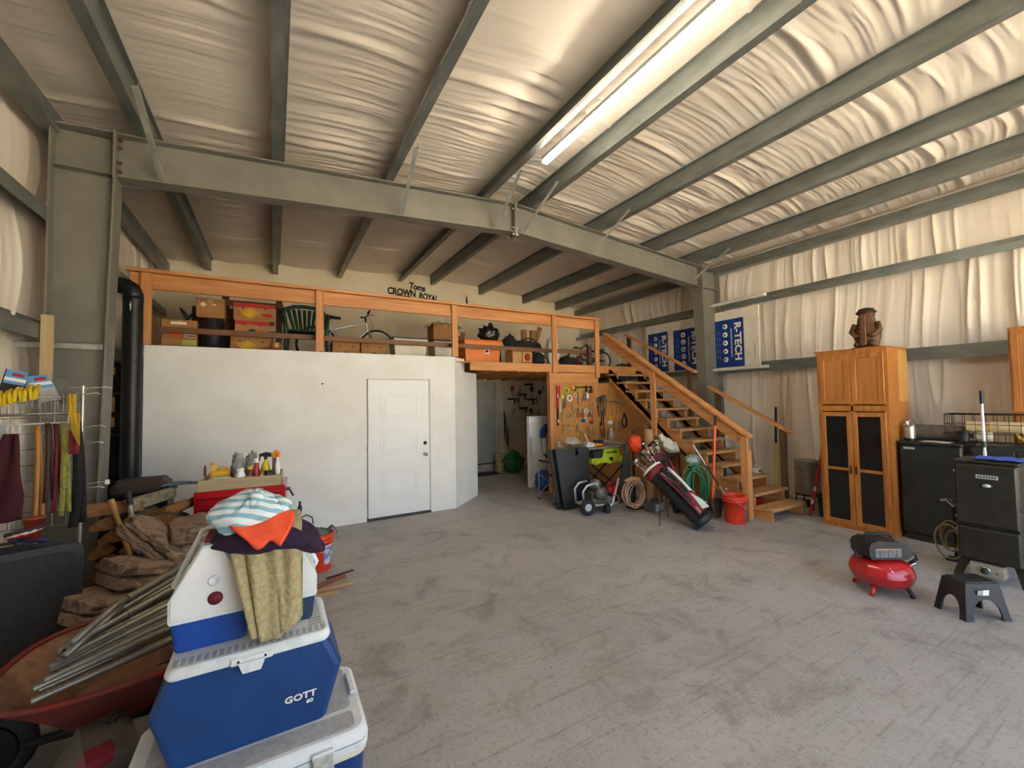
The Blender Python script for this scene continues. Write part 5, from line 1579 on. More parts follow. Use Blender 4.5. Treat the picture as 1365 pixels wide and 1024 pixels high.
# ---- dark safe, things on it
char = pm('charcoal_enamel', '20231f', '2a2d29', rough=.42, scale=5, metal=.1)
t = thing('mini_fridge', 'charcoal compact refrigerator standing beside the oak cabinet', 'refrigerator', (6.50, 1.50, 0))
m = MB(); m.box(.045, 0, .03, .56, .52, 1.12, .008); m.build('body', char, t)
m = MB(); m.box(0, .0, .09, .042, .52, 1.115, .012); dr = m.build('door', char, t)
m = MB(); m.box(-.003, .38, 1.06, .0, .48, 1.085, .001); m.build('badge', alu, dr)
m = MB(); m.box(-.01, -.01, 1.12, .57, .53, 1.15, .008); m.build('top', char, t)
m = MB(); m.box(.03, .03, 0, .5, .49, .07); m.build('plinth', black, t)
m = MB(); m.box(-.002, .02, .20, .0, .50, .206); m.build('door_seam', black, dr)
t = thing('steel_canister', 'stainless steel canister with slanted mouth on the refrigerator', 'canister', (6.64, 1.955, 1.15))
m = MB(); m.grid(lambda u, v: (.052 * math.cos(2 * PI * u), .052 * math.sin(2 * PI * u), v * (.20 + .035 * math.cos(2 * PI * u))), 24, 4, True); m.grid(lambda u, v: (.047 * math.cos(2 * PI * u), .047 * math.sin(2 * PI * u), .02 + v * (.178 + .035 * math.cos(2 * PI * u))), 24, 3, True); m.build('shell', stainless, t)
m = MB(); m.tube([(.05 * math.cos(2 * PI * i / 24), .05 * math.sin(2 * PI * i / 24), .20 + .035 * math.cos(2 * PI * i / 24)) for i in range(24)], .005, 6, True); m.build('rim', chrome, t)
m = MB(); m.cyl((0, 0, .0), (0, 0, .03), .054, n=22); m.build('base', black_m, t)
t = thing('carpet_roll', 'grey rolled mat lying on the refrigerator behind the canister', 'roll', (6.86, 1.62, 1.245))
m = MB(); m.cyl((0, -.08, 0), (0, .36, 0), .092, n=22, caps=False); m.cyl((0, -.08, 0), (0, .36, 0), .06, n=22, caps=False); m.cyl((0, -.08, 0), (0, -.079, 0), .092, .06, n=22, caps=False); m.ell((0, .36, 0), (.092, .05, .092), 18, 10); m.build('outer_turn', pm('grey_felt', '6d6558', '5a5348', rough=.95, scale=14, bump=.3), t)
m = MB(); m.tube([(.05 * math.cos(a) * (1 - a / 26), -.075, .05 * math.sin(a) * (1 - a / 26)) for a in [i * .5 for i in range(36)]], .006, 5); m.build('inner_turn', pm('dark_felt', '3b362f', '2f2b26', rough=.95), t)
m = MB(); m.sheet(lambda u, v: (-.10 + .2 * u, -.12 + .24 * v, .004 + .006 * noise.noise((u * 3, v * 3, 2))), 8, 8, .002)
tag(m.build('paper_sheet', paper, None, loc=(6.62, 1.72, 1.151)), 'loose paper sheet on the refrigerator beside the canister', 'paper')
# low cupboard behind the smoker
t = thing('storage_cupboard', 'dark low cupboard behind the smoker holding up the wire basket', 'cupboard', (6.55, .80, 0))
m = MB(); m.box(.0, 0, 0, .36, .64, 1.13, .006); m.build('body', char, t)
for y in (.02, .33):
    m = MB(); m.box(-.02, y, .05, -.002, y + .29, 1.1, .004); m.build('door', char, t)
t = thing('wire_basket', 'black wire basket of cord and rolls behind the smoker', 'basket', (6.62, 1.13, 1.165))
m = MB()
for z in (.0, .10, .20, .31):
    m.tube([(0, -.12, z), (0, .52, z), (.28, .52, z), (.28, -.12, z)], .004 if z < .3 else .006, 5, True)
for k in range(9):
    y = -.12 + .08 * k
    m.tube([(0, y, .31), (0, y, 0), (.28, y, 0), (.28, y, .31)], .003, 4)
for k in range(4):
    x = .07 * (k + .5)
    m.tube([(x, -.12, .31), (x, -.12, 0), (x, .52, 0), (x, .52, .31)], .003, 4)
m.build('wire_mesh', black_m, t)
t = thing('drop_cloth_roll', 'cream rolled cloth lying inside the wire basket', 'roll', (6.76, 1.22, 1.335))
m = MB(); m.cyl((0, -.12, 0), (0, .28, .0), .06, n=20); m.cyl((0, -.121, 0), (0, -.13, 0), .045, .02, n=16); m.build('cloth', pm('cream_cloth', 'cdb98e', 'bca67a', rough=.9, scale=10), t)
m = MB(); m.tube([(.062 * math.cos(2 * PI * i / 16), .1, .062 * math.sin(2 * PI * i / 16)) for i in range(16)], .006, 5, True); m.build('tie', tl_yel, t)
t = thing('rope_coil', 'yellow coiled rope in the wire basket', 'rope', (6.80, 1.06, 1.18))
for k in range(5):
    m = MB(); m.tube([(.02 * k - .04, .09 * math.cos(a), .10 + .085 * math.sin(a)) for a in [2 * PI * i / 20 for i in range(20)]], .009, 6, True); m.build('loop', pm('yellow_rope', 'c2a04a', 'a88638', rough=.9), t)
t = thing('white_jug', 'white plastic jug lying in the wire basket', 'jug', (6.74, 1.38, 1.175))
m = MB(); m.lathe([(.05, 0), (.055, .02), (.055, .10), (.03, .13), (.02, .14)], (0, -.07, .055), 16, rot=(-PI / 2, 0, 0)); m.build('body', pm('jug_plastic', 'c9c2ae', 'b9b29e', rough=.5), t)
m = MB(); m.cyl((0, .07, .055), (0, .10, .055), .022, n=12); m.build('cap', black, t)
t = thing('tin_can', 'small black can on the smoker side of the wire basket', 'can', (6.70, 1.52, 1.175))
m = MB(); m.cyl((0, 0, 0), (0, 0, .1), .045, n=18); m.build('body', black, t)
m = MB(); m.cyl((0, 0, .1), (0, 0, .108), .047, n=18); m.build('lid', black_m, t)
# white pole
t = thing('paint_pole', 'white extension pole with black tip standing behind the smoker', 'pole', (6.22, 1.27, 0))
m = MB(); m.cyl((0, 0, 0), (0, 0, 1.12), .014, n=10); m.build('lower_pole', white_pl, t)
m = MB(); m.cyl((0, 0, 1.12), (0, 0, 1.62), .011, n=10); m.build('upper_pole', white_pl, t)
m = MB(); m.cyl((0, 0, 1.16), (0, 0, 1.22), .018, n=10); m.build('collar', pm('pole_green', '2f4a40', '263d34', rough=.5), t)
m = MB(); m.cyl((0, 0, 1.60), (0, 0, 1.73), .015, n=10); m.build('tip', black, t)
# ---- vertical smoker
sm = pm('smoker_black', '26251f', '302f28', rough=.38, metal=.25, scale=10)
t = thing('vertical_smoker', 'black two-door vertical gas smoker with a steel burner panel', 'smoker', (5.60, .96, 0))
m = MB(); m.box(.03, 0, .17, .42, .385, 1.06, .01); m.build('body', sm, t)
m = MB(); m.box(.01, -.012, 1.06, .44, .40, 1.085, .008); m.build('top', sm, t)
m = MB(); m.box(-.02, .0, .50, .028, .385, 1.055, .014); dr = m.build('door', sm, t)
m = MB(); m.box(-.024, .11, .93, -.02, .245, .965, .002); m.build('name_plate', alu, dr)
for y in range(7):
    m = MB(); m.box(-.0252, .12 + y * .017, .940, -.0238, .130 + y * .017, .956); m.build('plate_mark', black, dr)
m = MB(); m.lathe([(.04, 0), (.042, .006), (.03, .012)], n=22, rot=(0, -PI / 2, 0), sx=.62); m.build('gauge_ring', black_m, dr, loc=(-.02, .18, .87))
m = MB(); m.lathe([(.028, .008), (.028, .0135)], n=20, rot=(0, -PI / 2, 0), sx=.62); m.build('gauge_face', alu, dr, loc=(-.02, .18, .87))
m = MB(); m.box(-.02, .0, .18, .028, .385, .475, .014); d2_ = m.build('door', sm, t)
for z, dd in ((.68, dr), (.30, d2_)):
    m = MB(); m.tube([(-.02, -.01, z), (-.05, -.02, z), (-.05, -.06, z + .005)], .008, 7); m.build('latch_handle', chrome, dd)
for z in (.44, .24, .98, .56):
    m = MB(); m.cyl((-.0, .388, z - .012), (-.0, .388, z + .012), .008, n=8); m.build('hinge_pin', chrome, t)
for y, s in ((.03, -1), (.355, 1)):
    for x, sx_ in ((.06, -1), (.38, 1)):
        m = MB(); m.beam((x, y, .17), (x + sx_ * .05, y + s * .05, 0.0), .06, .008, (1, 0, 0)); m.build('leg', sm, t)
m = MB(); m.box(-.05, .10, .06, .08, .31, .165, .004); cp = m.build('burner_panel', pm('brushed_panel', 'a29c8e', '8e887a', rough=.4, metal=.3, scale=(20, 4, 20)), t)
m = MB(); m.lathe([(.035, 0), (.035, .008), (.03, .01)], n=22, rot=(0, -PI / 2, 0)); m.build('dial_ring', chrome, cp, loc=(-.05, .215, .112))
m = MB(); m.lathe([(.026, .008), (.024, .028), (0, .029)], n=18, rot=(0, -PI / 2, 0)); m.build('dial_knob', black, cp, loc=(-.05, .215, .112))
m = MB(); m.lathe([(.007, 0), (.006, .012)], n=10, rot=(0, -PI / 2, 0)); m.build('igniter', black, cp, loc=(-.05, .145, .105))
m = MB(); m.box(.46, .34, .7, .47, .40, .85); m.build('side_vent', black_m, t)
m = MB(); m.sheet(lambda u, v: (.05 + .26 * v + .02 * noise.noise((u * 4, v * 4, 8)), -.02 + .30 * u, 1.094 + .012 + .012 * noise.noise((u * 6, v * 6, 2))), 14, 12, .006)
tag(m.build('rubber_gloves', pm('blue_nitrile', '2b57b8', '3566cc', rough=.4, scale=9), None, loc=(5.60, .96, .0)), 'crumpled blue gloves lying on top of the smoker', 'gloves')
# regulator and hose hanging between fridge and smoker
t = thing('gas_regulator', 'brass and tan gas hose with regulator between refrigerator and smoker', 'gas hose', (6.06, 1.47, 0))
m = MB(); m.cyl((0, 0, 0), (0, 0, .62), .02, n=8); m.box(-.07, -.07, 0, .07, .07, .02); m.build('post', black_m, t)
for k in range(4):
    m = MB(); m.tube([(-.03 - .018 * k + .02 * math.sin(a + k), .02 + (.05 + .018 * k) * math.cos(a) + .015 * (k % 2), .20 + .03 * (k % 3) + (.10 + .025 * k) * math.sin(a)) for a in [2 * PI * i / 24 for i in range(24)]], .009, 6, True); m.build('loop', pm('tan_gas_hose', '8a7650', '746240', rough=.5), t)
m = MB(); m.cyl((-.03, -.01, .56), (-.05, .04, .62), .022, n=10); m.cyl((-.04, .04, .62), (-.04, .09, .60), .014, n=8); m.build('regulator', chrome, t)
m = MB(); m.tube([(-.03, .0, .58), (-.04, -.07, .66), (-.02, -.09, .50), (-.03, .0, .34)], .009, 6); m.build('hose', rubber, t)
# second oak cabinet beyond
t = thing('oak_wall_cabinet', 'tall oak cabinet with plain panel doors behind the smoker', 'cabinet', (6.93, .46, 0))
m = MB(); m.box(.02, 0, 0, .54, .74, 2.42, .003); m.build('carcass', oak_z, t)
for z0, z1 in ((.08, 1.46), (1.50, 2.38)):
    for y0 in (.02, .385):
        m = MB(); fw = .055; y1 = y0 + .335
        m.box(-.002, y0, z0, .018, y0 + fw, z1, .003); m.box(-.002, y1 - fw, z0, .018, y1, z1, .003); m.box(-.002, y0 + fw, z0, .018, y1 - fw, z0 + fw, .003); m.box(-.002, y0 + fw, z1 - fw, .018, y1 - fw, z1, .003)
        d_ = m.build('door', oak_z, t)
        m = MB(); m.box(.006, y0 + fw, z0 + fw, .016, y1 - fw, z1 - fw, .003); m.build('door_panel', oak_p, d_)

# ---- items by the stair foot
t = thing('stock_pot', 'large stainless stock pot on a black burner stand', 'pot', (7.10, 3.30, .22))
m = MB(); m.lathe([(.165, 0), (.17, .01), (.17, .48), (.18, .49), (.18, .50), (.166, .50), (.165, .02), (0, .015)], n=32); m.build('vessel', stainless, t)
for s in (-1, 1):
    m = MB(); m.tube([(s * .17, -.04, .42), (s * .21, -.03, .43), (s * .21, .03, .43), (s * .17, .04, .42)], .007, 6); m.build('handle', stainless, t)
m = MB(); m.tube([(-.13, -.12, .39), (-.15, -.12, .37), (-.14, -.11, .35)], .005, 5); m.build('hook', chrome, t)
t = thing('burner_stand', 'black iron burner stand under the stock pot', 'stand', (7.10, 3.30, 0))
m = MB(); m.tube([(.16 * math.cos(2 * PI * i / 24), .16 * math.sin(2 * PI * i / 24), .205) for i in range(24)], .012, 6, True); m.cyl((-.16, 0, .2), (.16, 0, .2), .008, n=6); m.cyl((0, -.16, .2), (0, .16, .2), .008, n=6); m.build('top_ring', black_m, t)
for k in range(4):
    a = PI / 4 + k * PI / 2
    m = MB(); m.cyl((.15 * math.cos(a), .15 * math.sin(a), .205), (.18 * math.cos(a), .18 * math.sin(a), 0), .01, n=6); m.build('leg', black_m, t)
m = MB(); m.lathe([(.06, .06), (.08, .08), (.06, .10)], n=18); m.cyl((0, 0, 0), (0, 0, .06), .02, n=8); m.build('burner', black_m, t)
t = thing('red_level', 'red steel bar with silver marks leaning on the oak cabinet', 'bar', (6.60, 3.06, 0))
top = Vector((.03, -.20, 1.02))
m = MB(); m.beam((0, 0, 0), top, .045, .02, (-1, 0, 0), .003); m.build('bar', pm('worn_red', '8f1a22', '74141b', rough=.4, scale=14), t)
for k in (.18, .36):
    m = MB(); m.beam(top * k + Vector((-.012, 0, 0)), top * (k + .06) + Vector((-.012, 0, 0)), .03, .004, (-1, 0, 0)); m.build('silver_mark', alu, t)
m = MB(); m.cyl((0, 0, 0), top * .02, .02, n=10); m.build('tip', chrome, t)
t = thing('trash_can', 'small dark waste can between the red bar and the oak cabinet', 'can', (6.78, 2.93, 0))
m = MB(); m.lathe([(.08, 0), (.10, .28), (.105, .285), (.105, .30), (.096, .30), (.078, .01), (0, .01)], n=22, smooth=True); m.build('shell', char, t)
m = MB(); m.tube([(.10 * math.cos(2 * PI * i / 20), .10 * math.sin(2 * PI * i / 20), .30) for i in range(20)], .006, 5, True); m.build('rim', black, t)
t = thing('paint_roller_pole', 'yellow pole with a long black grip against the insulation', 'pole', (7.22, 3.84, 0))
m = MB(); m.cyl((0, 0, 0), (.12, .03, .92), .016, n=10); m.build('pole', pm('pole_yellow', 'd3b032', 'c4a026', rough=.45), t)
m = MB(); m.cyl((.12, .03, .92), (.20, .05, 1.52), .019, n=10); m.build('grip', rubber, t)
for i, (y, zt) in enumerate(((3.84, 2.10), (3.74, 2.06))):
    t = thing('wood_trim', ('thin pine strip leaning on the wall, %s the pair') % ('taller of' if i == 0 else 'shorter of'), 'strip', (7.30, y, 0))
    m = MB(); m.beam((0, 0, .0), (.23, -.01, zt), .03, .012, (-1, 0, 0), .002); m.build('strip', wood('pale_pine', 'cdb98f', 'b39d70', 'z'), t)
    m = MB(); m.beam((-.007, 0, .02), (.2229, -.01, zt - .02), .006, .004, (-1, 0, 0)); m.build('bead', MATS['pale_pine'], t)
t = thing('drywall_scrap', 'triangular white drywall scrap standing at the wall by the stairs', 'drywall', (7.05, 4.10, 0))
m = MB(); m.prism([(-.3, 0), (.34, 0), (.30, .62)], 'y', -.012, .012); m.build('board', white_pl, t)
m = MB(); m.prism([(-.29, 0.0), (.33, 0.0), (.29, .6)], 'y', -.0135, -.012); m.build('paper_face', paper, t)
t = thing('small_box', 'small white box resting on a stair tread by the wall', 'box', (6.62, 3.79, RISE * 3 + .001))
m = MB(); m.box(-.05, -.04, 0, .05, .04, .07, .003); m.build('body', paper, t)
m = MB(); m.box(-.035, -.042, .015, .035, -.04, .05); m.build('label', char, t)
t = thing('wall_hook', 'black steel hook rod sticking out of the wall beside the oak cabinet', 'hook', (7.62, 3.05, 1.40))
m = MB(); m.cyl((0, 0, 0), (-.22, 0, .01), .010, .006, n=8); m.build('rod', black_m, t)
m = MB(); m.box(.0, -.03, -.04, .006, .03, .04); m.build('plate', black_m, t)
t = thing('toolbox', 'red toolbox stowed under the stair treads', 'toolbox', (6.28, 3.72, 0))
m = MB(); m.box(-.2, -.1, 0, .2, .1, .16, .008); m.build('body', tl_red, t)
m = MB(); m.tube([(-.06, 0, .16), (-.05, 0, .19), (.05, 0, .19), (.06, 0, .16)], .007, 6); m.build('handle', chrome, t)

# ---- pancake compressor
t = thing('air_compressor', 'red pancake air compressor with a black motor shroud on the floor', 'compressor', (4.62, 1.60, 0), -.55)
m = MB(); R_ = .222
m.lathe([(0, .07), (R_ * .6, .072), (R_ * .88, .095), (R_ * .985, .14), (R_, .165), (R_ * 1.01, .168), (R_ * 1.01, .178), (R_, .18), (R_ * .985, .21), (R_ * .88, .255), (R_ * .6, .282), (0, .287)], n=40); m.build('tank', red_paint, t)
m = MB(); m.prism([(-.15, .30), (.14, .30), (.175, .325), (.18, .38), (.15, .425), (.08, .445), (-.10, .455), (-.155, .435), (-.175, .40), (-.17, .33)], 'y', -.105, .105); m.build('motor_shroud', black, t)
m = MB(); m.tube([(-.13, 0, .44), (-.11, 0, .49), (.08, 0, .485), (.12, 0, .43)], .014, 8); m.build('handle', rubber, t)
m = MB(); m.box(-.13, -.109, .32, .09, -.105, .395, .001); cpnl = m.build('gauge_panel', pm('grey_panel', '6e6f70', '5b5c5d', rough=.4, scale=20), t)
m = MB(); m.box(-.13, -.111, .385, .09, -.108, .395); m.build('panel_stripe', pm('brass_strip', 'a97a5a', '8f664a', rough=.4), cpnl)
for x in (-.09, -.02, .05):
    m = MB(); m.box(x - .002, -.1105, .325, x + .002, -.1085, .385); m.build('panel_line', black, cpnl)
m = MB(); m.obox((0, 0, 0), (.10, .003, .035), (-.75, 0, 0)); m.build('tank_label', white_pl, t, loc=(-.02, -.185, .246))
m = MB(); m.grid(lambda u, v: (R_ * 1.005 * math.cos(-.75 + .4 * u), R_ * 1.005 * math.sin(-.75 + .4 * u), .135 + .03 * v), 8, 2); m.build('rating_label', alu, t)
for a in (.6, 2.1, 3.7, 5.4):
    m = MB(); m.tube([(.16 * math.cos(a), .16 * math.sin(a), .085), (.19 * math.cos(a), .19 * math.sin(a), .03), (.2 * math.cos(a), .2 * math.sin(a), .0)], [.02, .017, .02], 7); m.build('foot', red_paint if a < 4 else black, t)
m = MB(); m.tube([(.18, -.05, .33), (.25, -.05, .33), (.26, -.06, .29), (.20, -.05, .25)], .012, 6); m.build('air_fitting', black, t)
m = MB(); m.tube([(-.17, 0, .37), (-.24, -.03, .36), (-.25, -.05, .31), (-.18, -.03, .31)], .008, 6); m.build('power_cord', rubber, t)
m = MB(); m.cyl((.19, -.08, .25), (.22, -.09, .265), .012, n=8); m.build('drain_valve', chrome, t)
# ---- black step stool
t = thing('step_stool', 'black plastic step stool on the floor in front of the smoker', 'stool', (4.70, 1.08, 0), -.52)
bw, bd, tw, td, hh = .172, .120, .128, .085, .275
m = MB()
m.box(-tw, -td, hh - .03, tw, td, hh, .02); m.build('step', black, t)
for s in (-1, 1):
    arch = []
    o = [(-bw, 0), (-tw, hh - .012), (tw, hh - .012), (bw, 0), (bw - .06, 0)]
    arch = [((bw - .06) * math.cos(a), .155 * math.sin(a) ** .8) for a in [PI * i / 12 for i in range(1, 12)]]
    poly = o + arch + [(-(bw - .06), 0)]
    n = len(poly)
    m = MB()
    v = []
    for k, off in ((0, 0), (1, -.012)):
        for (x, z) in poly:
            yy = s * (bd + (td - bd) * z / hh + off)
            v.append((x, yy, z))
    f = [tuple(range(n)), tuple(range(2 * n - 1, n - 1, -1))] + [(i, n + i, n + (i + 1) % n, (i + 1) % n) for i in range(n)]
    m.add(v, f); m.build('front_panel' if s < 0 else 'back_panel', black, t)
for s in (-1, 1):
    o = [(-bd, 0), (-td, hh - .012), (td, hh - .012), (bd, 0), (bd - .05, 0)] + [((bd - .05) * math.cos(a), .15 * math.sin(a) ** .8) for a in [PI * i / 10 for i in range(1, 10)]] + [(-(bd - .05), 0)]
    n = len(o)
    v = []
    for off in (0, -.012):
        v += [(s * (bw + (tw - bw) * z / hh + off), y, z) for y, z in o]
    m = MB(); m.add(v, [tuple(range(n)), tuple(range(2 * n - 1, n - 1, -1))] + [(i, n + i, n + (i + 1) % n, (i + 1) % n) for i in range(n)]); m.build('end_panel', black, t)
m = MB(); m.box(-.025, -.012, hh, .025, .012, hh + .001); m.build('hand_slot', pm('slot_black', '050505', '080808', rough=.8), t)
m = MB(); m.obox((-.04, -.1025, .205), (.035, .004, .035), (.13, 0, 0)); m.build('sticker', pm('grey_sticker', 'a7a7a5', '8b8b89', rough=.6, scale=60), t)
m = MB(); m.obox((.005, -.1025, .205), (.045, .004, .04), (.13, 0, 0)); m.build('sticker', paper, t)


# ================================================================== FOREGROUND AND LEFT SIDE
def mats_cooler(): pass


cool_blue = pm('cooler_blue', '12427f', '0f3a72', rough=.38, scale=6, bump=.03, bscale=160)
cool_royal = pm('cooler_royal', '1b4fae', '174699', rough=.4, scale=6)
cool_navy = pm('cooler_navy', '26405f', '203753', rough=.4, scale=6)
cool_white = pm('cooler_white', 'd2dade', 'c2cacf', rough=.42, scale=14, lo=.3, hi=.75, c3='dde4e7')
dirty_lid = pm('grubby_lid', 'b2b7ba', '9da3a6', rough=.55, scale=30, bump=.25)


def rpoly(x0, y0, x1, y1, r, n=4):
    out = []
    for cx, cy, a in ((x1 - r, y1 - r, 0), (x0 + r, y1 - r, PI / 2), (x0 + r, y0 + r, PI), (x1 - r, y0 + r, 1.5 * PI)):
        out += [(cx + r * math.cos(a + PI / 2 * i / n), cy + r * math.sin(a + PI / 2 * i / n)) for i in range(n + 1)]
    return out


def loft(mb, rings, caps=True, smooth=True):
    """rings: list of (list of xy, z)"""
    n = len(rings[0][0])
    v = []
    for poly, z in rings:
        v += [(x, y, z) for x, y in poly]
    f = []
    for k in range(len(rings) - 1):
        for i in range(n):
            f.append((k * n + i, k * n + (i + 1) % n, (k + 1) * n + (i + 1) % n, (k + 1) * n + i))
    mb.add(v, f, smooth)
    if caps:
        mb.add([v[i] for i in range(n)], [tuple(range(n))[::-1]])
        mb.add(v[-n:], [tuple(range(n))])
    return mb


# -- bottom chest cooler
t = thing('chest_cooler', 'long blue chest cooler with white lid at the bottom of the cooler stack', 'cooler', (-.06, 2.06, 0))
W, D_ = .405, .25
m = MB(); loft(m, [(rpoly(-W + .03, -D_ + .03, W - .03, D_ - .03, .05), 0), (rpoly(-W + .012, -D_ + .012, W - .012, D_ - .012, .05), .30)]); m.build('body', cool_blue, t)
m = MB(); loft(m, [(rpoly(-W + .006, -D_ + .006, W - .006, D_ - .006, .05), .298), (rpoly(-W + .002, -D_ + .002, W - .002, D_ - .002, .05), .318), (rpoly(-W + .004, -D_ + .004, W - .004, D_ - .004, .05), .323)]); m.build('rim_band', pm('cream_rim', 'e0d9c8', 'd5cdb9', rough=.5), t)
m = MB(); loft(m, [(rpoly(-W, -D_, W, D_, .055), .324), (rpoly(-W - .002, -D_ - .002, W + .002, D_ + .002, .055), .35), (rpoly(-W + .004, -D_ + .004, W - .004, D_ - .004, .055), .382), (rpoly(-W + .02, -D_ + .02, W - .02, D_ - .02, .05), .395)]); ld = m.build('lid', cool_white, t)
m = MB(); loft(m, [(rpoly(-W + .001, -D_ - .0035, W - .001, D_ + .0035, .055), .352), (rpoly(-W + .001, -D_ - .0035, W - .001, D_ + .0035, .055), .3545)]); m.build('lid_groove', pm('groove_grey', '8d9294', '7b8082', rough=.6), ld)
m = MB(); loft(m, [(rpoly(-W + .06, -D_ + .035, W - .05, -D_ + .135, .02), .3952), (rpoly(-W + .06, -D_ + .035, W - .05, -D_ + .135, .02), .3962)]); m.build('lid_tray', dirty_lid, ld)
m = MB(); loft(m, [(rpoly(-W + .06, -D_ + .16, W - .05, D_ - .04, .02), .3952), (rpoly(-W + .06, -D_ + .16, W - .05, D_ - .04, .02), .3962)]); m.build('lid_tray', dirty_lid, ld)
m = MB(); m.box(W - .045, -.02, .395, W - .015, .14, .412, .006); m.build('lid_ridge', cool_white, ld)
for x in (.23, -.23):
    m = MB(); m.obox((x, -D_ - .014, .318), (.075, .014, .10), (.06, 0, 0), .004); la = m.build('latch', pm('latch_grey', 'c6c7c2', 'a5a6a1', rough=.5, scale=40), t)
    m = MB(); m.obox((x, -D_ - .01, .366), (.08, .02, .02), None, .005); m.build('latch_cap', cool_white, la)
for s in (-1, 1):
    m = MB(); m.box(s * (W - .012), -.09, .20, s * (W + .012), .09, .27, .008); m.build('end_handle', cool_blue, t)
m = MB(); m.sheet(lambda u, v: (.02 + .16 * u + .02 * noise.noise((u * 3, v * 3, 1)), -.02 - .03 * v + .02 * noise.noise((u * 5, v * 5, 6)), .22 * v * (1 - .5 * abs(u - .35))), 10, 10, .004)
tag(m.build('plastic_scrap', white_pl, None, loc=(-.03, 1.76, 0.0)), 'crumpled white plastic sheet on the floor in front of the bottom cooler', 'plastic')

# -- middle cooler with lettering
t = thing('picnic_cooler', 'blue cooler with white lid lettered GOTT 60, middle of the cooler stack', 'cooler', (-.065, 2.14, .397))
F0 = -.185
lvl = [(.262, 0), (.268, .012), (.322, .19), (.324, .20), (.318, .215), (.270, .325)]
m = MB(); loft(m, [(rpoly(-w, F0 + (.004 if z < .02 else 0), w, .185, .03), z) for w, z in lvl], smooth=False); m.build('body', cool_blue, t)
m = MB(); loft(m, [(rpoly(-.274, F0 - .004, .274, .19, .035), .320), (rpoly(-.280, F0 - .008, .280, .194, .035), .335), (rpoly(-.272, F0 - .002, .272, .188, .035), .352), (rpoly(-.262, F0 + .006, .262, .180, .03), .358)]); ld = m.build('lid', cool_white, t)
for k in range(22):
    x = -.25 + k * .0238
    for y0, y1 in ((F0 + .02, F0 + .07),):
        m = MB(); m.box(x - .008, y0, .3582, x + .008, y1, .3592); m.build('lid_tread', dirty_lid, ld)
for k in range(10):
    y = -.10 + k * .026
    m = MB(); m.box(.20, y - .009, .3582, .25, y + .009, .3592); m.build('lid_tread', dirty_lid, ld)
m = MB(); m.box(-.075, F0 - .014, .318, .065, F0 - .006, .345, .003); ht_ = m.build('hinge_plate', cool_white, t)
for x in (-.05, .04):
    m = MB(); m.cyl((x, F0 - .016, .332), (x, F0 - .013, .332), .005, n=10); m.build('rivet', black, ht_)
m = MB(); m.prism([(-.035, .288), (.025, .288), (.04, .328), (-.05, .328)], 'y', F0 - .024, F0 - .010); m.build('latch', cool_white, t)
text_part('lettering', 'GOTT', .034, wht, t, (.165, F0 - .0008, .118), (PI / 2, 0, 0), .0006, .0012, space=1.05, sx=1.2)
text_part('lettering', '60', .020, wht, t, (.198, F0 - .0008, .091), (PI / 2, 0, 0), .0006, .0008, sx=1.3)


# -- two tent-top lunch coolers
def playmate(label, x, y, w, d, body, z0, h, hb):
    t = thing('lunch_cooler', label, 'cooler', (x, y, z0))
    m = MB(); loft(m, [(rpoly(-w + .018, -d + .015, w - .018, d - .015, .02), 0), (rpoly(-w + .002, -d + .004, w - .002, d - .004, .025), hb)]); m.build('body', body, t)
    for k in range(8):
        m = MB(); loft(m, [(rpoly(-w + .014 - .0015 * k, -d + .011 - .001 * k, w - .014 + .0015 * k, d - .011 + .001 * k, .02), .012 + k * .0125), (rpoly(-w + .014 - .0015 * k, -d + .011 - .001 * k, w - .014 + .0015 * k, d - .011 + .001 * k, .02), .017 + k * .0125)], caps=False); m.build('body_rib', body, t)
    z1 = hb
    sh = z1 + .09
    tp = h
    P = [(-w + .006, z1), (w - .006, z1), (w, z1 + .012), (w, sh), (.040, tp - .02), (.028, tp), (-.028, tp), (-.040, tp - .02), (-w, sh), (-w, z1 + .012)]
    m = MB(); m.prism(P, 'y', -d, d); ld = m.build('lid', cool_white, t)
    m = MB(); m.prism([(a * .93, z1 + .02 + (b - z1) * .9) for a, b in P], 'y', -d - .006, -d); m.build('lid_face', pm('lid_white', 'e6e8e8', 'dcdedf', rough=.35), ld)
    m = MB(); m.lathe([(.020, 0), (.020, .004), (.014, .006), (.013, .003), (0, .003)], n=22, rot=(PI / 2, 0, 0)); m.build('push_button', cool_white, ld, loc=(.01, -d - .006, z1 + .145))
    m = MB(); m.box(-.03, -d * .8, tp, .03, d * .8, tp + .014, .005); m.build('handle_bar', body if w < .12 else maroon, ld)
    for s in (-1, 1):
        m = MB(); m.tube([(s * w, 0, sh - .02), (s * (w + .012), 0, sh), (s * .05, 0, tp + .02), (0, 0, tp + .030)], .01, 7); m.build('handle_arm', cool_white, t)
    return t, ld


t, ld = playmate('white tent-top lunch cooler with a dark red dot on a royal blue base', -.215, 2.245, .135, .185, cool_royal, .757, .40, .115)
m = MB(); m.lathe([(.026, 0), (.026, .002)], n=24, rot=(PI / 2, 0, 0)); m.build('red_dot', maroon, ld, loc=(.015, -.185 - .006, .115 + .075))
playmate('smaller white tent-top lunch cooler on a navy base under the tan towel', .065, 2.25, .105, .165, cool_navy, .757, .345, .10)
# -- towels
terry = lambda n, a, b: pm(n, a, b, rough=.98, scale=70, detail=3, bump=.6)
t_tan = terry('tan_terry', 'b3a67e', '9c8f68')
t_pur = terry('purple_terry', '2e1838', '22112b')
t_org = pm('orange_cloth', 'ef5a35', 'e24d28', rough=.8, scale=20)
t_str = stripes('striped_terry', 'd9e6ea', '86b4c3', 26.0, (.30, .62, .72), .98, .52, .05)


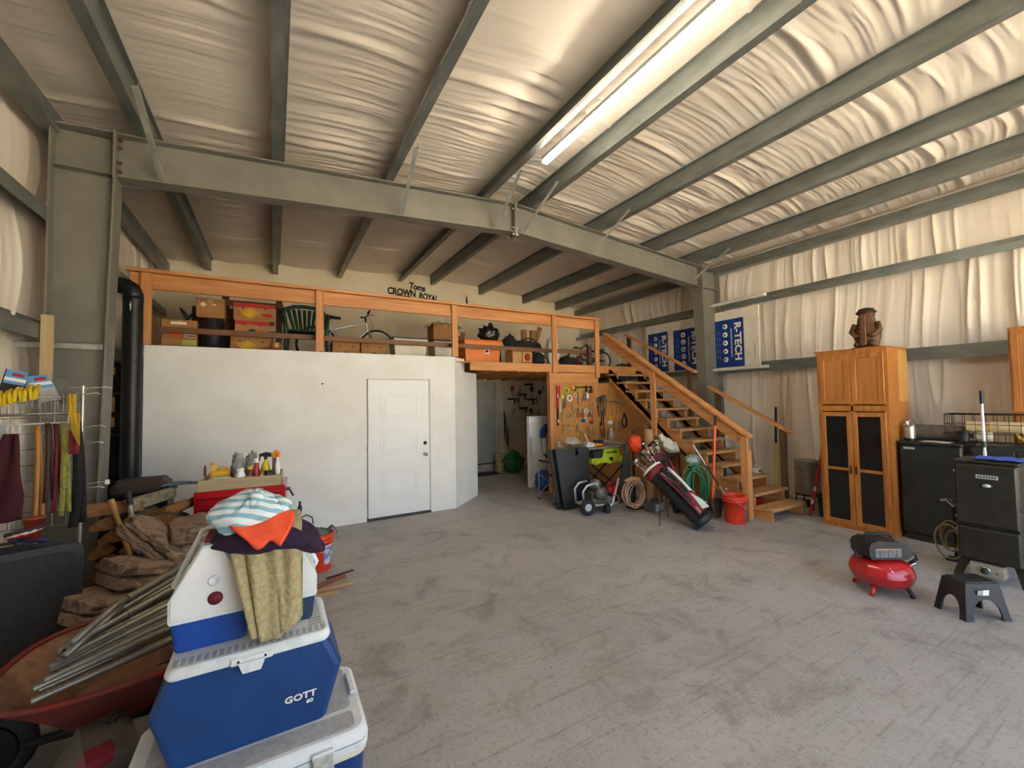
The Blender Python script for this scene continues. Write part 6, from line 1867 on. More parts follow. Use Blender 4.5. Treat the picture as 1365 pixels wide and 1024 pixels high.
def tan_(u, v):
    # drapes from the top of the coolers down the front
    s = v
    x = -.045 + .055 * s + (u - .5) * (.17 + .14 * (1 - s)) + .012 * math.sin(u * 15) * s
    if s < .35:
        k = s / .35
        y = 2.30 - .22 * k
        z = 1.19 - .015 * k + .01 * math.sin(u * 9)
    else:
        k = (s - .35) / .65
        y = 2.08 - .06 * math.sin(k * 1.5) - .03
        z = 1.175 - .37 * k - .04 * math.sin(u * 3.3 + .3) * k
    y += -.030 * (noise.noise((u * 6.5, s * 1.2, 3)) + .35 * math.sin(u * 23 + 2 * s)) * min(1, s * 1.6) - .016
    return (x, y, z)


m = MB(); m.sheet(tan_, 40, 36, .014)
tag(m.build('tan_towel', t_tan, None), 'tan terry towel draped down the front of the lunch coolers', 'towel')
m = MB(); m.sheet(lambda u, v: (-.33 + .30 * u + .03 * v, 2.32 + .20 * v - .05 * u, 1.02 + .16 * u - .10 * (1 - u) * v + .02 * math.sin(u * 9 + v * 5)), 20, 14, .014)
tag(m.build('tan_towel', t_tan, None), 'tan terry towel end hanging behind the red-dot lunch cooler', 'towel')
m = MB(); m.grid(lambda u, v: (-.015 + (.215 + .012 * math.sin(6 * PI * v)) * math.cos(2 * PI * u) * math.sin(PI * v) ** .55 + .03 * math.cos(2 * PI * u) * math.sin(2 * PI * u), 2.10 + .150 * math.sin(2 * PI * u) * math.sin(PI * v) ** .55, 1.155 + .055 * -math.cos(PI * v) - .10 * max(0, math.cos(2 * PI * u)) ** 3 * math.sin(PI * v) + .012 * noise.noise((math.cos(2 * PI * u) * 3, math.sin(2 * PI * u) * 3, v * 4))), 40, 18, True)
tag(m.build('purple_towel', t_pur, None), 'dark purple towel bundled under the striped towel', 'towel')
m = MB(); m.sheet(lambda u, v: (-.055 + (u - .5) * .26 * (1 - .62 * v * v) + .03 * v, 2.09 - .165 * v - .012 * math.sin(u * 7), 1.250 - .022 * v - .065 * v * v + .010 * math.sin(u * 9 + 2)), 20, 16, .014)
tag(m.build('orange_cloth', t_org, None), 'bright orange cloth folded between the purple and striped towels', 'cloth')


def strp(u, v):
    a = 2 * PI * u
    r = math.sin(PI * v) ** .55
    p = Vector((math.cos(a), math.sin(a), v * 2))
    k = 1 + .16 * noise.noise(p * 1.7) + .06 * noise.noise(p * 5)
    x = .155 * math.cos(a) * r * k
    y = .125 * math.sin(a) * r * k
    z = -.055 * math.cos(PI * v) * (1 + .35 * noise.noise(p * 2.3)) + .05 * (x + .05) * 0 + .035 * math.exp(-((x - .02) / .07) ** 2) * v
    return (x, y, z)


m = MB(); m.grid(strp, 52, 26, True)
m.tube([(.07, -.09, .015), (.11, -.04, .04), (.10, .03, .045)], [.028, .036, .02], 10); m.tube([(-.03, -.09, .03), (.0, -.02, .075), (.04, .05, .07)], [.022, .034, .02], 10)
o = m.build('striped_towel', t_str, None, loc=(-.085, 2.13, 1.245)); o.rotation_euler = (.28, 0.06, .35)
tag(o, 'white and pale blue striped terry towel heaped on top of the coolers', 'towel')

# -- wheelbarrow with tent poles
t = thing('wheelbarrow', 'rusty red wheelbarrow full of tent poles beside the coolers', 'wheelbarrow', (-.62, 2.86, 0), 0)
rust = pm('rusty_tray', '7d5a45', '5f4030', rough=.8, scale=5, c3='8f6c55')
redtray = pm('red_tray', '7a201c', '64302a', rough=.55, scale=4)


def tray(u, v, rad=1.0):
    a = 2 * PI * u
    ce, se = math.cos(a), math.sin(a)
    q = 2.6
    k = (abs(ce) ** q + abs(se) ** q) ** (-1 / q)
    rx, ry = .46, .42
    s = .52 + .48 * v
    return (rx * ce * k * s, ry * se * k * s * (1 - .12 * ce), .27 + .235 * v ** .9)


m = MB(); m.grid(lambda u, v: tray(u, v), 44, 8, True); m.add([tray(i / 44, 0) for i in range(44)], [tuple(range(44))]); m.build('tray', rust, t)
m = MB(); m.grid(lambda u, v: tuple(c * (1.02 if i < 2 else 1) - (.006 if i == 2 else 0) for i, c in enumerate(tray(u, v))), 44, 8, True); m.add([(a * 1.02, b_ * 1.02, c - .006) for a, b_, c in [tray(i / 44, 0) for i in range(44)]], [tuple(range(44))[::-1]]); m.build('tray_outside', redtray, t)
m = MB(); m.tube([tuple(Vector(tray(i / 44, 1)) * 1.0) for i in range(44)], .014, 8, True); m.build('rim', redtray, t)
for s in (-1, 1):
    m = MB(); m.tube([(-.34, s * .12, .22), (.1, s * .2, .255), (.62, s * .27, .36)], .02, 8); m.build('handle', black_m, t)  # wooden handles coloured black to paint in the shade under the tray
    m = MB(); m.tube([(.22, s * .2, .26), (.26, s * .23, .0)], .016, 8); m.build('leg', black_m, t)
m = MB(); m.tube([(-.50 + .14 * math.cos(2 * PI * i / 24), 0, .175 + .14 * math.sin(2 * PI * i / 24)) for i in range(24)], .035, 8, True); wh = m.build('wheel', rubber, t)
m = MB(); m.cyl((-.50, -.03, .175), (-.50, .03, .175), .11, n=18); m.build('hub', black_m, wh)  # hub blackened too, shade under the tray put into its colour
pole_m = pm('grey_pole', '7a766b', '8a867a', rough=.4, metal=.5, scale=10)
pr = random.Random(5)
for k in range(22):
    f = k / 21
    zz = .545 + .20 * f + .012 * (k % 2)
    p0 = Vector((-.84 + .10 * f + pr.uniform(-.012, .012), 2.44 + .10 * f + .03 * (k % 3), zz))
    a_ = math.radians(24 + 34 * f + pr.uniform(-3, 3))
    L_ = .80 - .05 * f
    p1 = p0 + Vector((L_ * math.cos(a_), L_ * math.sin(a_), .05 + .03 * f))
    t = thing('tent_pole', 'grey steel tent pole with an angled end lying in the wheelbarrow' if k >= 17 else 'straight grey steel tent pole with riveted end lying in the wheelbarrow', 'pole', p0, 0, 'angled tent poles in the wheelbarrow' if k >= 17 else 'straight tent poles in the wheelbarrow')
    d = p1 - p0
    m = MB(); m.cyl(d * .30, d, .0175, n=9); m.build('main_tube', pole_m, t)
    if k >= 17:
        e = d * .30
        m = MB(); m.tube([e, e + Vector((-.03, -.05, -.005)), e + Vector((-.12, -.24, -.06))], .014, 8); m.build('angled_end', pole_m, t)
    else:
        m = MB(); m.cyl((0, 0, 0), d * .33, .0135, n=9); m.build('swaged_end', pole_m, t)
        for q in (.06, .10, .2):
            m = MB(); m.cyl(d * q + Vector((0, 0, .011)), d * q + Vector((0, -.006, .0155)), .004, n=6); m.build('rivet', chrome, t)

# -- grey and maroon power tool case
t = thing('tool_case', 'grey and maroon power tool case standing on end beside the coolers', 'case', (-.60, 2.27, 0), .35)
m = MB(); m.prism([(-.17, 0), (.15, 0), (.165, .04), (.14, .30), (.09, .37), (-.03, .37), (-.16, .14)], 'y', -.06, .24); m.build('shell', pm('case_grey', '56544a', '4a483f', rough=.5), t)
m = MB(); m.prism([(-.165, .13), (-.03, .375), (.05, .380), (.04, .34), (-.01, .33), (-.11, .13)], 'y', -.066, .02); m.build('maroon_edge', pm('case_maroon', '7a1c2c', '681826', rough=.45), t)
m = MB(); m.tube([(-.12, -.066, .06), (-.08, -.066, .24), (.06, -.066, .26), (.09, -.066, .05)], .007, 6, True); m.build('embossed_line', pm('case_line', '8b897e', '7d7b70', rough=.5), t)
m = MB(); m.box(-.16, -.075, .12, -.09, -.058, .20, .006); m.build('latch', pm('latch_pale', 'b5b7b2', 'a5a7a2', rough=.5), t)
m = MB(); m.tube([(.06, .16, .36), (.07, .16, .39), (.10, .20, .37), (.11, .21, .33)], .012, 7); m.build('handle', black, t)

# -- two black folded panels at the rack
for i, (dx, dy) in enumerate(((0, 0), (-.10, .09))):
    t = thing('folding_table', ('front' if i == 0 else 'rear') + ' black plastic folding table stood on edge below the belt rack', 'table', (-1.27 + dx, 3.33 + dy, 0), .35)
    t.rotation_euler = (-.06, .02, .38)
    m = MB(); m.prism(rpoly(-.30, .0, .30, .92, .05), 'y', -.025, .025); m.build('top_panel', black, t)
    m = MB(); m.prism(rpoly(-.26, .04, .26, .88, .04), 'y', -.031, -.025); m.build('raised_face', pm('black_textured', '181a1a', '212323', rough=.62, scale=50, bump=.3), t)
    m = MB(); m.tube([(-.1, .0, .92), (-.09, 0, .95), (.09, 0, .95), (.1, 0, .92)], .009, 6); m.build('carry_handle', rubber, t)

# -- belt rack
t = thing('belt_rack', 'wire display rack with a basket, hung with belts and ropes', 'rack', (-1.32, 3.86, 0))
ch_ = pm('rack_chrome', 'b5b3aa', '8f8d85', rough=.3, metal=.7)
m = MB()
for x in (-.32, .20):
    m.cyl((x, 0, 0), (x, 0, 1.86), .012, n=8)
m.box(-.4, -.16, 0, .28, .16, .02)
m.build('frame', ch_, t)
m = MB()
for k in range(9): m.cyl((-.32 + .065 * k, -.006, .95), (-.32 + .065 * k, -.006, 1.84), .003, n=5)
for k in range(10): m.cyl((-.32, .0, .95 + .1 * k), (.20, .0, .95 + .1 * k), .003, n=5)
m.build('wire_grid', ch_, t)
m = MB()
for z in (1.68, 1.78): m.tube([(-.36, -.02, z), (.19, -.02, z), (.19, -.26, z), (-.36, -.26, z)], .004, 5, True)
for k in range(22):
    x = -.36 + .55 * k / 21
    m.tube([(x, -.26, 1.80), (x, -.26, 1.67), (x, -.02, 1.67)], .0026, 4)
for k in range(7):
    y = -.26 + .24 * k / 6
    m.tube([(.19, y, 1.80), (.19, y, 1.67), (-.36, y, 1.67)], .0026, 4)
m.build('basket', ch_, t)
for k, (x, z, L) in enumerate(((.20, 1.84, .16), (.20, 1.80, .10), (.20, 1.58, .13), (.20, 1.47, .12), (.20, 1.20, .15), (.20, 1.17, .13))):
    m = MB(); m.tube([(x - .02, 0, z), (x + L * .8, -.04, z + .012), (x + L, -.05, z + .004)], .003, 5); m.build('peg_hook', white_pl, t)
m = MB(); m.box(.335, -.06, 1.195, .355, -.045, 1.225); m.build('price_tag', white_pl, t)
m = MB(); m.cyl((-.4, -.10, 1.61), (.21, -.10, 1.62), .005, n=6); m.build('hang_bar', white_pl, t)
RX0, RY0 = -1.32, 3.86


def strap(label, cat, x, z1, z0, w, mat, y=-.12, curve=.01, name='belt', buckle=None):
    t = thing(name, label, cat, (RX0 + x, RY0 + y, z1))
    L = z1 - z0
    m = MB(); m.sheet(lambda u, v: ((u - .5) * w + curve * math.sin(v * 3), .004 * math.sin(v * 9) - .01 * v, -L * v), 3, 14, .008); m.build('strap', mat, t)
    m = MB(); m.sheet(lambda u, v: ((u - .5) * w + curve * math.sin(v * 2.2) + .02 * v, .018 + .004 * math.sin(v * 7), -L * v * .97), 3, 14, .008); m.build('strap_back', mat, t)
    if buckle:
        m = MB(); m.tube([(-w * .7, -.012, -L * 1.0), (w * .7, -.012, -L * 1.0), (w * .7, -.012, -L * 1.0 - .05), (-w * .7, -.012, -L * 1.0 - .05)], .006, 6, True); m.build('buckle', buckle, t)
    return t


t = thing('maroon_vest', 'maroon cloth garment hanging from the belt rack on a white hanger', 'garment', (RX0 - .065, RY0 - .13, 1.60))
m = MB(); m.sheet(lambda u, v: ((u - .5) * (.05 + .14 * min(1, v * 1.4)) - .05 * v, -.02 * math.sin(u * 7 + v * 3) - .02, -.04 - .52 * v - .10 * (1 - u) * max(0, v - .7)), 14, 18, .02); m.build('cloth', pm('maroon_vest_cloth', '4a1420', '3a0f19', rough=.9), t)
m = MB(); m.tube([(-.02, 0, -.05), (-.03, 0, .0), (0, 0, .03), (.03, 0, .0), (.02, 0, -.05)], .005, 6); m.build('hanger_hook', white_pl, t)
strap('tan leather belt hanging on the rack beside the maroon garment', 'belt', .03, 1.60, .98, .022, pm('tan_leather', 'b97f3c', 'a66e2e', rough=.5), buckle=chrome)
strap('dark brown strap hanging on the rack', 'strap', .075, 1.62, 1.12, .02, pm('brown_strap', '4a2b22', '3a211a', rough=.6))
strap('wine coloured strap hanging next to the yellow webbing', 'strap', .105, 1.62, 1.05, .018, maroon, -.10)
strap('yellow and black woven webbing strap on the rack', 'strap', .15, 1.62, 1.03, .026, pm('yellow_weave', 'a5a04a', '6b6a34', rough=.85, scale=120), -.13)
strap('wide black belt hanging at the rack edge', 'belt', .19, 1.62, .94, .045, blk_cloth, -.08, .02)
t = thing('yellow_rope', 'yellow rope bunch tied at the basket corner of the rack', 'rope', (RX0 + .205, RY0 - .24, 1.58))
for k in range(5):
    m = MB(); m.tube([(.008 * k, -.01 * (k % 2), .22), (.01 + .006 * k, -.014, .10), (.02 + .008 * k, 0, -.02 - .02 * k), (.03 + .004 * k, .012, .10)], .006, 6); m.build('strand', pm('gold_rope', 'c9a431', 'b08d22', rough=.8), t)
t = thing('red_rag', 'red cloth tag hanging below the yellow rope', 'cloth', (RX0 + .225, RY0 - .2, 1.44))
m = MB(); m.sheet(lambda u, v: ((u - .5) * .05, .01 * math.sin(u * 6), .13 - .15 * v), 5, 6, .008); m.build('cloth', pm('dull_red', '7a2630', '671f28', rough=.9), t)
m = MB(); m.cyl((0, 0, .13), (0, -.0, .16), .004, n=6); m.build('loop', white_pl, t)
pk_blue = pm('packet_blue', '5d9ad0', '4a86bd', rough=.5)
for i, (x, y, rx, ry, rz) in enumerate(((-.06, -.16, .95, .25, .45), (.06, -.14, .85, -.2, .5), (.13, -.09, .8, -.3, .6))):
    t = thing('hook_packet', ['blue and black packet at the left of the basket pile', 'blue and white packet leaning across the basket', 'clear backed grey packet behind the blue packets'][i].replace('at the left of the basket pile', 'next to the yellow packets in the rack basket'), 'packet', (RX0 + x, RY0 + y, 1.86 - .02 * i))
    t.rotation_euler = (rx, ry, rz)
    m = MB(); m.box(-.05, -.11, -.004, .05, .11, .004, .002); m.build('card', [black, pm('clear_card', 'b9bcbf', '9fa2a5', rough=.25), pm('grey_card', '6f6c66', '5d5a55', rough=.5)][i], t)
    if i < 2:
        m = MB(); m.box(-.045, .0, -.007, .045, .105, .008); m.build('printed_header', pk_blue, t)
        m = MB(); m.box(-.045, .02, -.008, .045, .045, .009); m.build('white_band', white_pl, t)
        m = MB(); m.box(-.02, .06, -.0085, .03, .085, .0095); m.build('red_mark', tl_red, t)
t = thing('glove_pack', 'bunch of yellow ribbed packets heaped in the rack basket', 'packet', (RX0 - .10, RY0 - .20, 1.70))
for k in range(12):
    m = MB(); m.obox((.0 + .021 * k - .07, -.03 + .004 * (k % 3), .06 + .005 * k + .004 * math.sin(k * 2)), (.018, .11, .07), (.3, .1 * math.sin(k * 3), .25), .004); m.build('yellow_card', pm('bright_yellow', 'e2c21c', 'd1b012', rough=.5), t)
t = thing('green_bottle', 'green and clear bottle hanging low on the belt rack', 'bottle', (RX0 - .135, RY0 - .10, 1.235))
m = MB(); m.lathe([(.03, 0), (.035, .02), (.035, .13), (.015, .17), (.015, .2)], n=16); m.build('body', pm('bright_green', '4aa53a', '3d9030', rough=.35), t)
m = MB(); m.cyl((0, 0, .2), (0, 0, .23), .018, n=12); m.build('cap', white_pl, t)
m = MB(); m.box(-.035, -.003, .23, .035, .003, .38); m.build('header_card', pm('clear_card', 'b9bcbf'), t)
t = thing('rope_bundle', 'pile of coloured cords and a red cup at the foot of the belt rack', 'cords', (RX0 + .02, RY0 - .16, .82))
for k, (mt, a) in enumerate(((tl_blue, .1), (tl_red, 1.2), (white_pl, 2.4), (pm('brown_strap', '4a2b22'), 3.6))):
    m = MB(); m.tube([(.09 * math.cos(a + i * .5) * (1 - i * .04), .07 * math.sin(a + i * .5), .05 + .03 * k + .008 * i) for i in range(9)], .014, 7); m.build('cord', mt, t)
m = MB(); m.lathe([(.03, .1), (.045, .22), (.05, .22), (.05, .23), (.04, .23), (.03, .12)], (.03, -.02, 0), 16); m.build('cup', pm('cup_red', 'a5452c', '933b24', rough=.5), t)
t = thing('cord_shelf', 'narrow dark shelf on legs under the coloured cords', 'shelf', (RX0 + .0, RY0 - .18, 0))
m = MB(); m.box(-.26, -.06, .80, .22, .12, .818); m.build('board', black, t)
for x in (-.24, .2):
    m = MB(); m.box(x - .015, .08, 0, x + .015, .11, .80); m.build('leg', black_m, t)

# -- brown insulation batts heaped on a black tub
batt = pm('brown_fibreglass', '7d6654', '5c4a3c', rough=1.0, scale=(9, 9, 14), detail=8, dist=1.2, bump=.9, c3='917a66')
t = thing('storage_tub', 'black plastic tub under the heap of brown insulation', 'tub', (-.66, 3.76, 0))
m = MB(); loft(m, [(rpoly(-.26, -.24, .26, .24, .06), 0), (rpoly(-.31, -.29, .31, .29, .06), .35), (rpoly(-.33, -.31, .33, .31, .06), .355), (rpoly(-.33, -.31, .33, .31, .06), .38)], smooth=False); m.build('shell', black, t)
m = MB(); m.box(-.08, -.325, .31, .08, -.31, .35, .005); m.build('grip', black, t)


def batt_piece(label, c, size, rot, seed, bend=.0):
    t = thing('insulation_batt', label, 'insulation', c, 0, 'brown insulation batts on the tub')
    t.rotation_euler = rot
    a, b_, h = size
    for j in range(2):
        m = MB()

        def fn(u, v, j=j):
            ang = 2 * PI * v
            # rounded slab cross section swept along u
            x = (u - .5) * a
            cy, cz = math.cos(ang), math.sin(ang)
            k = (abs(cy) ** 7 + abs(cz) ** 7) ** (-1 / 7)
            n1 = noise.noise((x * 9 + seed, cy * 3, cz * 3 + seed)) + .6 * noise.noise((x * 25, cy * 8, cz * 8 + seed)) + .3 * noise.noise((x * 60, cy * 18, cz * 18))
            e = 1 - .16 * (abs(u - .5) * 2) ** 10
            return (x, b_ / 2 * cy * k * e * (1 + .14 * n1), (j - .5) * h * .52 + h / 4 * cz * k * e * (1 + .34 * n1) + bend * math.sin(PI * u))
        m.grid(fn, 44, 41)
        m.add([fn(0, i / 40) for i in range(40)], [tuple(range(40))]); m.add([fn(1, i / 40) for i in range(40)], [tuple(range(40))[::-1]])
        m.build('layer', batt, t)
    return t


batt_piece('brown fibreglass batt slab at the front of the heap', (-.84, 3.52, .50), (.48, .34, .15), (.06, .20, .75), 1)
batt_piece('flat brown fibreglass batt in the middle of the heap', (-.70, 3.64, .62), (.46, .36, .15), (.0, .26, .60), 2)
batt_piece('brown fibreglass batt standing tilted on top of the heap', (-.70, 3.80, .76), (.46, .28, .13), (-.40, .60, -.65), 3)
batt_piece('long bent brown fibreglass batt draped toward the coolers', (-.36, 3.90, .69), (.62, .44, .20), (.05, .18, .25), 4, .07)

# -- firewood
bark = pm('bark', '4a3a2b', '6a5640', rough=.95, scale=(10, 10, 3), detail=6, bump=.8)
split = pm('split_wood', '9a6c3c', '7d5530', rough=.8, scale=(4, 24, 24), detail=4)
moss = pm('mossy_bark', '59492f', '6f6a4c', rough=.95, scale=12, detail=6, bump=.8, c3='8d8570')
fr_ = random.Random(8)


def log(label, c, L, r, rz, tilt, roll, bm):
    t = thing('firewood_log', label, 'log', c, 0, 'split firewood stacked by the column')
    t.rotation_euler = (0, tilt, rz)
    n = 9
    prof = [(r * (1 + .12 * math.sin(i * 2.3 + roll)) * math.cos(PI * i / (n - 1) + roll), r * (1 + .12 * math.sin(i * 1.7 + roll)) * math.sin(PI * i / (n - 1) + roll)) for i in range(n)]
    m = MB()
    m.add([(-L / 2, y, z) for y, z in prof] + [(L / 2, y * .92, z * .92) for y, z in prof], [(i, i + 1, n + i + 1, n + i) for i in range(n - 1)], True); m.build('bark', bm, t)
    m = MB(); ap = (-.25 * r * math.sin(roll) * 0, 0)
    m.add([(-L / 2, *prof[0]), (-L / 2, -.02, -.03 * r), (-L / 2, *prof[-1]), (L / 2, prof[0][0] * .92, prof[0][1] * .92), (L / 2, -.02, -.03 * r), (L / 2, prof[-1][0] * .92, prof[-1][1] * .92)], [(0, 1, 4, 3), (1, 2, 5, 4)])
    m.add([(-L / 2, y, z) for y, z in prof] + [(-L / 2, -.02, -.03 * r)], [tuple(range(n + 1))[::-1]])
    m.add([(L / 2, y * .92, z * .92) for y, z in prof] + [(L / 2, -.02, -.03 * r)], [tuple(range(n + 1))])
    m.build('split_face', split, t)
    return t


spots = []
for row in range(5):
    for k in range(3):
        spots.append((-1.13 + .175 * k + .05 * (row % 2), 4.55 + fr_.uniform(-.02, .02), .395 + .094 * row))
t = thing('log_rack', 'black steel log rack under the split firewood', 'rack', (-.93, 4.55, 0))
m = MB(); m.box(-.31, -.18, .35, .31, .18, .37, .004); m.build('deck', black_m, t)
for x in (-.29, .29):
    for y in (-.16, .16):
        m = MB(); m.box(x - .015, y - .015, 0, x + .015, y + .015, .35); m.build('leg', black_m, t)
names = ['lowest course', 'second course', 'third course', 'fourth course', 'fifth course']
whr = ['next to the steel column', 'in the middle', 'next to the red chest']
for i, c in enumerate(spots):
    log('split firewood log in the %s of the stack, %s' % (names[i // 3], whr[i % 3]), c, .42, .085, PI / 2 + fr_.uniform(-.06, .06), fr_.uniform(-.03, .03), fr_.uniform(-.4, .4), bark)
log('mossy round log lying on top of the firewood stack', (-.94, 4.66, .895), .44, .075, 1.0, -.05, .2, moss)
log('pale split plank lying on the firewood next to the red chest', (-.74, 4.56, .875), .36, .085, 1.05, -.06, PI * .9, split)
log('orange split log on the firewood next to the steel column', (-1.12, 4.52, .885), .36, .07, .35, .05, .3, split)

# -- wood stove, pipe, shelving behind the column
t = thing('wood_stove', 'black wood stove in the corner behind the firewood', 'stove', (-1.26, 5.62, 0))
m = MB(); m.box(-.30, -.30, .14, .30, .28, .80, .015); m.build('firebox', black_m, t)
m = MB(); m.box(-.33, -.33, .80, .33, .31, .83, .006); m.build('top_plate', black_m, t)
m = MB(); m.box(-.2, -.33, .25, .2, -.30, .62, .01); m.build('door', black_m, t)
for x in (-.25, .25):
    for y in (-.24, .22):
        m = MB(); m.cyl((x, y, 0), (x, y, .15), .025, n=8); m.build('leg', black_m, t)
pipe_m = pm('stovepipe_black', '161617', '1f2021', rough=.42, metal=.3, scale=6)
t = thing('stovepipe', 'black stovepipe rising behind the column and elbowing into the wall', 'stovepipe', (-1.27, 5.62, .83))
for z0, z1 in ((0.0, .62), (.62, 1.34), (1.34, 2.0)):
    m = MB(); m.cyl((0, 0, z0), (0, 0, z1 - .004), .082, n=26, caps=False); m.cyl((0, 0, z1 - .03), (0, 0, z1 - .012), .085, n=26, caps=False); m.build('pipe_section', pipe_m, t)
m = MB(); m.tube([(0, 0, 1.99), (0, 0, 2.04), (-.02, .0, 2.09), (-.06, 0, 2.12), (-.12, 0, 2.13), (-.50, 0, 2.13)], .084, 22); m.build('elbow', pipe_m, t)
m = MB(); m.tube([(.0, -.083, 1.95), (.0, -.10, 1.93), (.0, -.095, 1.86)], .007, 6); m.build('damper_handle', alu, t)
m = MB(); m.obox((.09, -.05, .14), (.06, .02, .015), (0, .2, 0)); m.cyl((.07, -.02, .15), (.13, -.04, .14), .012, n=8); m.build('key_damper', black, t)
t = thing('shelf_unit', 'tall black shelving in the dark corner behind the column', 'shelves', (-1.58, 6.0, 0))
m = MB()
for x in (-.2, .2): m.box(x - .015, -.0, 0, x + .015, .5, 2.25)
m.box(-.2, .48, 0, .2, .5, 2.25); m.build('frame', black, t)
for z in (.4, .9, 1.4, 1.85, 2.2):
    m = MB(); m.box(-.185, .0, z, .185, .48, z + .02); m.build('shelf', black, t)
for i, (z, h) in enumerate(((2.06, .08), (1.66, .16), (1.5, .1))):
    m = MB(); m.box(.06, -.02, z, .09, .0, z + h); m.build('wood_block', cardb, t)
# dark brown lump, jeans and forks on the stove pile
t = thing('leather_bag', 'dark brown leather bag on the stove top beside the stovepipe', 'bag', (-1.04, 5.0, .0))
m = MB(); m.box(-.2, -.14, .90, .2, .14, 1.06, .05); m.build('body', pm('dark_leather', '3a2d28', '2c221e', rough=.6, bump=.3), t)
m = MB(); m.box(-.2, -.12, .0, .2, .12, .898, .01); m.build('stand_box', black_m, t)
t = thing('work_gloves', 'blue grey work gloves lying on the firewood by the leather bag', 'gloves', (-.74, 4.86, .985))
m = MB(); m.sheet(lambda u, v: (-.14 + .34 * u, -.05 + .10 * v + .02 * math.sin(u * 5), .012 + .018 * math.sin(PI * v) * math.sin(PI * min(1, u * 1.3)) + .008 * noise.noise((u * 6, v * 5, 1))), 18, 8, .01); m.build('palm', pm('denim', '5d7486', '4c6172', rough=.9), t)
for k in range(3):
    m = MB(); m.tube([(.14, -.03 + .03 * k, .012), (.22, -.03 + .035 * k, .01), (.27, -.02 + .03 * k, .008)], [.012, .011, .008], 7); m.build('finger', MATS['denim'], t)
for i, (dx, top, mt, lb) in enumerate(((0, (-.14, .10, .42), tl_wood, 'wooden tool handle leaning on the firewood by the column'), (.05, (-.10, .14, .46), tl_steel, 'grey steel fire poker leaning beside the wooden handle'))):
    t = thing('fire_tool', lb, 'fire tool', (-.95 + dx, 4.24, .58))
    T_ = Vector(top)
    m = MB(); m.cyl((0, 0, 0), T_ * .8, .017, n=8); m.build('shaft', mt, t)
    m = MB(); m.cyl(T_ * .78, T_, .021, n=8); m.build('grip', black if i else tl_wood, t)
t = thing('ash_bin', 'dark metal ash bin carrying the fire tools', 'bin', (-.93, 4.20, 0))
m = MB(); m.box(-.14, -.08, 0, .14, .08, .57, .01); m.build('body', black_m, t)
m = MB(); m.box(-.15, -.09, .57, .15, .09, .585, .004); m.build('lid', black_m, t)

# -- red tool chest
t = thing('tool_chest', 'red steel drawer tool chest against the white wall', 'tool chest', (-.24, 4.74, 0), -.06)
W, Dp, H = .35, .24, .955
m = MB(); m.box(-W, -Dp, .10, W, Dp, H, .006); m.build('cabinet', red_paint, t)
for z0, z1 in ((.13, .40), (.415, .60), (.615, .72), (.735, .82), (.835, .91)):
    m = MB(); m.box(-W + .03, -Dp - .016, z0, W - .03, -Dp - .001, z1, .004); dw = m.build('drawer', red_paint, t)
    m = MB(); m.box(-W + .05, -Dp - .026, z1 - .02, W - .05, -Dp - .016, z1 - .008, .002); m.build('pull', pm('dark_red_pull', '6d0f14', '5c0c10', rough=.3), dw)
for x in (-.28, .28):
    for y in (-.18, .18):
        m = MB(); m.cyl((x - .012, y, .05), (x + .012, y, .05), .05, n=16); m.build('caster', rubber, t)
m = MB(); m.box(W, -.02, .86, W + .03, .06, .88); m.cyl((W + .025, .0, .87), (W + .06, .0, .80), .01, n=8); m.build('side_handle', black, t)
m = MB(); m.lathe([(.012, 0), (.012, .01)], n=10, rot=(PI / 2, 0, 0)); m.build('lock', chrome, t, loc=(.02, -Dp, .93))
t = thing('wooden_tray', 'pale wooden tray box of bottles on the red tool chest', 'tray', (-.25, 4.72, H + .001), -.06)
tw_ = wood('tray_ply', 'b9a888', '9c8a69', 'x', rough=.7)
for nm, a in (('front_side', (-.32, -.2, .32, -.185)), ('back_side', (-.32, .185, .32, .2)), ('end_side', (-.32, -.185, -.305, .185)), ('end_side', (.305, -.185, .32, .185))):
    m = MB(); m.box(a[0], a[1], 0, a[2], a[3], .095, .002); m.build(nm, tw_, t)
m = MB(); m.box(-.305, -.185, 0, .305, .185, .008); m.build('bottom', tw_, t)
tz = H + .0105


def bottle(label, x, y, r, h, mat, capm, cap_h=.025, band=None, neck=.5, name='bottle', cat='bottle'):
    t = thing(name, label, cat, (x, y, tz))
    m = MB(); m.lathe([(r * .95, 0), (r, .008), (r, h * .72), (r * neck, h * .86), (r * neck, h)], n=18); m.build('body', mat, t)
    m = MB(); m.cyl((0, 0, h), (0, 0, h + cap_h), r * neck * 1.15, n=14); m.build('cap', capm, t)
    if band:
        m = MB(); m.lathe([(r + .0012, h * .18), (r + .0012, h * .58)], n=18); m.build('label_band', band, t)
    return t


bottle('white bottle with a red and white label in the wooden tray', -.27, 4.62, .04, .14, white_pl, white_pl, .02, pm('red_white_label', 'b5403a', 'd8d0ca', rough=.6, scale=40), .7)
bottle('small yellow capped can in the wooden tray', -.195, 4.64, .028, .14, pm('dark_can', '5a2c28', '4a2320', rough=.4), tl_yel, .03, tl_yel, .8, 'spray_can', 'can')
bottle('red tube with a white cap in the wooden tray', -.145, 4.63, .022, .20, tl_red, white_pl, .04, None, .8, 'tube_bottle', 'tube')
bottle('small grey and white bottle in the wooden tray', -.10, 4.61, .02, .09, white_pl, tl_steel, .02)
bottle('dark green jar in the wooden tray', -.05, 4.61, .032, .10, pm('green_jar', '2d3b2c', '233022', rough=.3), black, .02, pm('jar_label', '6f7a60', '586350', rough=.6), .8, 'jar', 'jar')
bottle('tall white caulk bottle at the tray end', .03, 4.62, .022, .24, white_pl, hv, .03, None, .5)
t = thing('spray_bottle', 'yellow spray bottle with a black trigger head in the wooden tray', 'spray bottle', (-.07, 4.72, tz), -.2)
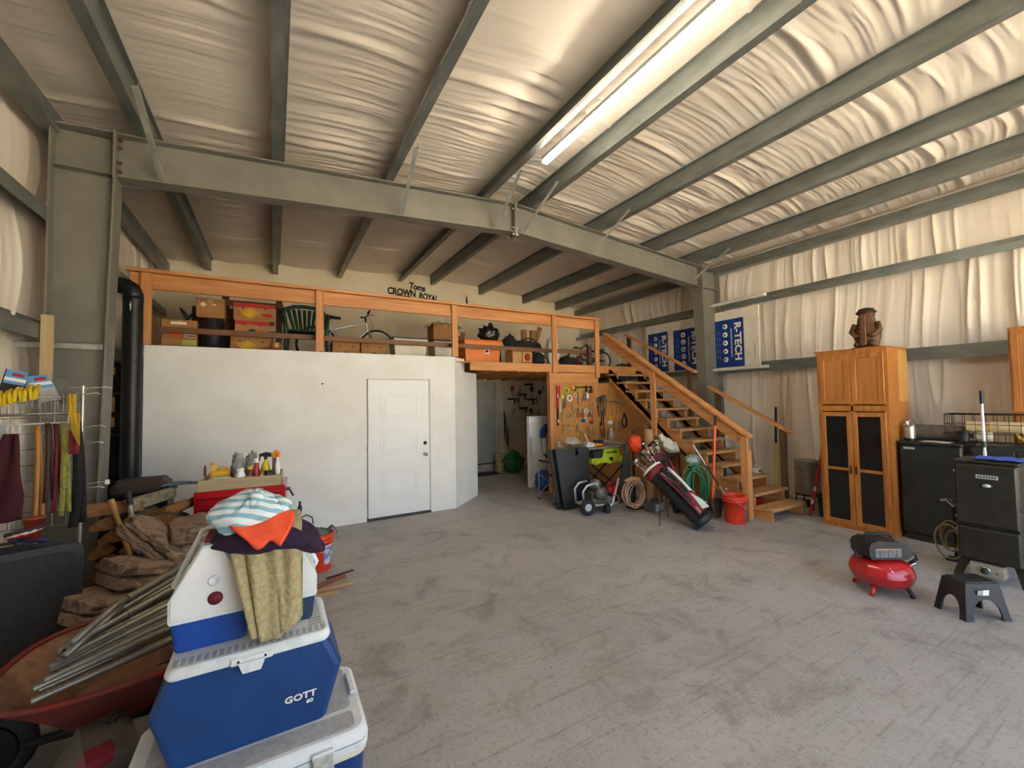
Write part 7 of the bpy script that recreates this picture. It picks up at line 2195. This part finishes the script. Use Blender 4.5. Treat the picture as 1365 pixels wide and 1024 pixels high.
m = MB(); m.lathe([(.042, 0), (.044, .02), (.044, .10), (.034, .16), (.015, .20), (.014, .22)], n=20); m.build('body', pm('spray_yellow', 'd6c21a', 'c4b012', rough=.35), t)
m = MB(); m.prism([(-.055, .245), (.05, .235), (.045, .275), (.0, .285), (-.055, .27)], 'y', -.012, .012); m.cyl((0, 0, .215), (0, 0, .245), .016, n=12); m.prism([(-.055, .245), (-.04, .245), (-.05, .20), (-.06, .195)], 'y', -.006, .006); m.build('trigger_head', black, t)
t = thing('grease_gun', 'orange topped grey canister standing at the tray end', 'canister', (.015, 4.74, tz))
m = MB(); m.box(-.03, -.025, 0, .03, .025, .22, .006); m.build('body', pm('grey_brown', '6f6457', '5d5348', rough=.5), t)
m = MB(); m.prism([(-.035, .22), (.035, .22), (.04, .27), (.0, .30), (-.035, .265)], 'y', -.03, .03); m.build('orange_top', pm('top_orange', 'e0911c', 'd08212', rough=.45), t)
t = thing('oil_jug', 'yellow oil jug with a handle in the wooden tray', 'jug', (-.44, 4.76, tz), .1)
m = MB(); m.box(-.08, -.05, 0, .08, .05, .14, .015); m.prism([(-.07, .14), (-.03, .14), (-.035, .19), (-.065, .19)], 'y', -.02, .02); m.build('body', tl_yel, t)
m = MB(); m.tube([(-.02, 0, .14), (.0, 0, .165), (.05, 0, .16), (.07, 0, .135)], .012, 7); m.build('handle', tl_yel, t)
m = MB(); m.cyl((-.05, 0, .19), (-.05, 0, .215), .02, n=12); m.build('cap', tl_yel, t)
t = thing('screwdriver', 'dark screwdriver standing up beside the oil jug', 'screwdriver', (-.545, 4.70, tz))
m = MB(); m.cyl((0, 0, 0), (0, 0, .10), .004, n=6); m.build('shaft', tl_steel, t)
m = MB(); m.lathe([(.009, .10), (.012, .12), (.011, .18), (.006, .20)], n=10); m.build('handle', pm('brown_handle', '6d3a22', '5a2f1b', rough=.4), t)
for i, (x, y) in enumerate(((-.30, 4.80), (-.19, 4.83))):
    t = bag('clear_bag', 'crumpled clear plastic bag in the tray, ' + ('beside the oil jug' if i == 0 else 'behind the red tube'), 'bag', (x, y, tz), (.06, .06, .14), pm('clear_bag_film', 'a9ada6', '8b908a', rough=.25, scale=16, alpha=.8), .45, 4, 40 + i)
m = MB(); m.sheet(lambda u, v: (-.10 + .24 * u, -.05 + .10 * v, .06 + .03 * math.sin(PI * u) + .025 * noise.noise((u * 5, v * 4, 3))), 16, 10, .004)
tag(m.build('white_rag', pm('white_rag', 'd9dde0', 'c9cdd0', rough=.9, scale=20), None, loc=(-.44, 4.60, tz)), 'white crumpled rag spilling at the front of the wooden tray', 'rag')

# -- orange bucket by the wall
bucket('orange bucket of grey rags by the white wall', (.40, 4.80, 0), .6)
t = thing('grey_rags', 'grey green rags heaped in the orange bucket', 'rags', (.40, 4.80, .27))
m = MB(); m.ell((-.01, 0, .06), (.135, .125, .09), 24, 14, .3, 4, 51); m.build('heap', pm('grey_green_rag', '63706a', '515d58', rough=.95, scale=18, bump=.4), t)
m = MB(); m.sheet(lambda u, v: (.10 + .09 * u, -.02 + .07 * v, .115 + .03 * math.sin(PI * u) - .09 * max(0, u - .5)), 8, 6, .01); m.build('glove', pm('glove_tan', '6f6a55', '5d5846', rough=.9), t)
t = thing('hand_pump', 'black air pump standing behind the orange bucket', 'pump', (.24, 4.97, 0))
m = MB(); m.cyl((0, 0, 0), (0, 0, .50), .018, n=10); m.lathe([(.02, .50), (.012, .52), (.012, .57), (.02, .58), (.022, .62), (.012, .64), (.012, .68)], n=10); m.build('barrel', black, t)
m = MB(); m.tube([(0, 0, .5), (.06, 0, .53), (.12, .02, .49), (.13, .03, .42)], .007, 6); m.build('hose', rubber, t)
t = thing('caster_wheel', 'white and black clamp tool on the floor side of the orange bucket', 'clamp', (.28, 4.52, 0))
m = MB(); m.box(-.03, -.03, 0, .03, .03, .16, .006); m.build('body', black, t)
m = MB(); m.box(-.05, -.02, .16, .0, .02, .22, .01); m.build('grip', white_pl, t)
m = MB(); m.cyl((.03, -.02, .12), (.03, .02, .12), .035, n=14); m.build('knob', black, t)
for i, (p, rz, L) in enumerate((((.45, 4.36, 0), .45, .36), ((.42, 4.22, 0), .12, .48), ((.36, 4.12, 0), -.1, .30), ((.58, 4.52, 0), .3, .28))):
    t = thing('wood_scrap', ['reddish wood scrap nearest the orange bucket', 'long pale wood scrap on the floor by the coolers', 'short wood scrap closest to the coolers', 'dark thin wood scrap on the floor past the bucket'][i], 'wood scrap', p, rz)
    m = MB(); m.box(-L / 2, -.022, 0, L / 2, .022, .026 if i < 3 else .008, .003); m.build('stick', [pm('red_scrap', '8f5a40', '7c4c35', rough=.8), wood('pale_scrap', 'b89468', 'a07c50', 'x'), wood('pale_scrap', 'b89468', 'a07c50', 'x'), pm('dark_scrap', '4a3f3d', '3d3432', rough=.8)][i], t)
    m = MB(); m.box(L / 2, -.02, .002, L / 2 + .002, .02, .024 if i < 3 else .007); m.build('sawn_end', wood('end_grain', 'd2b78c', 'bfa274', 'x'), t)
